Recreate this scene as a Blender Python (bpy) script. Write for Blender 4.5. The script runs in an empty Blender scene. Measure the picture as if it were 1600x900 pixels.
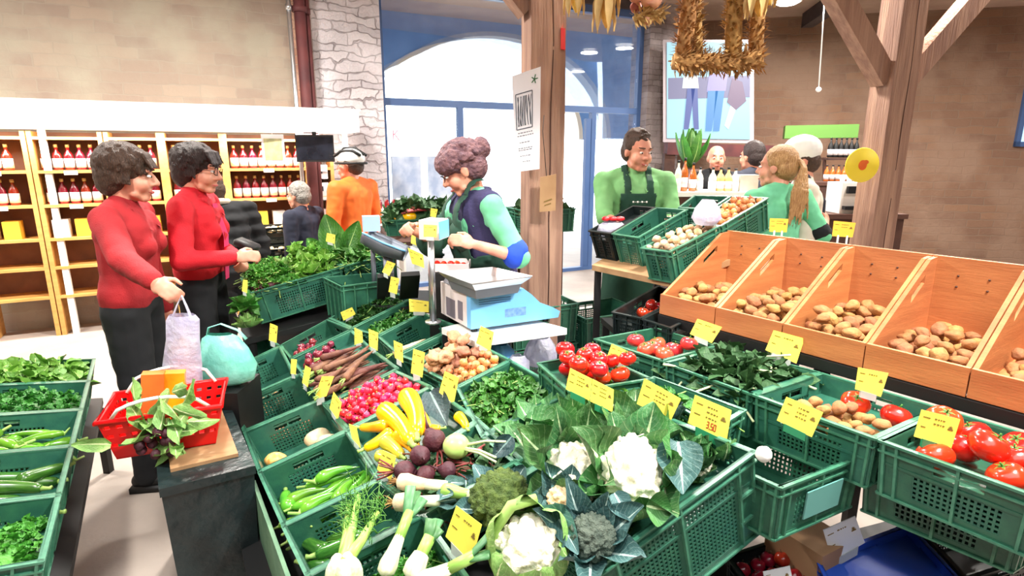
import bpy, bmesh, math, random
from mathutils import Vector, Matrix, noise, Quaternion
R = random.Random(11)
V = Vector
SC = bpy.context.scene
COL = SC.collection
PI = math.pi
# ---------------------------------------------------------------- camera and image geometry
FOC = 905.0; PITCH = math.radians(13.06); CAMZ = 1.65
def ray(px, py):
    u = (px-800)/FOC; v = (py-450)/FOC
    return V((u, math.cos(PITCH)-v*math.sin(PITCH), -(math.sin(PITCH)+v*math.cos(PITCH))))
def onp(px, py, pl):
    a, b, c = pl; d = ray(px, py)
    t = (a-CAMZ)/(d.z-b*d.x-c*d.y)
    return V((d.x*t, d.y*t, CAMZ+d.z*t))
def at(px, py, Y):
    d = ray(px, py); t = Y/d.y
    return V((d.x*t, Y, CAMZ+d.z*t))
PM = (.5, .261, .15)                      # slope of the main display
def up(pl, dz): return (pl[0]+dz, pl[1], pl[2])
PG = (.90, 0, 0); PT = (.88, 0, 0)
DA = V((.87, .5, 0)).normalized(); DB = V((.5, -.87, 0)).normalized()
# ---------------------------------------------------------------- materials
def lin(c): return tuple(((x/255)/12.92 if x <= 10 else (((x/255)+.055)/1.055)**2.4) for x in c)
MATS = {}
def mat(name, rgb, rough=.5, rgb2=None, scale=8, bump=0, bscale=40, metal=0, emit=None, estr=1, trans=0, alpha=1, vary=0, sss=0, detail=4, stretch=None, spec=.5, wet=0):
    if name in MATS: return MATS[name]
    m = bpy.data.materials.new(name); m.use_nodes = True; MATS[name] = m
    N = m.node_tree.nodes; L = m.node_tree.links; b = N['Principled BSDF']
    b.inputs['Roughness'].default_value = rough; b.inputs['Metallic'].default_value = metal
    b.inputs['Specular IOR Level'].default_value = spec
    c1 = (*lin(rgb), 1)
    tc = N.new('ShaderNodeTexCoord'); mp = N.new('ShaderNodeMapping'); L.new(tc.outputs['Object'], mp.inputs[0])
    if stretch: mp.inputs['Scale'].default_value = stretch
    if rgb2 or vary:
        nz = N.new('ShaderNodeTexNoise'); nz.inputs['Scale'].default_value = scale; nz.inputs['Detail'].default_value = detail
        L.new(mp.outputs[0], nz.inputs[0])
        mx = N.new('ShaderNodeMix'); mx.data_type = 'RGBA'
        mx.inputs['A'].default_value = c1; mx.inputs['B'].default_value = (*lin(rgb2 or rgb), 1)
        rp = N.new('ShaderNodeMapRange'); rp.inputs[1].default_value = .35; rp.inputs[2].default_value = .65
        L.new(nz.outputs[0], rp.inputs[0]); L.new(rp.outputs[0], mx.inputs[0])
        out = mx.outputs['Result']
        if vary:
            oi = N.new('ShaderNodeObjectInfo'); hs = N.new('ShaderNodeHueSaturation')
            r1 = N.new('ShaderNodeMapRange'); r1.inputs[3].default_value = 1-vary; r1.inputs[4].default_value = 1+vary
            r2 = N.new('ShaderNodeMapRange'); r2.inputs[3].default_value = .5-vary*.08; r2.inputs[4].default_value = .5+vary*.08
            L.new(oi.outputs['Random'], r1.inputs[0]); L.new(oi.outputs['Random'], r2.inputs[0])
            L.new(r1.outputs[0], hs.inputs['Value']); L.new(r2.outputs[0], hs.inputs['Hue']); L.new(out, hs.inputs['Color']); out = hs.outputs[0]
        L.new(out, b.inputs['Base Color'])
    else: b.inputs['Base Color'].default_value = c1
    if bump:
        n2 = N.new('ShaderNodeTexNoise'); n2.inputs['Scale'].default_value = bscale; n2.inputs['Detail'].default_value = 5
        L.new(mp.outputs[0], n2.inputs[0]); bp = N.new('ShaderNodeBump'); bp.inputs['Strength'].default_value = bump; bp.inputs['Distance'].default_value = .02
        L.new(n2.outputs[0], bp.inputs['Height']); L.new(bp.outputs[0], b.inputs['Normal'])
    if emit: b.inputs['Emission Color'].default_value = (*lin(emit), 1); b.inputs['Emission Strength'].default_value = estr
    if trans: b.inputs['Transmission Weight'].default_value = trans
    if alpha < 1: b.inputs['Alpha'].default_value = alpha
    if sss: b.inputs['Subsurface Weight'].default_value = sss; b.inputs['Subsurface Radius'].default_value = (.02, .008, .004)
    if wet: b.inputs['Coat Weight'].default_value = wet; b.inputs['Coat Roughness'].default_value = .15
    return m
def leafmat(name, rgb, vein, rgb2=None, rough=.45, nv=9, vary=.15, vw=.05):
    if name in MATS: return MATS[name]
    m = mat(name, rgb, rough, rgb2 or rgb, 14, .35, 60, vary=vary)
    N = m.node_tree.nodes; L = m.node_tree.links; b = N['Principled BSDF']
    src = b.inputs['Base Color'].links[0].from_socket
    uv = N.new('ShaderNodeUVMap'); sp = N.new('ShaderNodeSeparateXYZ'); L.new(uv.outputs[0], sp.inputs[0])
    def M(op, a, bb=None):
        n = N.new('ShaderNodeMath'); n.operation = op
        for i, x in enumerate((a, bb)):
            if x is None: continue
            if isinstance(x, (int, float)): n.inputs[i].default_value = x
            else: L.new(x, n.inputs[i])
        return n.outputs[0]
    ax = M('ABSOLUTE', M('SUBTRACT', sp.outputs[0], .5))
    mid = M('LESS_THAN', ax, M('MULTIPLY', M('SUBTRACT', 1.15, sp.outputs[1]), vw))
    ph = M('FRACT', M('SUBTRACT', M('MULTIPLY', sp.outputs[1], nv), M('MULTIPLY', ax, nv*.9)))
    side = M('MULTIPLY', M('LESS_THAN', ph, .11), .22)
    fac = M('MAXIMUM', mid, side)
    mx = N.new('ShaderNodeMix'); mx.data_type = 'RGBA'; L.new(fac, mx.inputs[0]); L.new(src, mx.inputs['A']); mx.inputs['B'].default_value = (*lin(vein), 1)
    L.new(mx.outputs['Result'], b.inputs['Base Color'])
    return m
def brickmat(name, c1, c2, mortar, scale=3.2, bump=.6, blotch=None, dist=.06):
    m = bpy.data.materials.new(name); m.use_nodes = True; N = m.node_tree.nodes; L = m.node_tree.links; b = N['Principled BSDF']
    b.inputs['Roughness'].default_value = .9
    uv = N.new('ShaderNodeUVMap'); br = N.new('ShaderNodeTexBrick')
    nz0 = N.new('ShaderNodeTexNoise'); nz0.inputs['Scale'].default_value = 5; L.new(uv.outputs[0], nz0.inputs[0])
    mixv = N.new('ShaderNodeMix'); mixv.data_type = 'VECTOR'; mixv.inputs[0].default_value = dist
    L.new(uv.outputs[0], mixv.inputs['A']); L.new(nz0.outputs['Color'], mixv.inputs['B']); L.new(mixv.outputs['Result'], br.inputs[0])
    br.inputs['Color1'].default_value = (*lin(c1), 1); br.inputs['Color2'].default_value = (*lin(c2), 1); br.inputs['Mortar'].default_value = (*lin(mortar), 1)
    br.inputs['Scale'].default_value = scale; br.inputs['Mortar Size'].default_value = .02; br.inputs['Brick Width'].default_value = .8; br.inputs['Row Height'].default_value = .26; br.inputs['Mortar Smooth'].default_value = .6
    nz = N.new('ShaderNodeTexNoise'); nz.inputs['Scale'].default_value = 1.6; nz.inputs['Detail'].default_value = 9; L.new(uv.outputs[0], nz.inputs[0])
    mr = N.new('ShaderNodeMapRange'); mr.inputs[1].default_value = .42; mr.inputs[2].default_value = .6; L.new(nz.outputs[0], mr.inputs[0])
    mx = N.new('ShaderNodeMix'); mx.data_type = 'RGBA'; L.new(mr.outputs[0], mx.inputs[0]); L.new(br.outputs[0], mx.inputs['A']); mx.inputs['B'].default_value = (*lin(blotch or c1), 1)
    L.new(mx.outputs['Result'], b.inputs['Base Color'])
    n3 = N.new('ShaderNodeTexNoise'); n3.inputs['Scale'].default_value = 18; n3.inputs['Detail'].default_value = 6; L.new(uv.outputs[0], n3.inputs[0])
    ad = N.new('ShaderNodeMath'); ad.operation = 'MULTIPLY_ADD'; L.new(br.outputs['Fac'], ad.inputs[0]); ad.inputs[1].default_value = -1.0; L.new(n3.outputs[0], ad.inputs[2])
    bp = N.new('ShaderNodeBump'); bp.inputs['Strength'].default_value = bump; bp.inputs['Distance'].default_value = .03; L.new(ad.outputs[0], bp.inputs['Height']); L.new(bp.outputs[0], b.inputs['Normal'])
    return m
# ---------------------------------------------------------------- mesh builder
class MB:
    def __init__(s): s.v = []; s.f = []; s.uv = {}; s.mi = []; s.cur = 0
    def add(s, vs, fs, uvs=None):
        o = len(s.v); s.v += [V(x) for x in vs]
        for f in fs:
            s.f.append([i+o for i in f]); s.mi.append(s.cur)
            if uvs: s.uv[len(s.f)-1] = [uvs[i] for i in f]
        return s
    def box(s, c, size, rot=None):
        c = V(c); h = V(size)/2; vs = []
        for x in (-1, 1):
            for y in (-1, 1):
                for z in (-1, 1):
                    p = V((x*h.x, y*h.y, z*h.z))
                    vs.append(c+(rot @ p if rot else p))
        return s.add(vs, [(0, 1, 3, 2), (4, 6, 7, 5), (0, 4, 5, 1), (2, 3, 7, 6), (0, 2, 6, 4), (1, 5, 7, 3)])
    def hexa(s, p):          # 8 corners, bottom ring then top ring
        return s.add(p, [(3, 2, 1, 0), (4, 5, 6, 7), (0, 1, 5, 4), (1, 2, 6, 5), (2, 3, 7, 6), (3, 0, 4, 7)])
    def bar(s, a, b, w, h, upv=V((0, 0, 1))):
        a = V(a); b = V(b); d = (b-a).normalized(); sx = d.cross(upv)
        if sx.length < 1e-4: sx = d.cross(V((0, 1, 0)))
        sx.normalize(); uu = sx.cross(d)
        p = [e+sx*i*w/2+uu*j*h/2 for e in (a, b) for i, j in ((-1, -1), (1, -1), (1, 1), (-1, 1))]
        return s.add(p, [(3, 2, 1, 0), (4, 5, 6, 7), (0, 1, 5, 4), (1, 2, 6, 5), (2, 3, 7, 6), (3, 0, 4, 7)])
    def tube(s, pts, rad, seg=10, caps=True, squash=None):
        pts = [V(p) for p in pts]; n = len(pts)
        if not isinstance(rad, (list, tuple)): rad = [rad]*n
        vs = []; fs = []; prev = None
        for i, p in enumerate(pts):
            d = (pts[min(i+1, n-1)]-pts[max(i-1, 0)]).normalized()
            if prev is None:
                a = d.cross(V((0, 0, 1)))
                if a.length < 1e-3: a = d.cross(V((0, 1, 0)))
            else: a = prev-d*prev.dot(d)
            a.normalize(); prev = a; b = d.cross(a)
            for k in range(seg):
                t = 2*PI*k/seg; q = a*math.cos(t)+b*math.sin(t)*(squash or 1)
                vs.append(p+q*rad[i])
        for i in range(n-1):
            for k in range(seg):
                k2 = (k+1) % seg
                fs.append((i*seg+k, i*seg+k2, (i+1)*seg+k2, (i+1)*seg+k))
        if caps: fs.append(tuple(range(seg-1, -1, -1))); fs.append(tuple((n-1)*seg+k for k in range(seg)))
        return s.add(vs, fs)
    def lathe(s, prof, seg=16, M=None, c=V((0, 0, 0))):      # prof: (r,z) bottom to top
        vs = []; fs = []
        for r, z in prof:
            for k in range(seg):
                t = 2*PI*k/seg; p = V((r*math.cos(t), r*math.sin(t), z)); vs.append(c+(M @ p if M else p))
        for i in range(len(prof)-1):
            for k in range(seg):
                k2 = (k+1) % seg; fs.append((i*seg+k, i*seg+k2, (i+1)*seg+k2, (i+1)*seg+k))
        fs.append(tuple(range(seg-1, -1, -1))); fs.append(tuple((len(prof)-1)*seg+k for k in range(seg)))
        return s.add(vs, fs)
    def ell(s, c, r, M=None, seg=14, rings=9):
        if not isinstance(r, (tuple, list, Vector)): r = (r, r, r)
        vs = []; fs = []; c = V(c)
        for i in range(1, rings):
            ph = PI*i/rings
            for k in range(seg):
                t = 2*PI*k/seg; p = V((r[0]*math.sin(ph)*math.cos(t), r[1]*math.sin(ph)*math.sin(t), -r[2]*math.cos(ph)))
                vs.append(c+(M @ p if M else p))
        for z in (-r[2], r[2]):
            p = V((0, 0, z)); vs.append(c+(M @ p if M else p))
        n = rings-1
        for i in range(n-1):
            for k in range(seg):
                k2 = (k+1) % seg; fs.append((i*seg+k, i*seg+k2, (i+1)*seg+k2, (i+1)*seg+k))
        for k in range(seg):
            k2 = (k+1) % seg; fs.append((n*seg, k2, k)); fs.append((n*seg+1, (n-1)*seg+k, (n-1)*seg+k2))
        return s.add(vs, fs)
    def cap(s, a, ra, b, rb, seg=12):                       # tapered capsule
        a = V(a); b = V(b); d = b-a; L = d.length
        if L < 1e-5: return s.ell(a, ra)
        d.normalize(); pts = []; rs = []
        for i in range(5):
            t = PI/2*i/4+.03; pts.append(a-d*ra*math.cos(t)); rs.append(ra*math.sin(min(t, PI/2)))
        for i in range(5):
            t = PI/2*i/4; pts.append(b+d*rb*math.sin(min(t, PI/2-.03))); rs.append(rb*math.cos(min(t, PI/2-.03)))
        return s.tube(pts, rs, seg)
    def leaf(s, L, W, bend=.6, cup=.3, wave=.1, nx=4, ny=7, M=None, a0=0, seed=0, shape=.8, stem=0, sq=.75):
        vs = []; fs = []; uvs = []; y = z = 0.; st = L/ny; ph = R.random()*6
        if stem: s.tube([M @ V((0, -stem, -stem*.2)) if M else V((0, -stem, 0)), M @ V((0, .02*L, 0)) if M else V((0, 0, 0))], [W*.07, W*.05], 6)
        for j in range(ny+1):
            t = j/ny; w = W*(max(.0, math.sin(PI*min(1, (t*.94+.04))**shape))**sq)
            a = a0+bend*t
            for i in range(nx+1):
                q = 2*i/nx-1
                wv = wave*W*math.sin(9*t+ph+(2 if q > 0 else 0))*abs(q)**1.5
                h = cup*w*q*q+wv
                p = V((q*w*.5, y-math.sin(a)*h, z+math.cos(a)*h))
                vs.append(M @ p if M else p); uvs.append((i/nx, t))
            y += math.cos(a)*st; z += math.sin(a)*st
        for j in range(ny):
            for i in range(nx):
                k = j*(nx+1)+i; fs.append((k, k+1, k+nx+2, k+nx+1))
        return s.add(vs, fs, uvs)
    def sphere_noise(s, r, amp, f, sub=3, c=V((0, 0, 0)), sc=(1, 1, 1), seed=0, kind='n'):
        bm = bmesh.new(); bmesh.ops.create_icosphere(bm, subdivisions=sub, radius=1)
        vs = []
        for v in bm.verts:
            d = v.co.normalized(); q = d*f+V((seed*7.3, seed*3.1, 0))
            if kind == 'n': h = noise.noise(q)*amp
            else: h = (.7-min(1, noise.voronoi(q)[0][0]*1.15)**2)*amp+noise.noise(q*3)*amp*.15
            e = d*(r+h); vs.append(V((e.x*sc[0], e.y*sc[1], e.z*sc[2]))+c)
        fs = [tuple(v.index for v in f_.verts) for f_ in bm.faces]; bm.free()
        return s.add(vs, fs)
    def mesh(s, name, mats, smooth=True, off=V((0, 0, 0))):
        me = bpy.data.meshes.new(name); me.from_pydata([tuple(v-off) for v in s.v], [], s.f)
        for m in (mats if isinstance(mats, (list, tuple)) else [mats]): me.materials.append(m)
        if any(s.mi):
            me.polygons.foreach_set('material_index', s.mi)
        if s.uv:
            u = me.uv_layers.new(name='UVMap')
            for fi, l in s.uv.items():
                for li, c in zip(me.polygons[fi].loop_indices, l): u.data[li].uv = c
        me.polygons.foreach_set('use_smooth', [smooth]*len(me.polygons))
        me.validate(); me.update()
        return me
def put(name, me, parent=None, loc=None, label=None):
    o = bpy.data.objects.new(name, me); COL.objects.link(o)
    if parent: o.parent = parent
    if loc is not None: o.location = loc
    if label: o['label'] = label
    return o
def obj(name, mb, m, parent=None, smooth=True, label=None, origin=None, sharp=False):
    """one mesh object; under an unrotated parent the geometry is given in world coordinates"""
    off = wloc(parent) if parent else (V(origin) if origin is not None else V((0, 0, 0)))
    me = mb.mesh(name, m, smooth, off)
    o = put(name, me, parent, None if parent else off, label)
    if sharp: crease(o)
    return o
def wloc(o):
    l = V((0, 0, 0))
    while o: l += o.location; o = o.parent
    return l
def part(name, mb, m, parent, smooth=True, label=None):       # geometry in the parent's own coordinates
    return put(name, mb.mesh(name, m, smooth), parent, None, label)
def tag(o, label, cat, group=None):
    o['label'] = label; o['category'] = cat
    if group: o['group'] = group
    return o
def root(name, loc, label, cat, group=None):
    o = bpy.data.objects.new(name, None); COL.objects.link(o); o.location = loc; o.empty_display_size = .05
    return tag(o, label, cat, group)
def struct(name, mb, m, smooth=False):
    o = obj(name, mb, m, smooth=smooth); o['kind'] = 'structure'; return o
def spart(name, mb, m, parent, **k): return obj(name, mb, m, parent, **k)
def copy_tree(o, par=None):
    c = o.copy(); COL.objects.link(c)
    if par: c.parent = par
    for ch in list(o.children): copy_tree(ch, c)
    return c
class Pool:
    """first call places the source itself, later calls place copies"""
    def __init__(s, makers): s.m = makers; s.p = [None]*len(makers)
    def place(s, M, label, cat, group, k=None):
        k = R.randrange(len(s.m)) if k is None else k % len(s.m)
        if s.p[k] is None: s.p[k] = o = s.m[k]()
        else: o = copy_tree(s.p[k])
        o.matrix_basis = M; tag(o, label, cat, group); return o
def rotm(q3, tilt=0, seed=None): return q3
def rand_rot(): return Quaternion((R.gauss(0, 1), R.gauss(0, 1), R.gauss(0, 1), R.gauss(0, 1))).normalized().to_matrix()
def basis(y, z):             # matrix whose local y runs along y and z stays near z
    y = V(y).normalized(); x = y.cross(V(z)).normalized(); z = x.cross(y)
    return Matrix((x, y, z)).transposed()
def TM(loc, rot=None, s=1):
    m = (rot or Matrix.Identity(3)).to_4x4()
    if s != 1: m = m @ Matrix.Diagonal((s, s, s, 1))
    return Matrix.Translation(loc) @ m
def blob(name, mb, vox, mt, smooth=4, origin=V((0, 0, 0)), disp=None):
    """fuse overlapping closed shapes into one continuous surface"""
    me = mb.mesh(name, mt, True, origin); o = bpy.data.objects.new(name, me); COL.objects.link(o)
    md = o.modifiers.new('r', 'REMESH'); md.mode = 'VOXEL'; md.voxel_size = vox; md.use_smooth_shade = True
    if smooth: s = o.modifiers.new('s', 'SMOOTH'); s.factor = .6; s.iterations = smooth
    dg = bpy.context.evaluated_depsgraph_get(); dg.update()
    nm = bpy.data.meshes.new_from_object(o.evaluated_get(dg)); bpy.data.objects.remove(o); bpy.data.meshes.remove(me)
    nm.name = name; nm.materials.clear(); nm.materials.append(mt)
    if disp:
        N_ = [0.]*(3*len(nm.vertices)); nm.vertices.foreach_get('normal', N_); C_o = [0.]*len(N_); nm.vertices.foreach_get('co', C_o)
        for i in range(len(nm.vertices)):
            c = V(C_o[3*i:3*i+3]); c += V(N_[3*i:3*i+3])*disp(c+origin); C_o[3*i:3*i+3] = c
        nm.vertices.foreach_set('co', C_o); nm.update()
    nm.polygons.foreach_set('use_smooth', [True]*len(nm.polygons))
    return nm
# ---------------------------------------------------------------- crates
CR = {}
class Crate: pass
def crate(key, label, quad, depth=.17, fill=None, pl=PM, px=True, m=None, cat='crate', group=None, mesh=True, big=False, slot=True, name='plastic_crate', lw=.006, seg=None):
    c = Crate(); q = [onp(*p, pl) for p in quad] if px else [V(p) for p in quad]
    c.q = q; c.n = (q[2]-q[0]).cross(q[3]-q[1]).normalized()
    if c.n.z < 0: c.n = -c.n
    c.LA = ((q[1]-q[0]).length+(q[2]-q[3]).length)/2; c.LB = ((q[3]-q[0]).length+(q[2]-q[1]).length)/2
    c.D = depth; c.fill = depth-.01 if fill is None else fill
    cen = (q[0]+q[1]+q[2]+q[3])/4
    tap = .05
    def P(u, v, w):
        k = 1-tap*w/depth; u = .5+(u-.5)*k; v = .5+(v-.5)*k
        return q[0]*(1-u)*(1-v)+q[1]*u*(1-v)+q[2]*u*v+q[3]*(1-u)*v-c.n*w
    c.P = P
    c.x = (q[1]-q[0]+q[2]-q[3]).normalized(); c.y = (q[3]-q[0]+q[2]-q[1]).normalized()
    m = m or MATS['crate']
    r = root(name, cen-c.n*depth, label, cat, group); c.root = r
    t = lw
    # a wall in (s, depth, outward) space -> world ; each is (frame function, length)
    def wall(i):
        if i == 0: return (lambda s, w, o: P(-o/c.LA, s/c.LB, w)), c.LB
        if i == 1: return (lambda s, w, o: P(1+o/c.LA, s/c.LB, w)), c.LB
        if i == 2: return (lambda s, w, o: P(s/c.LA, -o/c.LB, w)), c.LA
        return (lambda s, w, o: P(s/c.LA, 1+o/c.LB, w)), c.LA
    B = MB(); RM = MB(); GS = []
    def blk(mb, F, s0, s1, w0, w1, o0, o1):
        mb.hexa([F(s0, w1, o0), F(s1, w1, o0), F(s1, w1, o1), F(s0, w1, o1), F(s0, w0, o0), F(s1, w0, o0), F(s1, w0, o1), F(s0, w0, o1)])
    for i in range(4):
        F, Ln = wall(i); t0 = -t-.006; t1 = -.006
        top = .022; bot = depth-.022
        blk(B, F, 0, Ln, 0, top, t0, t1)
        if not mesh:
            blk(B, F, 0, Ln, top, depth, t0, t1)
        else:
            sw = min(.055, Ln*.17); mid = Ln/2
            if big:
                ps = [(Ln*.14, Ln*.47), (Ln*.53, Ln*.86)]; w0 = top+.012; w1 = bot
            else:
                ps = [(mid-Ln*.27, mid+Ln*.27)]; w0 = top+.035; w1 = bot
            cur = 0
            ha, hb = mid-sw, mid+sw
            if not big and slot:      # band with the handle slot
                blk(B, F, 0, ha, top, w0-.008, t0, t1); blk(B, F, hb, Ln, top, w0-.008, t0, t1); blk(B, F, 0, Ln, w0-.008, w0, t0, t1)
            else: blk(B, F, 0, Ln, top, w0, t0, t1)
            for a, b in ps:
                G = MB(); GS.append(G)
                blk(B, F, cur, a, w0, w1, t0, t1); cur = b
                sp = .0135; n = max(3, int((b-a)/sp)); k = max(2, int((w1-w0)/sp))
                for j in range(n+1):
                    s = a+(b-a)*j/n; blk(G, F, s-.003, s+.003, w0, w1, t0+.001, t1-.001)
                for j in range(k+1):
                    w = w0+(w1-w0)*j/k; blk(G, F, a, b, w-.003, w+.003, t0+.0015, t1-.0015)
            blk(B, F, cur, Ln, w0, w1, t0, t1); blk(B, F, 0, Ln, w1, depth, t0, t1)
        # ribs and rims
        blk(RM, F, -.002, Ln+.002, 0, .007, t0, .004)
        blk(RM, F, 0, Ln, .028, .033, t1, .003)
        for s in ([.012, Ln*.12, Ln*.5, Ln*.88, Ln-.012] if mesh else [.012, Ln*.25, Ln*.5, Ln*.75, Ln-.012]):
            blk(RM, F, s-.0035, s+.0035, .007, depth, t1, .002)
        if big:
            blk(RM, F, 0, Ln*.13, depth*.4, depth*.43, t1, .002); blk(RM, F, Ln*.87, Ln, depth*.4, depth*.43, t1, .002)
            blk(RM, F, 0, Ln*.13, depth*.7, depth*.73, t1, .002); blk(RM, F, Ln*.87, Ln, depth*.7, depth*.73, t1, .002)
        blk(RM, F, 0, Ln, depth-.006, depth, t1, .003)
    f0 = min(c.fill, depth-.008)
    e = .01
    B.hexa([P(e, e, f0+.008), P(1-e, e, f0+.008), P(1-e, 1-e, f0+.008), P(e, 1-e, f0+.008), P(e, e, f0), P(1-e, e, f0), P(1-e, 1-e, f0), P(e, 1-e, f0)])
    if f0 < depth-.02: B.hexa([P(e, e, depth), P(1-e, e, depth), P(1-e, 1-e, depth), P(e, 1-e, depth), P(e, e, depth-.008), P(1-e, e, depth-.008), P(1-e, 1-e, depth-.008), P(e, 1-e, depth-.008)])
    obj('crate_body', B, m, r, False); obj('rim', RM, MATS['crate_rim_lit'] if m == MATS['crate'] else m, r, False)
    for G in GS: obj('mesh_panel', G, m, r, False)
    CR[key] = c
    return c
def deposit(c, n, foot, margin=.02, tries=14, rot='flat', mound=0, ang=None, spread=PI, region=None, floor=None, lift=0, zmax=.2, sink=0):
    """let things settle one by one on the crate floor or on each other; foot: spheres (y, r) along the thing"""
    fl = -(c.fill if floor is None else floor); S = []; out = []
    u0, v0, u1, v1 = region or (0, 0, 1, 1)
    rr = max(r for _, r in foot)
    for _ in range(n):
        best = None
        for _t in range(tries):
            x = R.uniform(u0*c.LA+margin+rr, u1*c.LA-margin-rr) if (u1-u0)*c.LA > 2*(margin+rr) else (u0+u1)/2*c.LA
            y = R.uniform(v0*c.LB+margin+rr, v1*c.LB-margin-rr) if (v1-v0)*c.LB > 2*(margin+rr) else (v0+v1)/2*c.LB
            a = (ang if ang is not None else 0)+R.uniform(-spread, spread)
            ca, sa = -math.sin(a), math.cos(a); pts = [(x+ca*f, y+sa*f, r) for f, r in foot]
            if any(not (u0*c.LA+margin+r*.6 < px < u1*c.LA-margin-r*.6 and v0*c.LB+margin+r*.6 < py < v1*c.LB-margin-r*.6) for px, py, r in pts): continue
            z = fl
            for px, py, r in pts:
                z = max(z, fl+r)
                for X, Y, Z, Q in S:
                    d2 = (px-X)**2+(py-Y)**2; s2 = (r+Q)**2*.93
                    if d2 < s2: z = max(z, Z+math.sqrt(s2-d2))
            cost = z+mound*(((x/c.LA-(u0+u1)/2)**2+(y/c.LB-(v0+v1)/2)**2))
            if best is None or cost < best[0]: best = (cost, z, x, y, a, pts)
        if not best or best[1] > zmax: continue
        _, z, x, y, a, pts = best
        z2 = z-sink
        S += [(px, py, z2, r) for px, py, r in pts]
        p = c.P(x/c.LA, y/c.LB, -z2)+c.n*lift
        Mx = Matrix((c.x, c.y, c.n)).transposed()
        if Mx.determinant() < 0: Mx = Matrix((-c.x, c.y, c.n)).transposed(); a = -a
        out.append((p, Mx @ Matrix.Rotation(a, 3, 'Z')))
    return out
# ---------------------------------------------------------------- produce, each built once round its own centre
def mk(name, mb, m, parts=()):
    o = put(name, mb.mesh(name, m)); 
    for pn, pmb, pm in parts: part(pn, pmb, pm, o)
    return o
def tomato(r, seed=0, m='tomato'):
    def f():
        b = MB(); bm = MB()
        vs = []; seg, rg = 20, 12; fs = []
        for i in range(rg+1):
            ph = PI*i/rg
            for k in range(seg):
                t = 2*PI*k/seg; q = 1+.035*math.cos(5*t+seed)*math.sin(ph)
                z = math.cos(ph)*.82; 
                if ph < .7: z -= .16*(1-ph/.7)**1.5
                vs.append((r*q*math.sin(ph)*math.cos(t), r*q*math.sin(ph)*math.sin(t), r*z))
        for i in range(rg):
            for k in range(seg):
                k2 = (k+1) % seg; fs.append((i*seg+k, (i+1)*seg+k, (i+1)*seg+k2, i*seg+k2))
        b.add(vs, fs)
        for k in range(5):
            a = k*2*PI/5+seed; Mx = Matrix.Rotation(a, 3, 'Z')
            pts = [Mx @ V(p)+V((0, 0, r*.69)) for p in ((0, 0, 0), (r*.09, r*.2, r*.05), (0, r*.48, r*.02), (-r*.09, r*.2, r*.05))]
            bm.add(pts, [(0, 1, 2, 3)])
        bm.tube([(0, 0, r*.66), (0, 0, r*.82), (r*.05, 0, r*.95)], [r*.05, r*.045, r*.06], 6)
        return mk('tomato', b, MATS[m], [('calyx', bm, MATS['stem'])])
    return f
def apple(r, seed, m='apple', nm='apple'):
    def f():
        b = MB(); b.lathe([(r*math.sin(PI*i/12)*(1+.06*math.cos(PI*i/12))+.0004, -r*.92*math.cos(PI*i/12)+(-.22*r*max(0, (i-9)/3)**1.5)+(.12*r*max(0, (2-i)/2))) for i in range(13)], 18)
        s = MB(); s.tube([(0, 0, r*.6), (0, 0, r*.9), (r*.1, 0, r*1.05)], [r*.05, r*.04, r*.06], 6)
        return mk(nm, b, MATS[m], [('stalk', s, MATS['stemb'])])
    return f
def potato(r, seed, m='potato', nm='potato', el=1.35, amp=.22):
    def f():
        b = MB(); b.sphere_noise(r, r*amp, 1.3, 3, sc=(1, el, .85), seed=seed)
        return mk(nm, b, MATS[m])
    return f
def knobby(r, seed, m, nm, amp=.5):
    def f():
        b = MB(); b.sphere_noise(r, r*amp, 2.2, 3, sc=(1, 1.25, .8), seed=seed)
        return mk(nm, b, MATS[m])
    return f
def radish(r, seed):
    def f():
        b = MB(); b.lathe([(.0004, -r*1.9), (r*.06, -r*1.4), (r*.3, -r*1.02), (r*.75, -r*.7), (r, 0), (r*.8, r*.65), (r*.35, r*.92), (.001, r*.95)], 14)
        b2 = MB()
        for k in range(3): 
            a = k*2.1+seed; b2.tube([(0, 0, r*.85), (r*.3*math.cos(a), r*.3*math.sin(a), r*1.5)], [r*.12, r*.07], 5)
        return mk('radish', b, MATS['radish'], [('stalks', b2, MATS['stemg'])])
    return f
def onion(r, seed, m='red_onion', nm='red_onion'):
    def f():
        b = MB(); b.lathe([(.001, -r*.95), (r*.45, -r*.85), (r*.92, -r*.35), (r, 0), (r*.88, r*.4), (r*.45, r*.78), (r*.16, r*1.02), (r*.1, r*1.35), (.001, r*1.4)], 16)
        s = MB()
        for k in range(7): s.tube([(0, 0, -r*.9), (r*.25*math.cos(k), r*.25*math.sin(k), -r*1.15)], [r*.03, r*.015], 4)
        return mk(nm, b, MATS[m], [('root_tuft', s, MATS['straw'])])
    return f
def squash(L, r, bend, m, nm='zucchini', stem='stemg', thick=1.25, sm=14):
    """fruit lying along local y, thin stem end at -y"""
    def f():
        b = MB(); n = 16; pts = []; rs = []
        for i in range(n+1):
            t = i/n; y = (t-.5)*L; pts.append((bend*L*math.sin(PI*t), y, 0))
            e = math.sqrt(max(0, 1-((t-.5)*2)**8)) if 0 < t < 1 else .05
            rs.append(r*e*(1+(thick-1)*(t*t)-.18*(1-t)))
        b.tube(pts, rs, sm)
        s = MB(); s.tube([(0, -L/2+.006, 0), (-bend*L*.1, -L/2-r*.7, r*.1), (-bend*L*.1, -L/2-r*1.1, r*.25)], [r*.42, r*.27, r*.36], 8)
        return mk(nm, b, MATS[m], [('stem', s, MATS[stem])])
    return f
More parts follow.
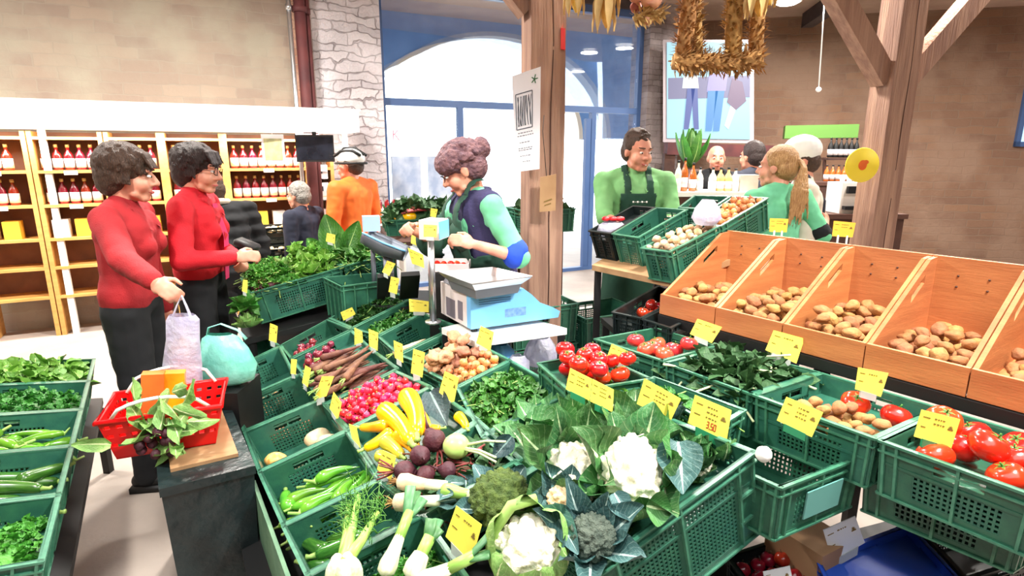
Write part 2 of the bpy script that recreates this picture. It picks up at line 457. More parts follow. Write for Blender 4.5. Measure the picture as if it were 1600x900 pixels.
def pepper(L, r, bend, m='pepper_green', nm='pointed_pepper'):
    def f():
        b = MB(); n = 14; pts = []; rs = []
        for i in range(n+1):
            t = i/n; pts.append((bend*L*math.sin(PI*t*.9), (t-.5)*L, .15*r*math.sin(5*t)))
            rs.append(max(.002, r*(1-t**1.6)*(.55+.45*min(1, t*6)))*(1+.06*math.sin(11*t)))
        b.tube(pts, rs, 10, squash=.8)
        s = MB(); s.tube([(0, -L/2+.003, 0), (0, -L/2-r*.3, 0), (bend*.05, -L/2-r*1.4, r*.5)], [r*.6, r*.22, r*.2], 7)
        return mk(nm, b, MATS[m], [('stem', s, MATS['stemg'])])
    return f
def carrot(L, r, bend, m='purple_carrot', nm='carrot'):
    def f():
        b = MB(); n = 12; pts = []; rs = []
        for i in range(n+1):
            t = i/n; pts.append((bend*L*math.sin(2.4*t), (t-.5)*L, 0)); rs.append(max(.001, r*(1-t)**.6*(1 if t > .04 else .6)*(1+.05*math.sin(23*t))))
        b.tube(pts, rs, 9)
        s = MB()
        for k in range(4): s.tube([(0, -L/2+.004, 0), (r*.5*math.cos(k*1.6), -L/2-r*1.8, r*.5*math.sin(k*1.6))], [r*.22, r*.1], 5)
        return mk(nm, b, MATS[m], [('stalks', s, MATS['stemg'])])
    return f
def beet(r, seed):
    def f():
        b = MB(); b.sphere_noise(r, r*.08, 1.5, 3, seed=seed)
        for v in b.v:
            if v.y > r*.6: v.y += (v.y-r*.6)*.6; k = .75; v.x *= k; v.z *= k
        t = MB(); t.tube([(0, r*1.1, 0), (r*.1, r*1.7, r*.1), (r*.4, r*2.8, r*.2)], [r*.22, r*.1, r*.03], 6)
        s = MB()
        for k in range(6): s.tube([(0, -r*.8, 0), (r*.5*math.cos(k), -r*1.5, r*.5*math.sin(k)), (r*1.1*math.cos(k+.3), -r*2.4, r*.7*math.sin(k))], [r*.12, r*.1, r*.07], 6)
        return mk('beetroot', b, MATS['beet'], [('root_tail', t, MATS['beet']), ('stalks', s, MATS['beetstalk'])])
    return f
def leafheap(name, label, cat, c, n, m, L=.03, W=.02, floor=None, mound=.05, stems=0, stemm=None, margin=.02, frill=False, region=(0, 0, 1, 1), thick=.03, upright=.3):
    """uncountable loose greens filling a crate"""
    mb = MB(); st = MB(); h0 = c.fill if floor is None else floor
    u0, v0, u1, v1 = region
    base = MB(); N = 9; grid = []
    def H(u, v):
        e = min(u-u0, u1-u)*2/(u1-u0); g = min(v-v0, v1-v)*2/(v1-v0)
        return -h0+mound*(max(0, min(1, e*2))**.6*max(0, min(1, g*2))**.6)+noise.noise(V((u*5, v*5, c.LA*40)))*.012+.006
    for i in range(N+1):
        for j in range(N+1):
            u = u0+(u1-u0)*(.03+.94*i/N); v = v0+(v1-v0)*(.03+.94*j/N); grid.append(c.P(u, v, -(H(u, v)-thick*.7)))
    mb.add(grid, [(i*(N+1)+j, i*(N+1)+j+1, (i+1)*(N+1)+j+1, (i+1)*(N+1)+j) for i in range(N) for j in range(N)], [(.3, .5)]*len(grid))
    Fm = Matrix((c.x, c.y, c.n)).transposed()
    for _ in range(n):
        u = R.uniform(u0+.05, u1-.05); v = R.uniform(v0+.05, v1-.05); z = H(u, v)-R.random()*thick
        p = c.P(u, v, -z); Q = Fm @ Matrix.Rotation(R.uniform(0, 2*PI), 3, 'Z') @ Matrix.Rotation(R.uniform(-.3, upright+.5), 3, 'X') @ Matrix.Rotation(R.uniform(-.8, .8), 3, 'Y')
        k = R.uniform(.7, 1.25)
        if frill:
            for a in range(4):
                Q2 = Q @ Matrix.Rotation((a-1.5)*.75, 3, 'Z') @ Matrix.Rotation(R.uniform(-.3, .5), 3, 'X')
                mb.leaf(L*k*.62, W*k*.7, .5, .35, .25, 2, 3, Matrix.Translation(p) @ Q2.to_4x4())
        else: mb.leaf(L*k, W*k, R.uniform(-.3, .9), .35, .12, 2, 4, Matrix.Translation(p) @ Q.to_4x4())
        if stems and R.random() < stems:
            st.tube([p, p-(Q @ V((0, L*1.6*k, 0)))+c.n*.004], [W*.07, W*.09], 5)
    r = root(name, c.P(.5, .5, h0), label, cat); r['kind'] = 'stuff'
    o = obj('leaves', mb, m, r)
    if st.v: obj('stalks', st, stemm or MATS['stemg'], r)
    return r
# ---------------------------------------------------------------- palette
mat('crate', (48, 104, 82), .36, (40, 92, 76), 30, .06, 200, vary=.12)
mat('crate_rim_lit', (72, 130, 102), .34, (54, 112, 88), 40, .06, 200, vary=.1)  # paler copy of the crate colour, imitating light caught on the rims
mat('crate_dark', (24, 34, 34), .4, vary=.1)
mat('crate_blue', (40, 90, 200), .4, vary=.05)
mat('tomato', (220, 36, 18), .22, (230, 56, 26), 12, vary=.07, wet=.4)
mat('tomato_pale', (228, 66, 48), .22, (236, 96, 66), 14, vary=.15, wet=.3)
mat('apple', (170, 24, 26), .2, (120, 14, 20), 30, vary=.2, wet=.4)
mat('potato', (176, 126, 74), .75, (148, 98, 56), 30, .25, 90, vary=.2)
mat('ginger', (205, 158, 120), .7, (176, 122, 88), 26, .3, 70, vary=.2)
mat('shallot', (196, 116, 62), .4, (222, 160, 104), 14, vary=.25, stretch=(6, 6, 1))
mat('radish', (222, 24, 66), .25, (236, 60, 96), 8, vary=.18, wet=.3)
mat('red_onion', (104, 26, 44), .25, (140, 46, 66), 8, vary=.2, wet=.3, stretch=(8, 8, 1))
mat('beet', (84, 34, 46), .6, (60, 22, 34), 22, .3, 60, vary=.15)
mat('beetstalk', (130, 40, 44), .5, (90, 60, 40), 20)
mat('purple_carrot', (92, 50, 46), .65, (126, 82, 64), 24, .25, 70, vary=.25)
mat('carrot_orange', (236, 120, 30), .5, vary=.15)
mat('zuc_yellow', (255, 206, 20), .25, (255, 190, 10), 10, vary=.08, wet=.35)
mat('zuc_orange', (248, 140, 16), .28, (255, 178, 24), 14, vary=.12, wet=.3)
mat('zuc_lime', (206, 200, 60), .3, vary=.1, wet=.3)
mat('zuc_green', (38, 84, 26), .25, (66, 118, 40), 40, vary=.18, wet=.45, stretch=(3, .4, 3))
mat('pepper_green', (74, 142, 34), .2, (104, 168, 46), 10, vary=.18, wet=.5)
mat('kohlrabi', (196, 216, 132), .4, (168, 200, 108), 10, wet=.2)
mat('stem', (60, 120, 40), .6)
mat('stemb', (90, 66, 40), .7)
mat('stemg', (150, 186, 96), .5, vary=.15)
mat('stempale', (214, 226, 176), .5, vary=.08)
mat('straw', (206, 172, 110), .85, (170, 130, 72), 30, vary=.2)
mat('curd', (244, 236, 206), .75, (250, 246, 224), 30, .35, 120, sss=.1)
mat('curd_peach', (232, 186, 140), .75, (226, 206, 170), 20, .35, 120)
mat('broccoli', (88, 108, 44), .85, (60, 82, 34), 40, .7, 160)
mat('broccoli_grey', (92, 104, 92), .85, (70, 84, 74), 40, .7, 160)
mat('leek_white', (238, 240, 214), .35, (214, 226, 170), 12, vary=.06, stretch=(8, 1, 8), wet=.2)
mat('leek_pale', (166, 204, 104), .4, (130, 180, 76), 10, stretch=(8, 1, 8), vary=.12)
mat('leek_dark', (62, 116, 70), .45, (88, 140, 90), 10, stretch=(8, 1, 8), vary=.15)
mat('bulb', (240, 226, 190), .45, (222, 186, 140), 14, .2, 40, vary=.1)
leafmat('leaf_cauli', (76, 132, 66), (200, 222, 170), (56, 110, 62), .55)
leafmat('leaf_blue', (74, 116, 116), (196, 222, 214), (54, 92, 92), .55)
leafmat('leaf_dark', (42, 70, 74), (120, 150, 146), (34, 56, 62), .5)
leafmat('leaf_savoy', (140, 182, 96), (226, 236, 180), (112, 160, 84), .5)
leafmat('leaf_lettuce', (120, 178, 66), (206, 228, 150), (86, 150, 50), .45)
leafmat('leaf_chard', (66, 132, 44), (170, 206, 120), (50, 112, 40), .5, vw=.03)
leafmat('leaf_parsley', (42, 98, 36), (80, 140, 60), (30, 76, 30), .45)
leafmat('leaf_lamb', (66, 128, 44), (110, 166, 74), (46, 104, 38), .4)
leafmat('leaf_carrot', (84, 150, 48), (110, 176, 70), (60, 126, 40), .5)
leafmat('leaf_deep', (44, 84, 44), (104, 140, 90), (60, 104, 60), .6)
mat('frond', (96, 168, 66), .5, (70, 140, 50), 10, vary=.2)
mat('wood_bin', (190, 122, 74), .5, (172, 104, 62), 3, .08, 20, stretch=(1, 1, 9), vary=.05)
mat('wood_post', (176, 140, 118), .8, (142, 108, 92), 3, .5, 12, stretch=(6, 6, .5))
mat('wood_dark', (84, 52, 40), .75, (60, 38, 32), 4, .2, 16)
mat('wood_shelf', (222, 170, 96), .55, (206, 150, 80), 4, stretch=(1, 1, 6))
mat('wood_board', (176, 140, 100), .7, (150, 112, 76), 5)
mat('card', (250, 236, 96), .55, (246, 228, 82), 6, vary=.05)
mat('card_orange', (246, 196, 66), .55, vary=.05)
mat('card_white', (232, 240, 246), .5)
mat('ink', (122, 98, 44), .6)
mat('ink_red', (176, 66, 30), .6)
mat('clip', (206, 214, 210), .25, alpha=.75)
mat('clip_green', (46, 140, 96), .35)
mat('metal_dark', (38, 40, 44), .4, metal=.5)
mat('metal', (196, 200, 204), .28, metal=.9)
mat('metal_grey', (120, 126, 138), .45, metal=.4)
mat('black', (14, 15, 17), .55)
mat('black_cloth', (20, 22, 26), .9)
mat('white', (240, 240, 236), .45)
mat('white_paint', (246, 246, 242), .6)
mat('scale_blue', (120, 190, 240), .4, (112, 180, 236), 3)
mat('scale_cream', (214, 206, 206), .45)
mat('skin', (222, 160, 134), .5, (212, 140, 116), 18, sss=.12)
mat('skin_shade', (214, 150, 128), .5, sss=.12)
mat('lip', (186, 92, 86), .45)
mat('eye_white', (236, 234, 230), .2)
mat('iris', (44, 34, 28), .2)
mat('hair_black', (30, 20, 20), .5, (52, 34, 32), 60, .6, 90, stretch=(3, 3, .6))
mat('hair_brown', (56, 40, 32), .55, (82, 58, 44), 60, .6, 90, stretch=(3, 3, .6))
mat('hair_auburn', (98, 70, 82), .7, (130, 92, 96), 40, .9, 60)
mat('hair_grey', (164, 160, 154), .7, (120, 116, 110), 50, .7, 80)
mat('hair_blond', (206, 164, 110), .45, (158, 112, 66), 50, .6, 80, stretch=(4, 4, .4))
mat('coat_red', (214, 24, 42), .8, (196, 18, 36), 6, .2, 160)
mat('coat_red_dark', (176, 32, 40), .85, (150, 26, 34), 6, .2, 160)
mat('pink', (232, 60, 120), .8)
mat('navy', (26, 30, 48), .85, (34, 40, 60), 8)
mat('vest', (42, 40, 76), .9, (54, 50, 90), 10, .2, 60)
mat('shirt_mint', (120, 212, 168), .85, (98, 186, 136), 8)
mat('shirt_green', (132, 192, 128), .85, (116, 176, 112), 8)
mat('apron', (22, 62, 48), .8, (28, 72, 56), 8)
mat('sleeve_blue', (24, 70, 190), .8)
mat('orange_cloth', (240, 120, 40), .7, (226, 100, 30), 8)
mat('beige', (222, 212, 196), .85, (206, 194, 176), 8)
mat('suit_grey', (52, 56, 70), .9)
mat('bag_teal', (120, 214, 196), .35, (150, 230, 214), 12, .5, 18, trans=.15)
mat('bag_white', (232, 232, 246), .3, (206, 204, 236), 14, .8, 22, trans=.35, alpha=.82)
mat('basket_red', (226, 16, 34), .35, vary=.03)
mat('bin_black', (22, 32, 34), .35, (34, 50, 52), 6, .5, 14)
mat('jar_red', (120, 16, 22), .12, (150, 24, 28), 8, wet=.5, vary=.2)
mat('label_white', (244, 236, 236), .6, vary=.04)
mat('cap_gold', (190, 150, 80), .35)
mat('rust', (98, 46, 46), .7, (74, 34, 38), 5)
mat('glass', (230, 244, 255), .02, trans=1, alpha=.35)
mat('frame_blue', (70, 100, 150), .45)
mat('poster', (238, 236, 242), .6)
mat('corn', (232, 184, 90), .6, (206, 150, 60), 24, vary=.15)
mat('hop', (200, 156, 92), .95, (148, 108, 58), 40, vary=.15)
mat('onion_braid', (176, 104, 84), .55, (206, 150, 120), 10, vary=.25)
mat('mushroom', (214, 190, 160), .7, (180, 140, 100), 20, vary=.2)
mat('floor', (186, 174, 164), .65, (162, 150, 142), 1.6, .12, 30)
mat('plaster', (168, 152, 134), .92, (138, 122, 108), 1.4, .5, 7, detail=9)
mat('plaster_warm', (166, 124, 96), .92, (144, 112, 92), 1.1, .5, 7, detail=9)
mat('ceiling', (190, 166, 150), .9, (170, 146, 132), 2)
mat('beam', (82, 72, 72), .8, (62, 54, 56), 5)
mat('wall_out', (128, 176, 240), .9, (104, 152, 220), 2.2, .4, 8, detail=8)
mat('arch_trim', (236, 232, 220), .7)
mat('lamp_on', (255, 250, 240), .4, emit=(255, 248, 236), estr=9)
mat('awning', (255, 252, 246), .6, emit=(255, 250, 242), estr=1.5)
mat('kunst', (30, 96, 40), .5)
brickmat('brick_white', (206, 200, 204), (184, 178, 184), (150, 140, 144), blotch=(220, 214, 220), bump=.9, dist=.16)
brickmat('brick_grey', (160, 150, 150), (120, 108, 108), (100, 88, 86), scale=3.6, blotch=(170, 160, 160))
brickmat('brick_warm', (176, 132, 112), (150, 108, 90), (176, 150, 130), blotch=(186, 150, 130))
brickmat('brick_left', (166, 150, 134), (150, 134, 122), (158, 146, 132), scale=2.6, bump=.25, blotch=(166, 158, 142))
brickmat('brick_brown', (140, 108, 86), (124, 96, 80), (132, 110, 94), scale=2.4, bump=.35, blotch=(146, 120, 102))
# ---------------------------------------------------------------- the hall
H = 3.68
def wallslab(name, p, q, z0, z1, m, th=.25, side=1):
    p = V((p[0], p[1], 0)); q = V((q[0], q[1], 0)); d = (q-p).normalized(); n = V((-d.y, d.x, 0))*th*side
    Ln = (q-p).length; b = MB(); vs = []
    for z in (z0, z1):
        for a in (p, q, q+n, p+n): vs.append(a+V((0, 0, z)))
    uv = {0: (0, z0), 1: (Ln, z0), 2: (Ln+th, z0), 3: (-th, z0), 4: (0, z1), 5: (Ln, z1), 6: (Ln+th, z1), 7: (-th, z1)}
    b.add(vs, [(3, 2, 1, 0), (4, 5, 6, 7), (0, 1, 5, 4), (1, 2, 6, 5), (2, 3, 7, 6), (3, 0, 4, 7)], uv)
    return struct(name, b, MATS[m] if isinstance(m, str) else m)
WD = V((.892, .452, 0)); WN = V((-.452, .892, 0))
DL = V((-1.5, 6.93, 0)); DR = DL+WD*3.78
BL = bpy.data.materials
b = MB(); b.box((1, 3.5, -.06), (24, 22, .12)); struct('floor', b, MATS['floor'])
b = MB(); b.box((1, 3.0, H+.06), (18, 17, .12)); struct('ceiling', b, MATS['ceiling'])
PL0 = DL-WD*.72
wallslab('wall_back_left', (PL0-WD*5)[:2], PL0[:2], 0, H, BL['brick_left'])
wallslab('wall_left', (-5.9, -4), (PL0-WD*5)[:2], 0, H, MATS['plaster'])
wallslab('wall_behind', (9.2, -4), (-5.9, -4), 0, H, MATS['plaster'])
pr = DR+WD*.62; wr0 = V((pr.x+.1, pr.y+1.0, 0)); wr1 = V((9.2, 8.4, 0))
wallslab('wall_back_right', wr0[:2], wr1[:2], 0, H, BL['brick_brown'])
wallslab('wall_right', (9.2, 8.4), (9.2, -4), 0, H, MATS['plaster_warm'])
wallslab('wall_return', pr[:2], wr0[:2], 0, H, BL['brick_grey'])
# piers either side of the glass front, lintel over it
wallslab('wall_pier_left', (PL0-WN*.12)[:2], (DL-WN*.12)[:2], 0, H, BL['brick_white'], .4)
wallslab('wall_edge_left', (PL0-WD*.2-WN*.06)[:2], (PL0-WN*.06)[:2], 0, H, BL['brick_warm'], .1)
wallslab('wall_pier_right', (DR-WN*.08)[:2], (pr-WN*.08)[:2], 0, H, BL['brick_grey'], .4)
wallslab('wall_lintel', DL[:2], DR[:2], 3.56, H, MATS['beam'], .3)
# glass front
def onw(s, z, o=0): return DL+WD*s+WN*o+V((0, 0, z))
fr = MB()
def fb(s0, s1, z0, z1, o0=.05, o1=.13):
    fr.hexa([onw(s0, z0, o0), onw(s1, z0, o0), onw(s1, z0, o1), onw(s0, z0, o1), onw(s0, z1, o0), onw(s1, z1, o0), onw(s1, z1, o1), onw(s0, z1, o1)])
fb(0, .07, 0, 3.56); fb(3.71, 3.78, 0, 3.56); fb(.07, 3.71, 3.47, 3.56); fb(.07, 3.71, 2.2, 2.28); fb(0, 3.78, 0, .05)
for s in (1.0, 2.98): fb(s-.035, s+.035, .05, 2.2)
fb(2.86, 2.95, .05, 2.12, .06, .12)
w1 = struct('window_1', fr, MATS['frame_blue'])
g = MB()
for s0, s1, z0, z1 in ((.07, 3.71, 2.28, 3.47), (.07, .965, .05, 2.2), (1.035, 2.2, .05, 2.2), (3.015, 3.71, .05, 2.2)):
    g.hexa([onw(s0, z0, .085), onw(s1, z0, .085), onw(s1, z0, .092), onw(s0, z0, .092), onw(s0, z1, .085), onw(s1, z1, .085), onw(s1, z1, .092), onw(s0, z1, .092)])
obj('glass_pane', g, MATS['glass'], w1, False)
# vestibule wall with its arched opening, seen through the glass
OD = 2.1; b = MB(); n = 26; cx = 2.15; rad = 2.0; zc = 1.9
pts = []
for i in range(n+1):
    a = PI-PI*i/n; pts.append((cx+rad*math.cos(a), zc+rad*math.sin(a)*.74))
for i in range(n):
    (s0, z0), (s1, z1) = pts[i], pts[i+1]
    for o in (0,):
        b.hexa([onw(s0, z0, OD), onw(s1, z1, OD), onw(s1, z1, OD+.35), onw(s0, z0, OD+.35), onw(s0, 4.6, OD), onw(s1, 4.6, OD), onw(s1, 4.6, OD+.35), onw(s0, 4.6, OD+.35)])
for s0, s1 in ((-2.2, cx-rad), (cx+rad, 6.5)):
    b.hexa([onw(s0, 0 if s0 < 0 else 1.9, OD), onw(s1, 0 if s0 < 0 else 1.9, OD), onw(s1, 0 if s0 < 0 else 1.9, OD+.35), onw(s0, 0 if s0 < 0 else 1.9, OD+.35), onw(s0, 4.6, OD), onw(s1, 4.6, OD), onw(s1, 4.6, OD+.35), onw(s0, 4.6, OD+.35)])
struct('wall_vestibule', b, MATS['wall_out'])
b = MB()
for i in range(n):
    (s0, z0), (s1, z1) = pts[i], pts[i+1]; k0 = (cx+(s0-cx)*.96, zc+(z0-zc)*.96); k1 = (cx+(s1-cx)*.96, zc+(z1-zc)*.96)
    b.hexa([onw(k0[0], k0[1], OD-.03), onw(k1[0], k1[1], OD-.03), onw(k1[0], k1[1], OD+.3), onw(k0[0], k0[1], OD+.3), onw(s0, z0, OD-.03), onw(s1, z1, OD-.03), onw(s1, z1, OD+.3), onw(s0, z0, OD+.3)])
struct('trim_1', b, MATS['arch_trim'])
# reading on the left pane: a red initial above two framed notices
l = bpy.data.lights.new('vestibule_fill', 'AREA'); l.shape = 'RECTANGLE'; l.size = 3.6; l.size_y = .6; l.energy = 1300; l.color = (.82, .92, 1)  # unseen area light added to brighten the vestibule wall
o = bpy.data.objects.new('vestibule_fill', l); COL.objects.link(o); o.location = onw(1.9, 4.2, .5); o.rotation_euler = (onw(1.9, 2.6, 2.1)-onw(1.9, 4.2, .5)).to_track_quat('-Z', 'Y').to_euler()
rr = root('door_notice', onw(.1, 1.2, .03), 'two grey framed arch notices on the left glass pane beside the white pier', 'notice')
for s in (.1, .55):
    b = MB(); b.hexa([onw(s, .9, .03), onw(s+.36, .9, .03), onw(s+.36, .9, .045), onw(s, .9, .045), onw(s, 1.62, .03), onw(s+.36, 1.62, .03), onw(s+.36, 1.62, .045), onw(s, 1.62, .045)])
    obj('paper', b, mat('notice_grey', (150, 168, 200), .6, (196, 208, 226), 6), rr, False)
b = MB()
for a, c_ in (((.14, 1.80), (.14, 1.92)), ((.14, 1.86), (.2, 1.92)), ((.16, 1.87), (.21, 1.80)), ((.25, 1.80), (.265, 1.81))):
    b.bar(onw(a[0], a[1], .04), onw(c_[0], c_[1], .04), .012, .01, WN)
tag(obj('door_lettering', b, mat('faint_red', (236, 150, 170), .6), None, False), 'faint red letter K on the glass above the grey notices', 'lettering')
# drain pipe, maroon beam and brick edge left of the pier
def vpost(name, px, Y, r, m, label, cat, sq=False, z1=H):
    p = at(px, 200, Y); b = MB()
    if sq: b.box((p.x, p.y, z1/2), (r*2, r*2, z1), Matrix.Rotation(math.atan2(WD.y, WD.x), 3, 'Z'))
    else: b.tube([(p.x, p.y, 0), (p.x, p.y, z1)], r, 12)
    if not sq:
        for z in (.6, 1.8, 3.0): b.tube([(p.x, p.y, z), (p.x, p.y, z+.05)], r*1.35, 12)
    return tag(obj(name, b, MATS[m], None, not sq, origin=(p.x, p.y, 0)), label, cat)
vpost('drain_pipe', 466, 6.05, .022, 'metal', 'thin pale steel pipe running up the left wall above the white canopy', 'pipe')
vpost('drain_pipe', 482, 6.14, .055, 'rust', 'thick maroon pipe next to the thin pale steel pipe', 'pipe')
vpost('drain_pipe', 492, 6.22, .03, 'rust', 'slim maroon pipe between the thick maroon pipe and the brick edge', 'pipe')
# ---------------------------------------------------------------- timber posts
def post(name, label, p, w, d, yaw, braces, z1=H-.003):
    r = root(name, (p.x, p.y, 0), label, 'post')
    rot = Matrix.Rotation(yaw, 3, 'Z')
    b = MB(); n = 10
    for i in range(n):
        z0 = z1*i/n; z_1 = z1*(i+1)/n
        def cn(z): 
            k = .006*noise.noise(V((z*3, p.x, 1))); return [V((p.x, p.y, z))+rot @ V((sx*(w/2+k), sy*(d/2-k), 0)) for sx, sy in ((-1, -1), (1, -1), (1, 1), (-1, 1))]
        b.hexa(cn(z0)+cn(z_1))
    obj('shaft', b, MATS['wood_post'], r, False)
    cb = MB(); pts = []
    for i in range(24):
        z = z1*i/23; pts.append(V((p.x, p.y, z))+rot @ V((.02+.014*noise.noise(V((z*2, 5, p.x))), -d/2-.001, 0)))
    for i in range(23): cb.bar(pts[i], pts[i+1], .006, .004, rot @ V((0, 1, 0)))
    obj('crack', cb, MATS['wood_dark'], r, False)
    for i, (dx, dz0, dz1) in enumerate(braces):
        bb = MB(); a = V((p.x, p.y, dz0)); e = a+rot @ V((dx, 0, 0)); e.z = dz1; bb.bar(a+rot @ V((math.copysign(w*.4, dx), 0, 0)), e, .13, .12, rot @ V((0, 1, 0)))
        obj('brace', bb, MATS['wood_post'], r, False)
    return r
pA = at(846, 300, 3.45)
post('timber_post', 'rough timber post with a long crack behind the scale, poster hung on it', V((pA.x, pA.y, 0)), .2, .2, math.radians(14), [(-.9, 2.42, 3.3), (.9, 2.5, 3.4)])
pB = at(1372, 300, 4.3)
post('timber_post', 'timber post with slanting braces behind the wooden potato bins', V((pB.x, pB.y, 0)), .2, .2, math.radians(10), [(-1.1, 2.15, 3.35), (1.1, 2.15, 3.35)])
# ceiling beams
for i, (a, c_) in enumerate((((-1.2, 6.3), (8.6, 7.0)), ((4.4, 9.3), (3.3, 2.6)), ((5.6, 8.9), (4.2, 6.2)))):
    b = MB(); b.bar(V((a[0], a[1], H-.1)), V((c_[0], c_[1], H-.1)), .16, .2)
    o = struct('trim_%d' % (i+2), b, MATS['beam'])
# lamps: round fittings on the ceiling
def ceiling_lamp(p, label, power, r=.13, drop=.12, size=.3, col=(1, .94, .86)):
    t = root('ceiling_lamp', V((p[0], p[1], H-drop-.1)), label, 'lamp', None)
    b = MB(); b.lathe([(r*.5, .1), (r*.9, .09), (r, .02), (r, 0), (r*.93, 0)], 20, c=V((p[0], p[1], H-drop-.1))); b.tube([(p[0], p[1], H-drop), (p[0], p[1], H)], .02, 8)
    obj('housing', b, MATS['white'], t)
    b = MB(); b.lathe([(r*.9, -.004), (r*.6, -.03), (.004, -.04)][::-1], 20, c=V((p[0], p[1], H-drop-.1))); obj('diffuser', b, MATS['lamp_on'], t)
    if power:
        l = bpy.data.lights.new('bulb', 'AREA'); l.shape = 'DISK'; l.size = size; l.energy = power; l.color = col
        o = bpy.data.objects.new('bulb', l); COL.objects.link(o); o.parent = t; o.location = (0, 0, -.06)
    return t
lp = at(1212, 22, 8.0)
ceiling_lamp((lp.x, 7.7), 'round white lamp glowing on the ceiling right of the straw garland', 60, .17)
lp = at(1112, 75, 8.6)
for i, (x, y, p_) in enumerate(((-1.9, 4.2, 165), (1.6, 5.2, 135), (3.4, 4.4, 120), (5.4, 5.6, 150), (-3.9, 3.2, 120), (3.4, 7.0, 100), (5.8, 2.6, 90))):
    ceiling_lamp((x, y), 'round ceiling lamp over the hall, above the top edge of the view', p_)['group'] = 'ceiling lamps out of view'
# spot lamps over the stall
def stall_spot(p, tgt, power, label, size=.12, ang=75, col=(1, .95, .87)):
    t = root('spot_lamp', V(p), label, 'lamp', 'spot lamps over the stall')
    d = (V(tgt)-V(p)).normalized(); q = d.to_track_quat('-Z', 'Y').to_matrix()
    b = MB(); b.lathe([(.02, .16), (.06, .15), (.075, .02), (.075, 0)], 16, q, V(p)); b.tube([V(p)-d*.15, (p[0], p[1], H)], .012, 6)
    obj('housing', b, MATS['black'], t)
    l = bpy.data.lights.new('bulb', 'SPOT'); l.energy = power; l.spot_size = math.radians(ang); l.spot_blend = .6; l.shadow_soft_size = size; l.color = col
    o = bpy.data.objects.new('bulb', l); COL.objects.link(o); o.parent = t; o.rotation_euler = d.to_track_quat('-Z', 'Y').to_euler(); o.location = d*.02
    return t
LB = 'black spot lamp shining down on the vegetable stall'
stall_spot((1.5, .9, 3.4), (.3, 1.6, .8), 560, LB, ang=80)
stall_spot((.4, 3.4, 3.4), (-.3, 2.0, .7), 330, LB, ang=85)
stall_spot((-1.5, 1.0, 3.4), (-.7, 2.2, .7), 330, LB, ang=80)
stall_spot((1.9, 1.3, 3.4), (1.3, 2.6, 1.0), 240, LB, ang=80)
# added soft fill light behind the viewer, no opening in the ceiling
l = bpy.data.lights.new('fill_light', 'AREA'); l.shape = 'RECTANGLE'; l.size = 4; l.size_y = 3; l.energy = 130; l.color = (.96, .98, 1)
o = bpy.data.objects.new('fill_light', l); COL.objects.link(o); o.location = (.4, -.6, H-.05)
# world
w = bpy.data.worlds.new('World'); SC.world = w; w.use_nodes = True
bg = w.node_tree.nodes['Background']; bg.inputs[0].default_value = (.9, .96, 1, 1); bg.inputs[1].default_value = 4.5
# ---------------------------------------------------------------- camera
cam = bpy.data.cameras.new('Camera'); cam.sensor_width = 36; cam.lens = 36*FOC/1600
co = bpy.data.objects.new('Camera', cam); COL.objects.link(co); co.location = (0, 0, CAMZ); co.rotation_euler = (PI/2-PITCH, 0, 0); SC.camera = co
cam.clip_start = .05
SC.view_settings.view_transform = 'Standard'; SC.view_settings.look = 'None'; SC.view_settings.exposure = .12; SC.view_settings.gamma = 1; SC.view_settings.use_curve_mapping = False
SC.cycles.use_denoising = True
# ---------------------------------------------------------------- the main stall
def on(px, py, lift=0): return onp(px, py, up(PM, lift))
C_ = crate
C_('C1', 'nearly empty green crate beside the teal bag, farthest of the left edge row', [(320, 563), (413, 521), (437, 540), (355, 579)], .17, .15)
C_('C2', 'green crate holding a few small onion sets behind the dark netted crate', [(356, 580), (438, 541), (461, 586), (364, 628)], .17, .15)
C_('C3', 'shadowy green crate with brown roots at the bottom, between onion sets and turnips', [(364, 629), (470, 583), (503, 622), (380, 673)], .18, .16)
C_('C4', 'green crate with a handle slot holding only a few pale turnips', [(381, 675), (503, 623), (543, 671), (404, 736)], .18, .15)
C_('C5', 'green crate of pointed green peppers with a perforated back', [(404, 738), (543, 673), (592, 748), (441, 820)], .18, .13)
C_('C6', 'green crate of dark green zucchini in front of the pointed peppers', [(441, 822), (592, 750), (661, 802), (478, 898)], .18, .14)
c6 = CR['C6']; d_ = DB*.37+V((0, 0, .261*.185-.15*.32))
C_('C7', 'green crate of leeks and carrot tops at the bottom edge of the view', [c6.q[3]+DB*.006, c6.q[2]+DB*.006, c6.q[2]+d_, c6.q[3]+d_], .2, .13, px=False)
C_('D1', 'green crate with a handful of red onions behind the purple carrots', [(438, 539), (511, 499), (549, 514), (454, 559)], .15, .09)
C_('D2', 'narrow green crate with dark onions squeezed behind the purple carrots', [(455, 561), (550, 516), (577, 541), (477, 589)], .15, .06)
C_('D3', 'green crate heaped with brown purple carrots', [(477, 591), (577, 542), (622, 575), (506, 631)], .15, .05)
C_('D4', 'green crate heaped with bright red radishes', [(506, 633), (618, 579), (673, 603), (543, 670)], .15, .05)
C_('D5', 'green crate of yellow squash and beetroot in the middle of the stall', [(544, 672), (673, 604), (748, 655), (596, 751)], .17, .07)
C_('D6', 'green crate under the leek bulbs and green broccoli', [(597, 753), (749, 657), (815, 716), (663, 803)], .17, .06)
C_('E1', 'green crate of dark parsley beside the tall empty crate', [(514, 497), (607, 452), (640, 467), (549, 512)], .14, .05)
C_('E2', 'green crate of small cut herbs between parsley and the empty crate', [(551, 513), (641, 468), (661, 488), (590, 524)], .14, .06)
C_('E3', 'empty dark green crate in front of the yellow cards by the scale', [(591, 526), (661, 489), (714, 509), (622, 553)], .16, .15)
C_('E3b', 'blue green crate with one pale root behind the ginger crate', [(624, 555), (714, 511), (740, 524), (655, 566)], .15, .08)
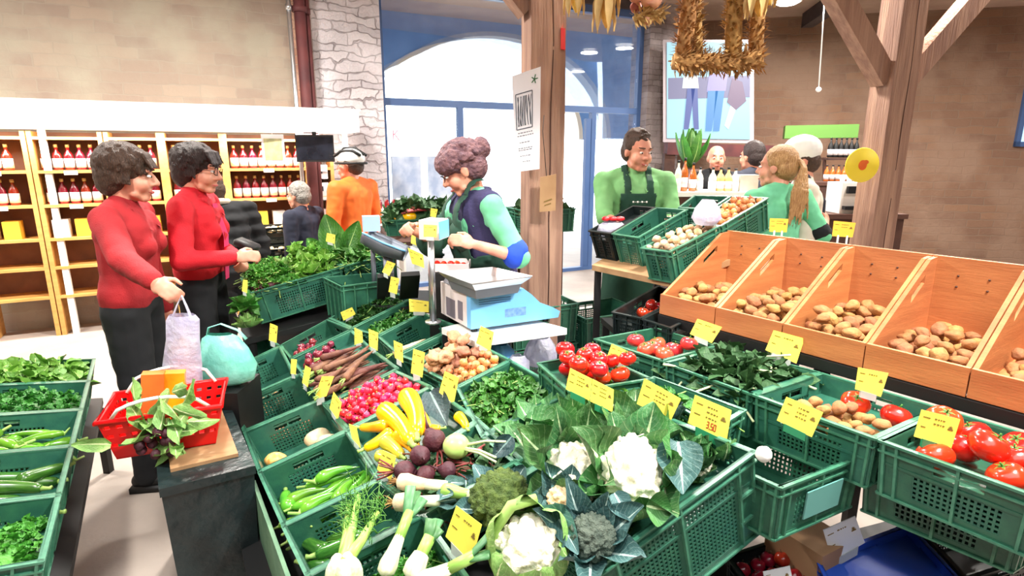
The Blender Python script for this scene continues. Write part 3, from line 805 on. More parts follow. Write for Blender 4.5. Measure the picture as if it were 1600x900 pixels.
C_('E4', 'green crate of ginger and shallots right of the radishes', [(650, 571), (729, 528), (797, 562), (713, 604)], .15, .075)
C_('E5', 'green crate of leafy green purslane in front of the ginger', [(714, 606), (798, 563), (885, 611), (752, 680)], .16, .05)
C_('F1', 'deep green crate with cauliflower leaves rising out of it', [(753, 682), (887, 613), (957, 655), (822, 738)], .18, .10)
f2r = [on(995, 633), on(1181, 705), on(925, 892)]
C_('F2', 'big blue green perforated crate of cauliflower at the front right corner', [f2r[0]-(f2r[1]-f2r[2]), f2r[0], f2r[1], f2r[2]], .29, .09, px=False, big=True)
# raised crates behind on the left
pz = (1.255, .22, .0)   # plane through the salad crates
ZP = (.88+.22*1.48, .22, 0)
C_('Z1', 'large green crate of lettuce and leafy bunches beside the woman in red', [on(389, 458)*0+onp(389, 458, ZP)+V((-.24, .42, 0)), onp(534, 417, ZP)+V((-.24, .42, 0)), onp(534, 417, ZP), onp(389, 458, ZP)], .2, .04, px=False)
z1 = CR['Z1']; dv = z1.q[2]-z1.q[3]
C_('Z2', 'green crate of spring onions and leeks right of the lettuce crate', [z1.q[1]+dv*.02, z1.q[1]+dv*.62, z1.q[2]+dv*.62, z1.q[2]+dv*.02], .2, .04, px=False)
tw = [at(505, 434, 2.95), at(585, 427, 3.2), at(612, 436, 3.0), at(533, 447, 2.75)]
zt = .93
WP = (zt, 0, 0)
C_('W', 'tall empty green crate standing behind the parsley', [(505, 433), (588, 426), (612, 437), (533, 447)], .24, .22, pl=WP, mesh=False)
# the right block
C_('G1', 'green crate heaped with glossy red tomatoes nearest the scale', [(840, 567), (929, 551), (1018, 591), (890, 611)], .13, .035, pl=PG)
C_('G2', 'green crate of pale red tomatoes below the left wooden bin', [(929, 529), (1024, 512), (1120, 540), (1035, 563)], .15, .06, pl=PG)
C_('G3', 'green crate of dark leafy broccoli under the wooden bins', [(1038, 566), (1132, 542), (1280, 581), (1174, 615)], .16, .05, pl=PG)
g3 = CR['G3']; dB = (g3.q[3]-g3.q[0]).normalized(); dAx = (g3.q[1]-g3.q[0]).normalized()
q0 = g3.q[3]+dB*.008; q1 = g3.q[2]+dB*.008
C_('G4', 'green crate with large red tomatoes at its back, right of the leafy broccoli', [q0, q1, q1+dB*.36, q0+dB*.36], .16, .07, pl=PG, px=False)
C_('G4b', 'green crate of red tomatoes continuing past the photo edge', [q0+dB*.37, q1+dB*.37, q1+dB*.73, q0+dB*.73], .16, .06, px=False)
P5 = (.80, 0, 0); t5 = [onp(1165, 647, P5), onp(1350, 712, P5), onp(1221, 762, P5)]
C_('G5', 'almost empty teal green crate with a blank label plate, right of the big cauliflower crate', [t5[0]+(t5[2]-t5[1])*.96, t5[0], t5[1], t5[2]], .17, .16, px=False)
g5 = CR['G5']; e5 = (g5.q[1]-g5.q[0]); 
pB5 = (g5.q[3]-g5.q[0])
C_('G5b', 'teal green crate of leafy greens beyond the almost empty crate', [g5.q[1]+pB5*1.02-e5*0.0, g5.q[1]+pB5*1.02+e5, g5.q[2]+pB5*1.02+e5, g5.q[2]+pB5*1.02], .17, .07, px=False)
C_('G6', 'green crate of loose greens behind the yellow price cards', [onp(1000, 600, PT), onp(1022, 588, PT), onp(1165, 640, PT), onp(1120, 668, PT)], .14, .05, px=False)
C_('G0', 'small green crate of leafy herbs in front of the glossy tomatoes', [onp(893, 612, PT), onp(1000, 594, PT), onp(1010, 603, PT)+V((0, 0, 0)), onp(965, 640, PT)], .12, .05, px=False)
# white label plate and writing lines on the teal crate
lp = MB(); F = lambda s, w, o: g5.P(s, 1+o/g5.LB, w)
for s0, s1, w0, w1, o0, o1 in ((.3, .74, .045, .13, .004, .008),):
    lp.hexa([F(s0, w1, o0), F(s1, w1, o0), F(s1, w1, o1), F(s0, w1, o1), F(s0, w0, o0), F(s1, w0, o0), F(s1, w0, o1), F(s0, w0, o1)])
obj('label_plate', lp, mat('plate', (98, 158, 150), .5), g5.root, False)
# ---- tables carrying the crates
def table(name, label, quad, thick, legs_to=0, m='wood_dark', skirt=None, cat='table'):
    cen = sum(quad, V((0, 0, 0)))/4; r = root(name, V((cen.x, cen.y, 0)), label, cat)
    b = MB(); b.hexa([p-V((0, 0, thick)) for p in quad]+list(quad)); obj('tabletop', b, MATS[m], r, False)
    for p in quad:
        q = p.lerp(cen, .08); l = MB(); l.box((q.x, q.y, (p.z-thick)/2), (.035, .035, p.z-thick)); obj('leg', l, MATS['black' if m in ('wood_board', 'white') else m], r, False)
    return r
def und(p, d): return p-V((0, 0, d))
nC = CR['C5'].n
lft0 = CR['C1'].q[0]; lft1 = CR['C7'].q[3]
rgt0 = CR['D1'].q[1]+V((.55, .3, .12)); 
tq = [lft0+V((-.02, 0, -.22)), CR['E3'].q[1]+V((0, 0, -.24)), CR['F2'].q[2]+V((0.02, 0, -.285)), CR['C7'].q[3]+V((-.02, 0, -.25))]
table('stall_table', 'long dark sloping table under the vegetable crates', [V((-1.72, 3.1, .28)), V((-.25, 3.05, .58)), V((.62, 1.42, .6)), V((-.5, 1.0, .31))], .04, m='black')
# pale green skirt board along the customer side
b = MB(); a0 = CR['C4'].q[3]+V((-.01, -.01, -.03)); a1 = CR['C7'].q[3]+V((-.01, -.01, -.03))
for p, q in ((a0, a1),):
    n_ = V((-.87, -.5, 0))*.012
    b.hexa([V((p.x, p.y, .02)), V((q.x, q.y, .02)), V((q.x, q.y, .02))+n_, V((p.x, p.y, .02))+n_, p-V((0, 0, 0)), q, q+n_, p+n_])
tag(obj('skirt_board', b, mat('skirt', (98, 134, 104), .7, (78, 116, 90), 8, .2, 30), None, False), 'pale green upright board down the customer side of the stall by the zucchini crate', 'board')
table('side_table', 'dark table under the tomato crates on the right', [V((.2, 2.2, .715)), V((.85, 2.45, .715)), V((1.2, 2.12, .715)), V((.5, 1.95, .715))], .03, m='black')
table('rear_table', 'dark table carrying the lettuce crates on the left', [V((-1.78, 3.62, .63)), V((-.85, 4.0, .76)), V((-.68, 3.5, .76)), V((-1.5, 3.1, .63))], .03, m='black')
b = MB()
# ---- left of the view: a neighbouring row of crates
LBL = ['green crate of loose lettuce leaves at the far left, farthest from the viewer', 'green crate of dark herbs at the far left behind the pepper crate', 'green crate of green peppers at the far left edge', 'green crate of zucchini at the far left bottom', 'green crate of carrot tops in the bottom left corner', ]
e0 = onp(128, 640, (.62, 0, 0)); e1 = onp(66, 880, (.62, 0, 0)); bd = (e1-e0).normalized(); ad = V((bd.y, -bd.x, 0)); ad = V((-abs(ad.x), -abs(ad.y), .16)).normalized()
for i in range(5):
    p = e0+bd*(.36*(i-2)); CK = 'L%d' % i
    C_(CK, LBL[i], [p+ad*.5, p, p+bd*.35, p+bd*.35+ad*.5], .2, (.06, .06, .1, .1, .07)[i], px=False, slot=True)
table('side_table', 'dark table under the crates along the far left edge', [e0-bd*.75+ad*.5-V((0, 0, .23)), e0-bd*.75-V((0, 0, .23)), e0+bd*1.1-V((0, 0, .23)), e0+bd*1.1+ad*.5-V((0, 0, .23))], .03, m='black')
# ---------------------------------------------------------------- heaps
def fill(pool, c, n, foot, label, cat, group, **k):
    for p, M3 in deposit(CR[c] if isinstance(c, str) else c, n, foot, **k):
        rt = k.get('rt')
        M3 = M3 @ Matrix.Rotation(R.uniform(-.5, .5), 3, 'X') @ Matrix.Rotation(R.uniform(-.5, .5), 3, 'Y') if pool.spin == 1 else (M3 @ rand_rot() if pool.spin == 2 else M3)
        pool.place(TM(p, M3), label, cat, group)
def pool(mk_, spin): p = Pool(mk_); p.spin = spin; return p
TOM = pool([tomato(.032, 0), tomato(.035, 1), tomato(.030, 2)], 1)
TOMP = pool([tomato(.034, .3, 'tomato_pale'), tomato(.038, 1.2, 'tomato_pale')], 1)
TBIG = pool([tomato(.043, .3), tomato(.046, 1.2)], 1)
fill(TOM, 'G1', 44, [(0, .033)], 'glossy red tomato heaped in the crate nearest the scale', 'tomato', 'glossy tomatoes nearest the scale', margin=.012, mound=.16, zmax=.07)
fill(TOMP, 'G2', 26, [(0, .036)], 'pale red tomato in the crate below the left wooden bin', 'tomato', 'pale tomatoes below the wooden bin', margin=.012, mound=.05, zmax=.02, region=(.05, .15, .85, 1))
fill(TBIG, 'G4', 9, [(0, .045)], 'large red tomato in the crate right of the leafy broccoli', 'tomato', 'large tomatoes beside the leafy broccoli', margin=.01, region=(.45, .3, 1, 1), zmax=-.02)
fill(pool([potato(.02, 31, nm='small_potato'), potato(.018, 32, nm='small_potato')], 1), 'G4', 26, [(0, .02)], 'small brown potato in the near half of the large tomato crate', 'potato', 'small potatoes beside the large tomatoes', margin=.01, region=(0, .3, .45, 1))
fill(TBIG, 'G4b', 30, [(0, .045)], 'large red tomato in the crate right of the yellow card, past the photo edge', 'tomato', 'large tomatoes in the last crate on the right', margin=.01, mound=.05, zmax=.03)
RAD = pool([radish(.0135, 0), radish(.0155, 1), radish(.0145, 2)], 2)
fill(RAD, 'D4', 190, [(0, .0142)], 'small bright red radish in the heaped radish crate', 'radish', 'radishes heaped in their crate', margin=.01, mound=.16, zmax=.055, tries=10)
fill(pool([onion(.022, 0), onion(.026, 1)], 2), 'D1', 15, [(0, .024)], 'dark red onion lying in the crate behind the purple carrots', 'onion', 'red onions in the shallow crate', region=(0, .1, .6, 1), margin=.01)
fill(pool([onion(.02, 2), onion(.023, 3)], 2), 'D2', 30, [(0, .022)], 'dark red onion in the narrow crate just behind the purple carrots', 'onion', 'dark onions in the narrow crate', region=(.05, 0, .7, 1), margin=.01)
fill(pool([potato(.0075, 4, 'ginger', 'onion_set'), potato(.009, 6, 'shallot', 'onion_set')], 2), 'C2', 70, [(0, .009)], 'tiny brown onion set scattered in the second left edge crate', 'onion', 'onion sets scattered in the crate', region=(.05, .45, .75, 1), margin=.01)
CARR = pool([carrot(.2, .018, .05), carrot(.17, .02, -.06), carrot(.22, .016, .08)], 0)
ft = [(-.09, .017), (-.045, .016), (0, .014), (.045, .011), (.085, .007)]
fill(CARR, 'D3', 34, ft, 'brown purple carrot in the heaped crate behind the radishes', 'carrot', 'purple carrots heaped behind the radishes', ang=-PI/2, spread=.7, margin=.0, zmax=.07, mound=.05)
fill(pool([potato(.018, 14, 'purple_carrot', 'brown_root', 2.2), potato(.02, 16, 'ginger', 'brown_root', 2)], 0), 'C3', 12, [(-.02, .017), (.02, .017)], 'brown root lying at the bottom of the shadowy crate', 'root vegetable', 'brown roots in the shadowy crate', region=(0, .4, 1, 1))
for (px, py, s, sd), lb in zip(((432, 719, .036, 1), (497, 684, .042, 2), (462, 722, .03, 3), (512, 690, .034, 4)), ('orange tinged turnip at the left end of its crate', 'large pale turnip leaning up at the right end of its crate', 'small pale green turnip beside the orange tinged one', 'pale turnip half hidden under the largest one')):
    c = CR['C4']; p = onp(px, py, up(PM, -.11)); o = potato(s, sd+40, 'bulb' if sd != 1 else 'shallot', 'turnip', 1.4, .12)(); o.matrix_basis = TM(p, Matrix.Rotation(sd*1.3, 3, 'Z')); tag(o, lb, 'turnip')
fill(pool([knobby(.028, 3, 'ginger', 'ginger_root'), knobby(.033, 5, 'ginger', 'ginger_root')], 1), 'E4', 20, [(-.012, .024), (.012, .024)], 'knobbly pale brown ginger root in the far left half of its crate', 'ginger', 'ginger roots beside the shallots', region=(0, .02, .95, .55), margin=.01, mound=.05)
fill(pool([onion(.016, 7, 'shallot', 'shallot'), onion(.019, 8, 'shallot', 'shallot')], 2), 'E4', 46, [(0, .018)], 'small orange brown shallot in front of the ginger roots', 'shallot', 'shallots beside the ginger', region=(.1, .45, 1, 1), margin=.01, mound=.03)
p = on(640, 541, -.02); o = carrot(.17, .02, .03, 'bulb', 'pale_root')(); o.matrix_basis = TM(p, basis(DA+V((0, 0, .3)), (0, 0, 1))); tag(o, 'single long pale root leaning in the blue green crate behind the ginger', 'root vegetable')
# peppers and zucchini
PEP = pool([pepper(.17, .023, .1), pepper(.15, .026, -.14), pepper(.19, .02, .18)], 0)
fp = [(-.06, .02), (-.03, .019), (0, .016), (.035, .011), (.065, .006)]
fill(PEP, 'C5', 24, fp, 'shiny pointed green pepper in the perforated crate', 'pepper', 'pointed green peppers', ang=-PI/2, spread=.9, margin=.0, zmax=-.04, region=(.02, .25, 1, 1))
for (px, py, a), lb in zip(((450, 782, -2.6),), ('thick shiny green pepper lying along the near left side of the pepper crate',)):
    o = squash(.14, .023, .04, 'pepper_green', 'green_pepper')(); o.matrix_basis = TM(onp(px, py, up(PM, -.09)), basis(V((.3, -.6, .1)), (0, 0, 1))); tag(o, lb, 'pepper')
ZU = [((468, 838), (512, 862), .021, -.10, 'dark zucchini lying at the far left of the zucchini crate'), ((492, 868), (575, 835), .024, -.09, 'light striped zucchini crossing the middle of the zucchini crate'), ((500, 833), (560, 812), .018, -.11, 'slim dark zucchini behind the light striped one'), ((520, 822), (575, 800), .018, -.11, 'slim dark zucchini farthest back in its crate'), ((470, 880), (520, 885), .02, -.125, 'dark zucchini in shade at the near left corner of its crate'), ((500, 842), (548, 838), .017, -.125, 'short dark zucchini partly under the light striped one')]
for i, (a, b_, r, dz, lb) in enumerate(ZU):
    A = onp(*a, up(PM, dz)); B_ = onp(*b_, up(PM, dz+.01)); L_ = (B_-A).length
    o = squash(L_, r, .04, 'zuc_green')(); o.matrix_basis = TM((A+B_)/2, basis(B_-A, (0, 0, 1))); tag(o, lb, 'zucchini')
ft4 = [(-.05, .02), (0, .02), (.05, .02)]
fill(pool([squash(.15, .021, .05, 'zuc_green')], 0), 'L3', 12, ft4, 'green zucchini in the crate at the far left bottom', 'zucchini', 'zucchini at the far left bottom', margin=.01, ang=PI/2, spread=.6, zmax=0)
fill(PEP, 'L2', 22, fp, 'green pepper in the crate at the far left edge', 'pepper', 'peppers at the far left edge', ang=PI/2, spread=1, margin=.0, zmax=-.02)
# potatoes in wooden bins ----------------------------------------------------
BW = []
zl = .95
pf = [onp(1033, 487, (zl, 0, 0)), onp(1120, 510, (zl, 0, 0)), onp(1233, 540, (zl, 0, 0)), onp(1351, 573, (zl, 0, 0))]
bdir = (pf[3]-pf[0]); bw = bdir.length/3; bdir.normalize(); adir = V((-bdir.y, bdir.x, 0))
if adir.x < 0: adir = -adir
BLB = ['wooden potato bin at the left end of the row, beside the green crates', 'wooden potato bin right of the left end one', 'wooden potato bin third from the left, cut by the photo edge', 'wooden potato bin fourth from the left, past the photo edge', 'wooden potato bin at the right end of the row']
for i in range(5):
    p0 = pf[0]+bdir*bw*i; p1 = p0+bdir*(bw-.004); dep = adir*.46; t = .014
    zf = .085; zb = .30; rise = .03
    r = root('potato_bin', (p0+p1)/2+dep*.5, BLB[i], 'bin')
    def Q(s, a, z): return p0+(p1-p0)*s+adir*a+V((0, 0, z+rise*a/.46))
    tw_ = t/bw
    def wallq(mb, s0, s1, prof):           # prof: list of (a, z) outline in the side plane
        n = len(prof); vs = [Q(s0, a, z) for a, z in prof]+[Q(s1, a, z) for a, z in prof]
        mb.add(vs, [tuple(range(n))[::-1], tuple(range(n, 2*n))]+[(k, (k+1) % n, n+(k+1) % n, n+k) for k in range(n)])
    sb = MB()
    # side boards with their hand slot: outline split round the slot
    sl0, sl1 = .27, .37
    def topz(a): return zf+(zb-zf)*min(1, a/.40)
    for s0, s1 in ((0, tw_), (1-tw_, 1)):
        wallq(sb, s0, s1, [(0, 0), (sl0, 0), (sl0, topz(sl0)), (0, zf)])
        wallq(sb, s0, s1, [(sl1, 0), (.46, 0), (.46, zb), (.4, zb), (sl1, topz(sl1))])
        wallq(sb, s0, s1, [(sl0, 0), (sl1, 0), (sl1, topz(sl1)-.065), (sl0, topz(sl0)-.065)])
        wallq(sb, s0, s1, [(sl0, topz(sl0)-.035), (sl1, topz(sl1)-.035), (sl1, topz(sl1)), (sl0, topz(sl0))])
    obj('side_board', sb, MATS['wood_bin'], r, False)
    fb_ = MB(); wallq(fb_, 0, 1, [(-.012, -.005), (0, -.005), (0, zf), (-.012, zf)]); obj('front_board', fb_, MATS['wood_bin'], r, False)
    bb = MB(); wallq(bb, 0, 1, [(.46, 0), (.474, 0), (.474, zb+.005), (.46, zb+.005)]); obj('back_board', bb, MATS['wood_bin'], r, False)
    fl = MB(); wallq(fl, 0, 1, [(0, 0), (.46, .0), (.46, .012), (0, .012)]); obj('base_board', fl, MATS['wood_bin'], r, False)
    sc_ = MB()
    for s in (.3, .62): 
        for z in (.2, .24): sc_.ell(Q(s, .459, z), .004, None, 8, 5)
    obj('screw', sc_, MATS['wood_dark'], r)
    c = Crate(); c.LA = .45; c.LB = bw-.03; c.n = V((-adir.x*rise/.46, -adir.y*rise/.46, 1)).normalized(); c.x = adir; c.y = bdir; c.fill = 0
    c.P = (lambda Q_, bw_: lambda u, v, w: Q_(.05+.9*v, .003+.45*u, .014-w))(Q, bw)
    POT = pool([potato(.021, 1), potato(.024, 2), potato(.019, 3), potato(.023, 7)], 1) if i == 0 else POT
    g = ['potatoes in the left end bin', 'potatoes in the bin with one card', 'potatoes in the third bin', 'potatoes in the fourth bin', 'potatoes in the right end bin'][i]
    lb = ['brown potato heaped in the wooden bin at the left end', 'brown potato heaped in the wooden bin right of the left end one', 'brown potato heaped in the third wooden bin from the left', 'brown potato in the fourth wooden bin from the left', 'brown potato in the wooden bin at the right end'][i]
    for p, M3 in deposit(c, (46, 62, 58, 46, 36)[i], [(-.006, .021), (.006, .021)], margin=.004, region=(.0, .0, .8, 1), mound=.12, tries=12):
        POT.place(TM(p, M3 @ Matrix.Rotation(R.uniform(-.5, .5), 3, 'X')), lb, 'potato', g)
# rack under the bins
r = root('bin_rack', V((1.2, 2.3, 0)), 'black metal rack hidden in shade under the wooden bins', 'rack')
b = MB(); 
for s in (0, .46):
    b.bar(pf[0]+adir*s-V((0, 0, .03)), pf[0]+bdir*bw*5+adir*s-V((0, 0, .03)), .04, .04)
obj('rail', b, MATS['black'], r, False)
for k in (0.05, 2.5, 4.9):
    for s in (.02, .44):
        q = pf[0]+bdir*bw*k+adir*s; b = MB(); b.bar(V((q.x, q.y, 0)), V((q.x, q.y, zl-.03)), .04, .04); obj('leg', b, MATS['black'], r, False)
q4 = [pf[0]+adir*.04, pf[0]+bdir*bw*5+adir*.04, pf[0]+bdir*bw*5+adir*.46, pf[0]+adir*.46]
b = MB(); b.hexa([V((p.x, p.y, .5)) for p in q4]+[V((p.x, p.y, .53)) for p in q4]); obj('shelf', b, MATS['black'], r, False)
# ---------------------------------------------------------------- loose greens
K = CR
leafheap('parsley', 'dark green parsley filling the crate beside the tall empty crate', 'parsley', K['E1'], 330, BLm('leaf_parsley') if False else MATS['leaf_parsley'], .034, .026, mound=.09, floor=.06, frill=True, stems=.2)
leafheap('herbs', 'small cut herbs between the parsley and the empty crate', 'herbs', K['E2'], 260, MATS['leaf_lamb'], .03, .02, mound=.05, floor=.07, frill=True, stems=.3)
leafheap('purslane', 'fresh green purslane heaped in front of the ginger', 'salad greens', K['E5'], 760, MATS['leaf_lamb'], .036, .024, mound=.05, floor=.055, stems=.25)
leafheap('broccoli_greens', 'dark blue green leaves with thin pale stalks under the wooden bins', 'greens', K['G3'], 210, MATS['leaf_deep'], .075, .05, mound=.07, floor=.06, stems=.2, stemm=MATS['stempale'])
leafheap('loose_greens', 'loose green leaves behind the yellow price cards', 'greens', K['G6'], 200, MATS['leaf_lamb'], .04, .028, mound=.03, floor=.06, stems=.2)
leafheap('basil', 'bunched green herbs in front of the glossy tomatoes', 'herbs', K['G0'], 170, MATS['leaf_lamb'], .035, .024, mound=.03, floor=.06, stems=.2)
leafheap('salad_leaves', 'leafy greens in the teal crate past the photo edge', 'greens', K['G5b'], 200, MATS['leaf_deep'], .06, .04, mound=.05, floor=.07)
leafheap('leaves_filler' if False else 'beet_greens', 'dark brown green leaves and stalks under the beetroots and leek bulbs', 'greens', K['D6'], 150, MATS['leaf_deep'], .06, .04, mound=.06, floor=.07, stems=.8, stemm=MATS['beetstalk'])
leafheap('cabbage_leaves', 'loose cabbage leaves at the left of the cauliflower bunches', 'greens', K['F1'], 70, MATS['leaf_cauli'], .11, .085, mound=.07, floor=.09, region=(0, 0, 1, 1))
leafheap('cabbage_leaves', 'loose cabbage leaves lining the perforated front crate under the cauliflowers', 'greens', K['F2'], 110, MATS['leaf_cauli'], .09, .07, mound=.03, floor=.10, thick=.04, region=(.05, 0, .95, .72))
leafheap('carrot_tops', 'feathery carrot greens under the leeks at the bottom edge', 'greens', K['C7'], 420, MATS['leaf_carrot'], .03, .02, mound=.05, floor=.12, frill=True, stems=.4)
leafheap('loose_lettuce', 'loose lettuce leaves in the farthest crate at the far left', 'lettuce', K['L0'], 160, MATS['leaf_lettuce'], .07, .05, mound=.06, floor=.06)
leafheap('dark_herbs', 'dark herbs in a crate at the far left', 'herbs', K['L1'], 220, MATS['leaf_lamb'], .04, .028, mound=.05, floor=.06, frill=True)
leafheap('carrot_tops', 'feathery greens in the bottom left corner crate', 'greens', K['L4'], 200, MATS['leaf_carrot'], .04, .028, mound=.05, floor=.08, frill=True)
leafheap('bunched_leaves', 'feathery green leaves over the beets in the large salad crate', 'greens', K['Z1'], 560, MATS['leaf_carrot'], .05, .032, mound=.13, floor=.05, frill=True, stems=.5, upright=.7, region=(0, 0, .55, 1))
leafheap('endive', 'pale green frilly salad at the right end of the large salad crate', 'lettuce', K['Z1'], 210, MATS['leaf_lettuce'], .075, .055, mound=.1, floor=.05, upright=.8, region=(.5, 0, 1, 1))
leafheap('spring_greens', 'long green leaves in the crate right of the lettuce', 'greens', K['Z2'], 220, MATS['leaf_chard'], .11, .03, mound=.07, floor=.05, stems=.6)
# ---------------------------------------------------------------- front vegetables, placed one by one
def place(o, p, M3, label, cat, group=None):
    o.matrix_basis = TM(p, M3); return tag(o, label, cat, group)
def leafpart(name, L, W, M, mt, parent, bend=.6, cup=.3, wave=.12, nx=6, ny=9, a0=0, stem=0, sq=.75, label=None):
    b = MB(); b.leaf(L, W, bend, cup, wave, nx, ny, M, a0, stem=stem, sq=sq); o = part(name, b, MATS[mt], parent, True, label)
    return o
def ringleaves(o, n, r0, L, W, mt, a0=.7, bend=.8, z=-.02, cup=.4, ph=0, skip=()):
    for k in range(n):
        if k in skip: continue
        a = ph+2*PI*k/n+R.uniform(-.15, .15)
        M = Matrix.Translation(V((math.cos(a)*r0, math.sin(a)*r0, z))) @ Matrix.Rotation(a-PI/2, 4, 'Z')
        leafpart('leaf', L*R.uniform(.85, 1.2), W*R.uniform(.9, 1.15), M, mt, o, bend*R.uniform(-.2, 1.1), cup, .14, a0=a0*R.uniform(.45, 1.05))
def cauli(r, seed, m='curd', squ=(1, 1, .8)):
    b = MB(); b.sphere_noise(r*.86, r*.34, 3.4, 5, sc=squ, seed=seed, kind='v'); return mk('cauliflower', b, MATS[m])
def broc(r, seed, m='broccoli'):
    b = MB(); b.sphere_noise(r*.84, r*.3, 4.2, 5, sc=(1, 1, .72), seed=seed, kind='v')
    o = mk('broccoli', b, MATS[m]); s = MB(); s.tube([(0, 0, -r*1.5), (0, 0, -r*.3)], [r*.3, r*.5], 10); part('stalk', s, MATS['stemg'], o)
    return o
tocam = lambda p: (V((0, 0, CAMZ))-p).normalized()
def face(p, k=.5, roll=0):          # z axis between up and the viewer's side, as heads lie tilted on the heap
    z = (V((0, 0, 1))*(1-k)+tocam(p)*k).normalized(); x = V((1, 0, 0)); y = z.cross(x).normalized(); x = y.cross(z)
    return Matrix((x, y, z)).transposed() @ Matrix.Rotation(roll, 3, 'Z')
# F2
p = on(992, 738, .045); o = cauli(.098, 3, squ=(.9, 1.05, .8)); place(o, p, face(p, .45), 'largest creamy cauliflower, in the perforated front crate', 'cauliflower')
ringleaves(o, 8, .05, .17, .14, 'leaf_cauli', .9, .7, -.05, ph=.4)
p = on(900, 737, .05); o = cauli(.085, 5); place(o, p, face(p, .5, 1), 'white cauliflower left of the largest creamy one', 'cauliflower')
ringleaves(o, 9, .04, .17, .13, 'leaf_cauli', 1.0, .6, -.05, ph=.2)
p = on(988, 682, .03); o = cauli(.05, 7); place(o, p, face(p, .4, 2), 'small cauliflower behind the largest creamy one', 'cauliflower')
ringleaves(o, 8, .03, .14, .11, 'leaf_cauli', .8, .6, -.03)
p = on(880, 783, .06); o = cauli(.042, 9, 'curd_peach'); place(o, p, face(p, .5), 'small peach tinted cauliflower between the white one and the grey green broccoli', 'cauliflower')
ringleaves(o, 6, .028, .09, .08, 'leaf_blue', .9, .8, -.03)
p = on(1088, 722, -.04); o = cauli(.04, 13); place(o, p, face(p, .3), 'small leafy cauliflower at the right end of the perforated front crate', 'cauliflower')
ringleaves(o, 8, .02, .09, .08, 'leaf_cauli', 1.2, .9, -.02); ringleaves(o, 6, .0, .08, .07, 'leaf_cauli', 1.4, .5, 0)
p = on(826, 862, .05); o = cauli(.082, 11, squ=(1, 1, .9)); place(o, p, face(p, .55), 'cauliflower wrapped in pale leaves at the bottom edge', 'cauliflower')
for k, (a, L, W, a0) in enumerate(((.6, .2, .17, 1.0), (1.7, .21, .18, .95), (2.8, .2, .17, .95), (3.9, .18, .16, .9), (5.0, .17, .16, .85), (5.9, .17, .15, .8))):
    M = Matrix.Translation(V((math.cos(a)*.055, math.sin(a)*.055, -.075))) @ Matrix.Rotation(a-PI/2, 4, 'Z')
    leafpart('leaf', L, W, M, 'leaf_savoy', o, 1.5, .35, .04, 7, 10, a0=.75)
b = MB(); b.tube([(-.085, .0, -.03), (-.08, .03, .04), (-.04, .07, .085), (.02, .09, .08)], [.012, .012, .014, .012], 10); part('cut_stalk', b, MATS['stemg'], o)
p = on(782, 778, .04); o = broc(.086, 4); place(o, p, face(p, .4, 1), 'olive green broccoli head left of the white cauliflower', 'broccoli')
ringleaves(o, 5, .05, .08, .06, 'leaf_blue', .4, .5, -.03)
p = on(925, 838, .055); o = broc(.057, 6, 'broccoli_grey'); place(o, p, face(p, .5, 2), 'grey green broccoli head beside the leaf wrapped cauliflower', 'broccoli')
ringleaves(o, 7, .035, .12, .075, 'leaf_blue', .95, .5, -.04)
# tall leaf bunch behind the two cauliflowers
for i, (px, py, s, n, m_, lb) in enumerate(((905, 665, .15, 9, 'leaf_cauli', 'tall bunch of cauliflower leaves behind the white cauliflower'), (1040, 662, .095, 6, 'leaf_dark', 'dark upright leaf bunch in front of the middle yellow card'), (940, 640, .10, 6, 'leaf_lettuce', 'low green leaf bunch at the far corner of the front crate'), (1125, 712, .065, 7, 'leaf_cauli', 'green leaf bunch under the rightmost big yellow card'), (845, 710, .11, 7, 'leaf_cauli', 'leaf bunch with pale ribs left of the white cauliflower'), (735, 790, .085, 6, 'leaf_blue', 'grey blue leaves between the leek bulbs and the front card'))):
    p = on(px, py, -.05); r = root('leaf_bunch', p, lb, 'leaves')
    for k in range(n):
        a = 2*PI*k/n+i; M = Matrix.Translation(V((math.cos(a)*.025, math.sin(a)*.025, 0))) @ Matrix.Rotation(a-PI/2, 4, 'Z')
        leafpart('leaf', s*R.uniform(.8, 1.1), s*.72, M, m_, r, R.uniform(.2, .8), .3, .12, a0=R.uniform(.7, 1.35), stem=.01)
for (px, py, qx, qy, W, m_, up0, lb) in ((1060, 690, 1068, 775, .1, 'leaf_blue', .085, 'blue green leaf with bold white veins hanging beside the largest cauliflower'), (672, 612, 700, 668, .085, 'leaf_dark', .03, 'large dark blue leaf between the yellow squash and the kohlrabi'), (800, 682, 770, 716, .055, 'leaf_dark', .05, 'small blackish leaf right of the kohlrabi stalks'), (1010, 790, 1050, 800, .07, 'leaf_cauli', .06, 'curled leaf below the largest cauliflower'), (960, 770, 985, 815, .05, 'leaf_blue', .1, 'bluish curled leaf right of the grey green broccoli'), (862, 790, 905, 868, .05, 'leaf_blue', .1, 'long bluish leaf left of the grey green broccoli')):
    a = on(px, py, up0); b_ = on(qx, qy, up0-.03); L_ = (b_-a).length
    o = MB(); o.leaf(L_, W*1.15, .5, .35, .05, 6, 10, None, -.2); o = put('cabbage_leaf', o.mesh('cabbage_leaf', MATS[m_]))
    o.matrix_basis = TM(a, basis(b_-a, tocam(a))); tag(o, lb, 'leaf')
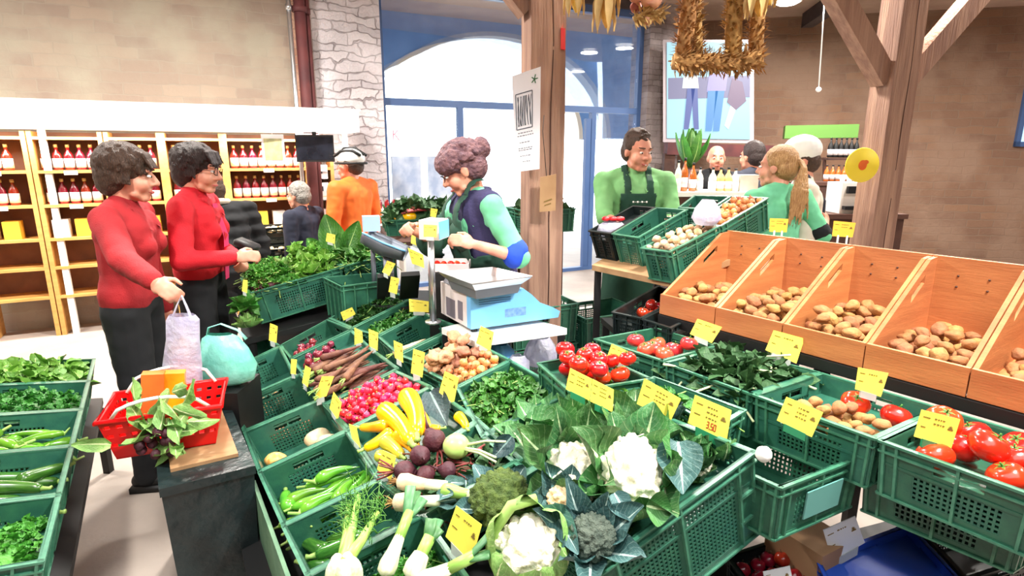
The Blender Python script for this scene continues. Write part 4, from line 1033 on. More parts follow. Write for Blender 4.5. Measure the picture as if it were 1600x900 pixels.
# leek bulbs lying across the stall
def bulbveg(a, b_, r, name, label, m1='bulb', m2='leek_white', m3='leaf_blue', cat='leek', roots=True, fan=4):
    L_ = (b_-a).length; B_ = MB(); B_.tube([(0, 0, 0), (0, .01, 0), (0, .03, 0), (0, .06, 0), (0, L_*.6, 0)], [r*.5, r*1.15, r*1.25, r*.95, r*.7], 14)
    o = put(name, B_.mesh(name, MATS[m1])); S = MB(); S.tube([(0, L_*.5, 0), (0, L_, 0)], [r*.72, r*.75], 12); part('shaft', S, MATS[m2], o)
    if roots:
        T = MB()
        for k in range(22):
            an = R.uniform(0, 6.3); q = R.uniform(.2, 1)
            T.tube([(0, .004, 0), (math.cos(an)*r*q*.6, -.012, math.sin(an)*r*q*.6), (math.cos(an)*r*q*1.2, -.03*R.uniform(.5, 1), math.sin(an)*r*q)], [.0012, .001, .0006], 4)
        part('root_tuft', T, MATS['straw'], o)
    for k in range(fan):
        an = 2*PI*k/fan
        if m3 == 'leek_dark':
            t_ = MB(); dv_ = V((math.cos(an)*.35, 1, math.sin(an)*.35)).normalized(); p_ = V((0, L_*.86, 0)); t_.tube([p_, p_+dv_*L_*.2, p_+dv_*L_*(.42+.1*k)], [r*.5, r*.72, r*.8], 10, squash=.4); part('leaf', t_, MATS[m3], o); continue
        M = Matrix.Translation(V((math.cos(an)*r*.4, L_*.93, math.sin(an)*r*.4))) @ Matrix.Rotation(an-PI/2, 4, 'Y')
        leafpart('leaf', L_*.4, r*1.7, M, m3, o, .3*R.uniform(-1, 1), .3, .05, 4, 6, a0=.25, sq=.35)
    o.matrix_basis = TM(a, basis(b_-a, (0, 0, 1))); tag(o, label, cat); return o
bulbveg(on(622, 752, .05), on(700, 760, .04), .021, 'leek', 'thick pale leek bulb with its roots to the left, upper of the two', fan=3)
bulbveg(on(615, 785, .045), on(688, 782, .04), .021, 'leek', 'thick beige leek bulb lying in front of the upper one', fan=3)
bulbveg(on(690, 765, .05), on(765, 778, .05), .017, 'leek', 'cut end of a leek with grey blue leaves beside the olive broccoli', m1='leek_pale', fan=4, roots=False)
# kohlrabi with stalks
p = on(713, 697, .045); o = MB(); o.sphere_noise(.043, .002, 1, 4, sc=(1, 1, .9)); o = mk('kohlrabi', o, MATS['kohlrabi'])
place(o, p, Matrix.Identity(3), 'round pale green kohlrabi right of the beetroots', 'kohlrabi')
for q, z in (((775, 715), .05), ((790, 690), .06), ((775, 722), .04)):
    e = on(*q, z)-p; b = MB(); b.tube([e.normalized()*.035, e*.6+V((0, 0, .008)), e], [.0055, .0042, .0036], 8); part('stalk', b, MATS['stempale'], o)
# beets
for (px, py, r, dz, d, sd, lb) in (((632), 737, .030, .045, V((.9, .2, -.2)), 1, 'dark beetroot nearest the viewer, left of the leek bulb'), (656, 712, .029, .06, V((.3, -.6, .2)), 2, 'purple brown beetroot in the middle of the beetroot heap'), (678, 688, .034, .06, V((-.45, .5, .6)), 3, 'long dark beetroot pointing its root tail up to the yellow squash'), (665, 742, .026, .02, V((-.5, -.6, 0)), 4, 'small beetroot lowest in the heap'), (700, 735, .024, .02, V((-.8, .2, 0)), 5, 'small beetroot with red stalks below the kohlrabi')):
    p = on(px, py, dz); o = beet(r*1.12, sd)(); 
    if sd == 3: o.scale = (1, 1, 1)
    o.matrix_basis = TM(p, basis(d, (0, 0, 1))); tag(o, lb, 'beetroot')
# yellow squash and peppers
SQ = [((634, 618), (650, 678), .027, .07, 'zuc_yellow', 'upright yellow squash, the thickest, next to the dark blue leaf'), ((598, 641), (640, 690), .026, .075, 'zuc_yellow', 'yellow squash leaning beside the thickest one'), ((606, 664), (566, 668), .016, .055, 'zuc_orange', 'short orange squash at the left of the yellow squash'), ((612, 676), (572, 700), .017, .05, 'zuc_yellow', 'curved yellow squash in front of the short orange one'), ((652, 640), (670, 668), .010, .06, 'zuc_orange', 'thin orange squash right of the thickest yellow one'), ((622, 680), (650, 705), .021, .045, 'zuc_orange', 'stout orange squash above the beetroots'), ((600, 690), (626, 712), .018, .04, 'zuc_lime', 'yellow green squash touching the beetroots'), ((660, 672), (686, 670), .014, .035, 'zuc_orange', 'small orange squash just behind the long beetroot'), ((590, 712), (612, 722), .014, .025, 'zuc_lime', 'small pale green squash behind the leaning yellow card'), ((596, 668), (632, 676), .016, .035, 'zuc_orange', 'orange squash under the leaning yellow one'), ((715, 650), (728, 668), .014, .0, 'zuc_yellow', 'small yellow squash alone in the right corner of its crate')]
for a, b_, r, dz, m_, lb in SQ:
    A = on(*a, dz+.01); B_ = on(*b_, dz); d = A-B_; o = squash(d.length+r, r*1.12, .06, m_, 'yellow_squash', thick=1.5)(); o.matrix_basis = TM((A+B_)/2, basis(d, (0, 0, 1))); tag(o, lb, 'squash')
# fennel and leeks at the bottom
o = MB(); A = on(538, 905, .09)
r = root('fennel', A, 'white fennel bulb with tall green stalks at the bottom edge', 'fennel')
b = MB()
for k in range(5):
    a = k*1.25; b.ell(A+V((.018*math.cos(a), .014*math.sin(a), .012)), (.028, .022, .05), Matrix.Rotation(a, 3, 'Z'))
obj('bulb', b, MATS['leek_white'], r)
fr_ = MB()
for (px, py, z) in ((560, 775, .13), (590, 800, .13), (545, 790, .12)):
    e = on(px, py, z); s = MB(); s.tube([A+V((0, 0, .04)), A.lerp(e, .5)+V((0, 0, .01)), e], [.018, .012, .007], 10); obj('stalk', s, MATS['leek_pale'], r)
    for k in range(90):
        t = R.uniform(.55, 1.15); q = A.lerp(e, t)+V((R.gauss(0, .012), R.gauss(0, .012), R.gauss(0, .01))); q2 = q+V((R.gauss(0, .022), R.gauss(.008, .02), R.gauss(.012, .018)))
        fr_.tube([q, (q+q2)/2+V((0, 0, .004)), q2], [.0014, .0011, .0006], 4)
obj('frond', fr_, MATS['frond'], r)
for (a, b_, r_, lb) in (((600, 900), (640, 800), .019, 'green leek shaft standing right of the fennel'), ((640, 905), (672, 838), .021, 'cut pale green leek right of the tallest leek shaft'), ((650, 915), (742, 868), .019, 'white leek lying at the bottom edge near the front yellow card')):
    bulbveg(on(*a, .05), on(*b_, .09), r_, 'leek', lb, 'leek_white', 'leek_pale', 'leek_dark', roots=False, fan=3)
# mushroom/ garlic knob hanging on the corner of the front crate
p = on(1188, 716, .0)+V((.008, 0, .012)); b = MB(); b.sphere_noise(.021, .002, 2, 3); tag(obj('garlic_bulb', b, MATS['bulb'], None, origin=p) if False else put('garlic_bulb', b.mesh('garlic_bulb', MATS['white']), None, p), 'small white round bulb on the right corner of the perforated front crate', 'bulb')
# cabbage head in lettuce crate
c = CR['Z1']
for u, v, w, s, m_, lb in ((.42, .6, -.05, .07, 'leaf_savoy', 'white centred lettuce head in the middle of the large salad crate'), (.62, .45, -.09, .085, 'leaf_lettuce', 'big frilly lettuce head in the large salad crate'), (.8, .55, -.08, .075, 'leaf_lettuce', 'frilly lettuce head at the right end of the large salad crate')):
    p = c.P(u, v, w); r = root('lettuce', p, lb, 'lettuce')
    for k in range(14):
        a = k*2.4; M = Matrix.Rotation(a, 4, 'Z'); leafpart('leaf', s*R.uniform(.8, 1.2), s*.9, M, m_, r, R.uniform(.3, .9), .4, .22, 6, 7, a0=.2+1.1*k/14)
# radish-beet bunch at left end of that crate, greens hanging over its end
fill(pool([beet(.022, 7), beet(.019, 8)], 1), 'Z1', 12, [(0, .021)], 'small dark beetroot at the near left corner of the large salad crate', 'beetroot', 'small beetroots in the salad crate', region=(0, .5, .35, 1), floor=.02, margin=.01)
for i, (px, py, m_, lb) in enumerate(((384, 478, 'leaf_chard', 'leafy bunch hanging off the left end of the lettuce crate'), (388, 512, 'leaf_savoy', 'pale green cabbage below the lettuce crate'))):
    p = at(px, py, 3.12); r = root('leafy_bunch' if i == 0 else 'cabbage', p, lb, 'greens' if i == 0 else 'cabbage')
    for k in range(16):
        M = Matrix.Rotation(k*2.4, 4, 'Z') @ Matrix.Rotation(-.3-(k % 3)*.5 if i == 0 else -.1, 4, 'X'); leafpart('leaf', .1, .08, M, m_, r, .8, .4, .1, 4, 6, a0=.1+1.2*k/16)
# big upright chard leaves by the orange jacket
r = root('chard', at(520, 385, 3.75), 'two large upright green chard leaves in front of the person in orange', 'chard')
for (a, b_, W) in (((528, 400), (508, 335), .17), ((540, 400), (560, 345), .13), ((505, 402), (480, 372), .1), ((545, 402), (500, 360), .1), ((520, 402), (535, 362), .1)):
    A = at(*a, 3.7); B_ = at(*b_, 3.75); b = MB(); b.leaf((B_-A).length, W, .2, .3, .06, 6, 9, TM(A, basis(B_-A, tocam(A))), -.1); obj('leaf', b, MATS['leaf_chard'], r)
# ---------------------------------------------------------------- price cards
def card(quad, label, dep=None, m='card', pos=None, clip='clip', mark=True, price=False, lines=3, prongs=False):
    bx = (quad[2][0]+quad[3][0])/2; by = (quad[2][1]+quad[3][1])/2
    if dep is None: b0 = pos(bx, by)
    else: b0 = at(bx, by, dep)
    Y = b0.y
    q = [at(x, y, Y) for x, y in quad]      # upright card facing the aisle, TL TR BR BL
    # lean back a little like a real card in its clip
    upv = (q[0]+q[1]-q[2]-q[3])/2; h = upv.length
    n = (q[1]-q[0]).cross(q[3]-q[0]).normalized()
    if n.y > 0: n = -n
    q[0] = q[0]+V((0, h*.12, 0)); q[1] = q[1]+V((0, h*.12, 0))
    q[0] = at(*quad[0], q[0].y); q[1] = at(*quad[1], q[1].y)
    n = (q[1]-q[2]).cross(q[3]-q[2]).normalized()
    if n.y > 0: n = -n
    r = root('price_card', (q[2]+q[3])/2, label, 'sign')
    b = MB(); t = n*.0012; b.hexa([q[3]-t, q[2]-t, q[2]+t, q[3]+t, q[0]-t, q[1]-t, q[1]+t, q[0]+t]); obj('card', b, MATS[m], r, False)
    def S(u, v): return (q[0]*(1-u)+q[1]*u)*(1-v)+(q[3]*(1-u)+q[2]*u)*v+n*.0016
    wd = (q[1]-q[0]).length
    if mark and wd > .03:
        k = MB(); k2 = MB()
        def strip(mb, u0, u1, v0, v1): mb.hexa([S(u0, v1), S(u1, v1), S(u1, v1)+n*.0006, S(u0, v1)+n*.0006, S(u0, v0), S(u1, v0), S(u1, v0)+n*.0006, S(u0, v0)+n*.0006])
        for i in range(lines):          # faint handwriting, too small to read in the photo
            v = .18+.17*i; u = .38
            while u < .66: 
                du = R.uniform(.03, .08); strip(k, u, u+du, v, v+.035); u += du+.025
        for i in range(2): strip(k, .08, .08+R.uniform(.12, .2), .2+.35*i, .225+.35*i)
        # leafy emblem at the right: a small five bladed tuft
        for j in range(5):
            a = math.radians(-60+30*j); c0 = (.83, .42); L_ = .12
            tip = S(c0[0]+.07*math.sin(a), c0[1]-L_*math.cos(a)); bs = S(*c0); sd = (q[1]-q[0]).normalized()*wd*.018
            k.add([bs-sd, bs+sd, tip+sd*.6, tip-sd*.6], [(0, 1, 2, 3)])
        strip(k, .76, .9, .4, .44)
        obj('print', k, MATS['ink'], r, False)
        if price:
            glyph(k2, price, S, .44, .66, .7, .86, wd, n); obj('price_figures', k2, MATS['ink_red'], r, False)
    # clip
    cb = MB(); a, b_ = S(.2, .98), S(.8, .98); dn = V((0, 0, -1))*min(.03, h*.3)
    if prongs:
        for u in (.28, .72): cb.bar(S(u, .9), S(u, .9)+V((0, 0, -.05)), .008, .003)
        obj('prong', cb, MATS['white'], r, False)
    else:
        cb.hexa([a+dn-n*.004, b_+dn-n*.004, b_+dn+n*.003, a+dn+n*.003, a-n*.004, b_-n*.004, b_+n*.003, a+n*.003]); obj('clip', cb, MATS[clip], r, False)
    return r
SEG = {'3': 'abgcd', '5': 'afgcd', '0': 'abcdef', ',': ''}
def glyph(mb, txt, S, u0, v0, u1, v1, wd, n):
    x = u0; w = (u1-u0)/(len(txt)-.5)
    for ch in txt:
        if ch == ',':
            mb.hexa([S(x, v1+.03), S(x+.02, v1+.03), S(x+.02, v1+.03)+n*.001, S(x, v1+.03)+n*.001, S(x, v1-.02), S(x+.02, v1-.02), S(x+.02, v1-.02)+n*.001, S(x, v1-.02)+n*.001]); x += w*.5; continue
        W = w*.7; m = (v0+v1)/2; T = {'a': ((x, v0), (x+W, v0)), 'b': ((x+W, v0), (x+W, m)), 'c': ((x+W, m), (x+W, v1)), 'd': ((x, v1), (x+W, v1)), 'e': ((x, m), (x, v1)), 'f': ((x, v0), (x, m)), 'g': ((x, m), (x+W, m))}
        for s in SEG[ch]:
            a, b_ = T[s]; mb.bar(S(*a), S(*b_), wd*.022, .001, n)
        x += w
mp_ = lambda x, y: on(x, y, .02)
gp_ = lambda x, y: onp(x, y, (.92, 0, 0))
card([(891, 575), (925, 592), (921, 626), (884, 608)], 'left half of the pair of yellow cards in front of the glossy tomatoes', pos=gp_, clip='clip_green')
card([(926, 592), (959, 609), (957, 644), (922, 627)], 'right half of the pair of yellow cards in front of the glossy tomatoes', pos=gp_, clip='clip_green')
card([(1007, 591), (1064, 623), (1048, 657), (995, 631)], 'large yellow card partly hidden by a dark leaf in the middle', pos=gp_, clip='clip_green', lines=3)
card([(1086, 617), (1143, 641), (1135, 690), (1075, 661)], 'large yellow card reading 3,50 at the back of the front crate', pos=mp_, clip='clip_green', price='3,50', lines=3)
card([(1229, 620), (1286, 644), (1268, 683), (1214, 657)], 'large yellow card on the almost empty teal crate', pos=gp_, clip='clip_green', lines=3)
card([(1209, 516), (1257, 529), (1244, 568), (1196, 547)], 'yellow card under the middle of the wooden bins', pos=lambda x, y: onp(x, y, (.93, 0, 0)), lines=1)
card([(1090, 498), (1128, 511), (1112, 536), (1078, 522)], 'yellow card under the left wooden bin', pos=lambda x, y: onp(x, y, (.93, 0, 0)), lines=1)
card([(1341, 574), (1388, 583), (1376, 620), (1336, 608)], 'yellow card under the bins at the right photo edge', pos=lambda x, y: onp(x, y, (.93, 0, 0)), lines=1)
card([(1440, 640), (1500, 655), (1486, 700), (1428, 682)], 'yellow card in front of the last tomato crate on the right', pos=gp_, clip='clip_green', lines=2)
card([(956, 537), (986, 551), (978, 570), (947, 562)], 'yellow card between the two tomato crates', pos=gp_, lines=1)
card([(713, 790), (753, 820), (736, 880), (696, 838)], 'yellow card in front of the leek bulbs near the bottom edge', pos=lambda x, y: on(x, y, .03), lines=1)
card([(1286, 828), (1336, 806), (1351, 848), (1300, 877)], 'white card by the blue crate at the bottom right', pos=lambda x, y: onp(x, y, (.43, 0, 0)), m='card_white', lines=1)
card([(1192, 893), (1234, 884), (1240, 915), (1198, 925)], 'pale blue white card on the apple crate at the bottom edge', pos=lambda x, y: onp(x, y, (.37, 0, 0)), m='card_white', lines=0)
for q, lb in (([(598, 703), (619, 713), (611, 752), (589, 733)], 'yellow card leaning left of the beetroots'), ([(545, 662), (557, 667), (564, 701), (550, 685)], 'narrow card at the left corner of the yellow squash crate'), ([(503, 588), (522, 588), (510, 619), (491, 625)], 'yellow card leaning right at the carrot crate corner'), ([(521, 612), (534, 629), (528, 657), (515, 638)], 'yellow card at the left corner of the radish crate'), ([(477, 571), (486, 576), (481, 605), (472, 598)], 'narrow yellow card left of the purple carrots'), ([(455, 561), (464, 562), (462, 585), (454, 584)], 'narrow yellow card below the red onions'), ([(422, 505), (434, 510), (432, 536), (420, 532)], 'yellow card at the corner of the nearly empty crate'), ([(532, 488), (550, 480), (556, 491), (537, 501)], 'tilted yellow card in front of the parsley'), ([(554, 512), (566, 518), (567, 535), (554, 539)], 'yellow card left of the pair by the empty crate'), ([(576, 514), (591, 520), (590, 548), (577, 541)], 'yellow card at the left corner of the empty crate'), ([(615, 532), (629, 538), (630, 567), (617, 559)], 'yellow card at the near corner of the empty crate'), ([(646, 545), (664, 551), (660, 590), (642, 583)], 'yellow card at the left corner of the ginger crate'), ([(695, 580), (717, 590), (709, 632), (686, 613)], 'yellow card in front of the ginger crate'), ([(751, 509), (772, 519), (766, 549), (744, 536)], 'yellow card at the back of the ginger crate below the scale'), ([(639, 467), (670, 471), (670, 488), (640, 487)], 'wide yellow card behind the empty crate'), ([(673, 465), (694, 467), (691, 493), (673, 489)], 'yellow card right of the wide one at the scale foot')):
    card(q, lb, pos=mp_, lines=1)
for q, d, lb in (([(605, 407), (618, 412), (608, 431), (597, 425)], 3.15, 'tilted yellow card behind the parsley, upper one'), ([(611, 432), (624, 435), (620, 460), (607, 456)], 3.0, 'yellow card right behind the parsley, lower one'), ([(637, 387), (661, 398), (663, 419), (644, 412)], 2.85, 'yellow card in front of the seller in the navy vest'), ([(511, 364), (524, 367), (523, 381), (509, 377)], 3.5, 'small yellow card by the chard leaves'), ([(673, 325), (684, 327), (681, 340), (672, 338)], 3.6, 'small yellow card above the scale display'), ([(380, 437), (387, 438), (386, 458), (378, 455)], 3.05, 'small yellow card at the left corner of the lettuce crate'), ([(643, 366), (657, 372), (655, 386), (642, 380)], 3.35, 'small yellow card behind the scale pole')):
    card(q, lb, dep=d, lines=1)
for q, lb, d in (([(1203, 341), (1232, 342), (1229, 363), (1202, 362)], 'orange yellow card with two prongs on the back of the left bins', 2.78), ([(1303, 345), (1337, 348), (1332, 371), (1300, 369)], 'orange yellow card with two prongs on the back of the right bins', 2.62)):
    card(q, lb, dep=d, m='card_orange', lines=2, prongs=True)
# ---------------------------------------------------------------- people
def person(label, px_head, py_top, Y, H_, yaw, lean=0, hyaw=0, hpitch=0, R_=None, L_=None, top='coat_red', sleeve='long', legs='black_cloth', hair='hair_black', hairstyle='short', build=1.0, jacket_len=.80, apron=None, cuffs=None, extras=(), collar=None, smile=False, shoes='black', glasses=False, puffy=0, gap=True, grip=False):
    """one figure, facing local +y; hands are world points or None for hanging arms"""
    s = H_/1.70
    head_w = at(px_head, py_top, Y)
    base = V((head_w.x, head_w.y, 0))
    Rz = Matrix.Rotation(math.radians(yaw), 3, 'Z'); ln = math.radians(lean)
    fwd = Rz @ V((0, 1, 0)); rgt = Rz @ V((1, 0, 0))
    headoff = math.sin(ln)*.75*s+.02
    base = base-fwd*headoff
    def W(x, y, z):            # trunk point, leaning from the hips
        x *= s; y *= s; z *= s; hz = .93*s
        if z > hz:
            dz = z-hz; y, z = y+dz*math.sin(ln)+0, hz+dz*math.cos(ln)-y*math.sin(ln)*.6
        return base+rgt*x+fwd*y+V((0, 0, z))
    o3 = base
    # --- skin surface: head, neck, trunk, arms, hands, legs in one
    b = MB()
    hq = Rz @ Matrix.Rotation(math.radians(hyaw), 3, 'Z') @ Matrix.Rotation(-ln*.5-math.radians(hpitch), 3, 'X')
    hc = W(0, .02, 1.565); K_ = 1.1; VX = max(.0065, .0021*Y)
    def h(x, y, z): return hc+hq @ (V((x, y, z))*s*K_)
    def he(c, r): b.ell(h(*c), tuple(k*s*K_ for k in r), hq, 18, 12)
    he((0, -.012, .03), (.074, .094, .084)); he((0, .026, -.03), (.06, .066, .08)); b.cap(h(-.018, .062, -.09), .022*s, h(.018, .062, -.09), .022*s)
    he((-.034, .052, -.035), (.03, .034, .034)); he((.034, .052, -.035), (.03, .034, .034))
    b.cap(h(0, .088, .012), .009*s, h(0, .108, -.024), .0145*s); he((-.012, .094, -.03), (.009, .011, .008)); he((.012, .094, -.03), (.009, .011, .008))
    b.cap(h(-.04, .077, .028), .010*s, h(.04, .077, .028), .010*s)
    b.cap(h(-.045, .035, -.075), .02*s, h(0, .06, -.092), .02*s); b.cap(h(.045, .035, -.075), .02*s, h(0, .06, -.092), .02*s)
    b.cap(h(-.018, .082, -.058), .009*s, h(.018, .082, -.058), .009*s); b.cap(h(-.015, .082, -.068), .009*s, h(.015, .082, -.068), .009*s)
    for sx in (-1, 1): he((sx*.076, -.004, -.008), (.009, .02, .031))
    b.cap(h(0, -.02, -.04), .052*s, W(0, -.02, 1.40), .056*s)
    sh = .175*build
    b.cap(W(-sh*.6, -.01, 1.37), .06*s, W(sh*.6, -.01, 1.37), .06*s); b.cap(W(0, 0, 1.3), .09*s, W(0, 0, 1.0), .085*s)
    b.cap(W(-.06, 0, .95), .085*s, W(.06, 0, .95), .085*s)
    J = {}
    for sd, tgt in ((1, R_), (-1, L_)):
        S_ = W(sd*sh, -.01, 1.375); ua, fa = .29*s, .25*s
        if tgt is None: tgt = W(sd*.25, .06, .82)
        T = V(tgt); d = T-S_; D = min(d.length, (ua+fa)*.985); dn = d.normalized(); T = S_+dn*D
        ca = (ua*ua+D*D-fa*fa)/(2*ua*D); ca = max(-1, min(1, ca)); sa = math.sqrt(1-ca*ca)
        pole = (V((0, 0, -1))+rgt*sd*.45-fwd*.35); pole = (pole-dn*pole.dot(dn)).normalized()
        E_ = S_+dn*ua*ca+pole*ua*sa
        J[sd] = (S_, E_, T)
        b.cap(S_, .046*s, E_, .037*s); b.cap(E_, .037*s, T, .024*s)
        # hand: palm, four unequal bent fingers, thumb from the palm's side
        fd = (T-E_).normalized(); pn = (-rgt*sd*.85+V((0, 0, -.5))); pn = (pn-fd*pn.dot(fd)).normalized(); sdv = fd.cross(pn).normalized()
        if sdv.z < 0: sdv = -sdv                         # thumb side up
        pc = T+fd*.045*s
        b.ell(pc, (.018*s, .038*s, .048*s), Matrix((pn, sdv, fd)).transposed(), 12, 9)
        for k in range(4):
            L0 = (.042, .047, .044, .034)[k]*s*(1.0); r0 = (.0088, .009, .0088, .0078)[k]*s
            a = pc+fd*.034*s+sdv*(.027-.018*k)*s; c1 = 1.15 if grip or tgt is not None and R_ is not None else .5
            v1 = (fd*math.cos(c1*.5)+pn*math.sin(c1*.5)); v2 = (fd*math.cos(c1*1.4)+pn*math.sin(c1*1.4)); v3 = (fd*math.cos(c1*2.1)+pn*math.sin(c1*2.1))
            p1 = a+v1*L0; p2 = p1+v2*L0*.62; p3 = p2+v3*L0*.5
            b.cap(a, r0*1.1, p1, r0, 8); b.cap(p1, r0, p2, r0*.92, 8); b.cap(p2, r0*.92, p3, r0*.8, 8)
        a = pc-fd*.012*s+sdv*.03*s; p1 = a+(fd*.6+sdv*.6+pn*.5).normalized()*.036*s; p2 = p1+(fd*.8+pn*.6).normalized()*.03*s
        b.cap(a, .013*s, p1, .0105*s, 8); b.cap(p1, .0105*s, p2, .0088*s, 8)
    for sd in (-1, 1):
        b.cap(W(sd*.085, 0, .9), .08*s, W(sd*.095, .01, .5), .055*s); b.cap(W(sd*.095, .01, .5), .052*s, W(sd*.1, -.01, .09), .036*s)
        b.cap(W(sd*.1, -.02, .05), .036*s, W(sd*.11, .12, .03), .028*s)
    me = blob('person', b, VX, MATS['skin'], 3, o3)
    P = put('person', me, None, o3); tag(P, label, 'person')
    def child(name, mb, m, vox=None, sm=3, disp=None, smooth=True):
        if vox: return put(name, blob(name, mb, vox, MATS[m], sm, o3, disp), P)
        return put(name, mb.mesh(name, MATS[m], smooth, o3), P)
    # --- eyes, brows, mouth
    e = MB(); i_ = MB(); br = MB()
    for sx in (-1, 1):
        e.ell(h(sx*.031, .082, .005), (.0125*s, .0105*s, .0075*s), hq, 10, 8); i_.ell(h(sx*.031, .0895, .005), .0056*s, None, 8, 6)
        br.cap(h(sx*.018, .092, .032), .0042*s, h(sx*.05, .077, .034), .003*s, 6)
    child('eye', e, 'eye_white'); child('iris', i_, 'iris'); child('brow', br, hair if hair != 'hair_blond' else 'hair_brown')
    m_ = MB(); up_ = .008 if smile else 0
    m_.tube([h(-.026, .080, -.061+up_), h(-.012, .0915, -.064), h(0, .0945, -.063), h(.012, .0915, -.064), h(.026, .080, -.061+up_)], [.002*s, .0055*s, .006*s, .0055*s, .002*s], 8); child('lips', m_, 'lip')
    if smile: 
        m_ = MB(); m_.tube([h(-.018, .088, -.06), h(0, .0985, -.064), h(.018, .088, -.06)], [.002*s, .004*s, .002*s], 6); child('teeth', m_, 'eye_white')
    # --- clothes
    t = MB(); ex = .016+puffy
    t.cap(W(-sh*.72, -.012, 1.365), (.056+ex)*s, W(sh*.72, -.012, 1.365), (.056+ex)*s)
    t.cap(W(0, -.01, 1.43), .064*s, W(0, 0, 1.3), .125*s); t.cap(W(0, 0, 1.3), .12*s, W(0, 0, jacket_len+.12), .115*s)
    for sx in (-1, 1): t.cap(W(0, -.02, 1.44), .05*s, W(sx*sh*.75, -.015, 1.39), .055*s)
    for sx in (-1, 1):
        t.cap(W(sx*.055*build, .005, 1.3), (.105+ex)*s, W(sx*.045*build, 0, 1.1), (.088+ex)*s); t.cap(W(sx*.045*build, 0, 1.1), (.088+ex)*s, W(sx*.065*build, 0, jacket_len+.1), (.1+ex)*s)
        if hairstyle in ('bob', 'tail', 'bun', 'wavy'): t.ell(W(sx*.07, .09, 1.24), (.062*s, .05*s, .062*s))
    t.cap(W(-.065*build, 0, jacket_len+.1), (.1+ex)*s, W(.065*build, 0, jacket_len+.1), (.1+ex)*s)
    for sd in (1, -1):
        S_, E_, T = J[sd]; pf_ = .014+puffy*.8
        t.cap(S_, (.052+pf_)*s, E_, (.042+pf_)*s, 14)
        if sleeve == 'long': t.cap(E_, (.042+pf_)*s, E_.lerp(T, .93), (.03+pf_*.9)*s, 14)
        elif sleeve == 'elbow': t.cap(E_, (.042+pf_)*s, E_.lerp(T, .12), (.042+pf_)*s, 14)
    fold = lambda co: .0045*noise.noise(V((co.x*9, co.y*9, co.z*16)))+.003*noise.noise(V((co.x*22, co.y*22, co.z*30)))+(.006*math.sin(co.z*70) if puffy > .02 else 0)
    shirt = child('jacket' if sleeve == 'long' else 'shirt', t, top, .011, 3, fold)
    # open the neck: drop faces that would cover throat
    l = MB()
    for sd in (-1, 1):
        l.cap(W(sd*.085, 0, .93), .105*s, W(sd*.095, .01, .5), .078*s); l.cap(W(sd*.095, .01, .5), .078*s, W(sd*.1, -.005, .07), .062*s)
    l.cap(W(-.06, 0, .97), .112*s, W(.06, 0, .97), .112*s)
    child('trousers', l, legs, .014, 2, fold)
    for sd in (-1, 1):
        f_ = MB(); f_.cap(W(sd*.1, -.04, .045), .044*s, W(sd*.112, .13, .035), .036*s); f_.hexa([W(sd*.105+x, y, z) for z in (.002, .03) for x, y in ((-.05, -.08), (.05, -.08), (.06, .16), (-.045, .16))]); child('shoe', f_, shoes)
    if collar:
        c_ = MB(); rim = [W(.078*math.cos(a), -.012+.066*math.sin(a), 1.425-.035*max(0, math.sin(a))) for a in [math.radians(110+i*20) for i in range(17)]]
        for i in range(16): c_.bar(rim[i], rim[i+1], .008, .045)
        for sx in (-1, 1):
            c_.add([W(sx*.015, .075, 1.375), W(sx*.075, .055, 1.42), W(sx*.095, .095, 1.34), W(sx*.05, .135, 1.31)], [(0, 1, 2, 3)])
        child('collar', c_, collar)
    if cuffs:
        c_ = MB(); sdc, mc = cuffs; S_, E_, T = J[sdc]; c_.cap(S_.lerp(E_, .86), .068*s, E_.lerp(T, .12), .062*s); child('rolled_sleeve', c_, mc, .009, 2, fold)
    if apron:
        # bib and skirt wrap the front of the trunk
        src = shirt.data; bm = bmesh.new(); bm.from_mesh(src); inv = Rz.transposed()
        def ok(f):
            q = inv @ f.calc_center_median(); n = inv @ f.normal; z = q.z/s
            if n.y < -.15: return False
            hw = .115 if z > 1.12 else .2
            ax = abs(q.x)/s
            strap = z > 1.28 and .055 < ax < .095
            return (ax < hw and z < 1.30 or strap) and z > jacket_len-.1 and q.y > -.02+(z-.93)*s*math.sin(ln)*.6
        bmesh.ops.delete(bm, geom=[f for f in bm.faces if not ok(f)], context='FACES'); bm.verts.index_update()
        bm.normal_update(); nrm = {v.index: v.normal.copy() for v in bm.verts}
        for v in bm.verts: v.co += nrm[v.index]*(.045 if cuffs else .008)
        am = bpy.data.meshes.new('apron'); bm.to_mesh(am); bm.free(); am.materials.clear(); am.materials.append(MATS[apron]); am.polygons.foreach_set('use_smooth', [True]*len(am.polygons))
        a_ = put('apron', am, P); sm = a_.modifiers.new('t', 'SOLIDIFY'); sm.thickness = .003
        sk = MB(); prof = []
        for i in range(9):
            a = math.radians(-75+150*i/8); prof.append((math.sin(a)*.2, math.cos(a)*.155))
        vs = [W(x, y, jacket_len+.12) for x, y in prof]+[W(x*1.1, y*1.15, .5) for x, y in prof]
        sk.add(vs, [(i, i+1, i+10, i+9) for i in range(8)]); s2 = child('apron_skirt', sk, apron)
        tx = MB()
        for k in range(7): 
            x0 = -.05+k*.0145; tx.bar(W(x0, .0, 1.245)+fwd*.158*s, W(x0+.01, 0, 1.245)+fwd*.158*s, .006, .002 if k % 2 else .012)
        child('apron_print', tx, 'white')
    # --- hair
    hr = MB(); he2 = lambda c, r: hr.ell(h(*c), tuple(k*s*K_ for k in r), hq, 18, 12)
    rs = random.Random(int(px_head))
    def locks(n, f, r):
        for _ in range(n): a, c = f(); hr.cap(h(*a), r*s, h(*c), r*.4*s, 7)
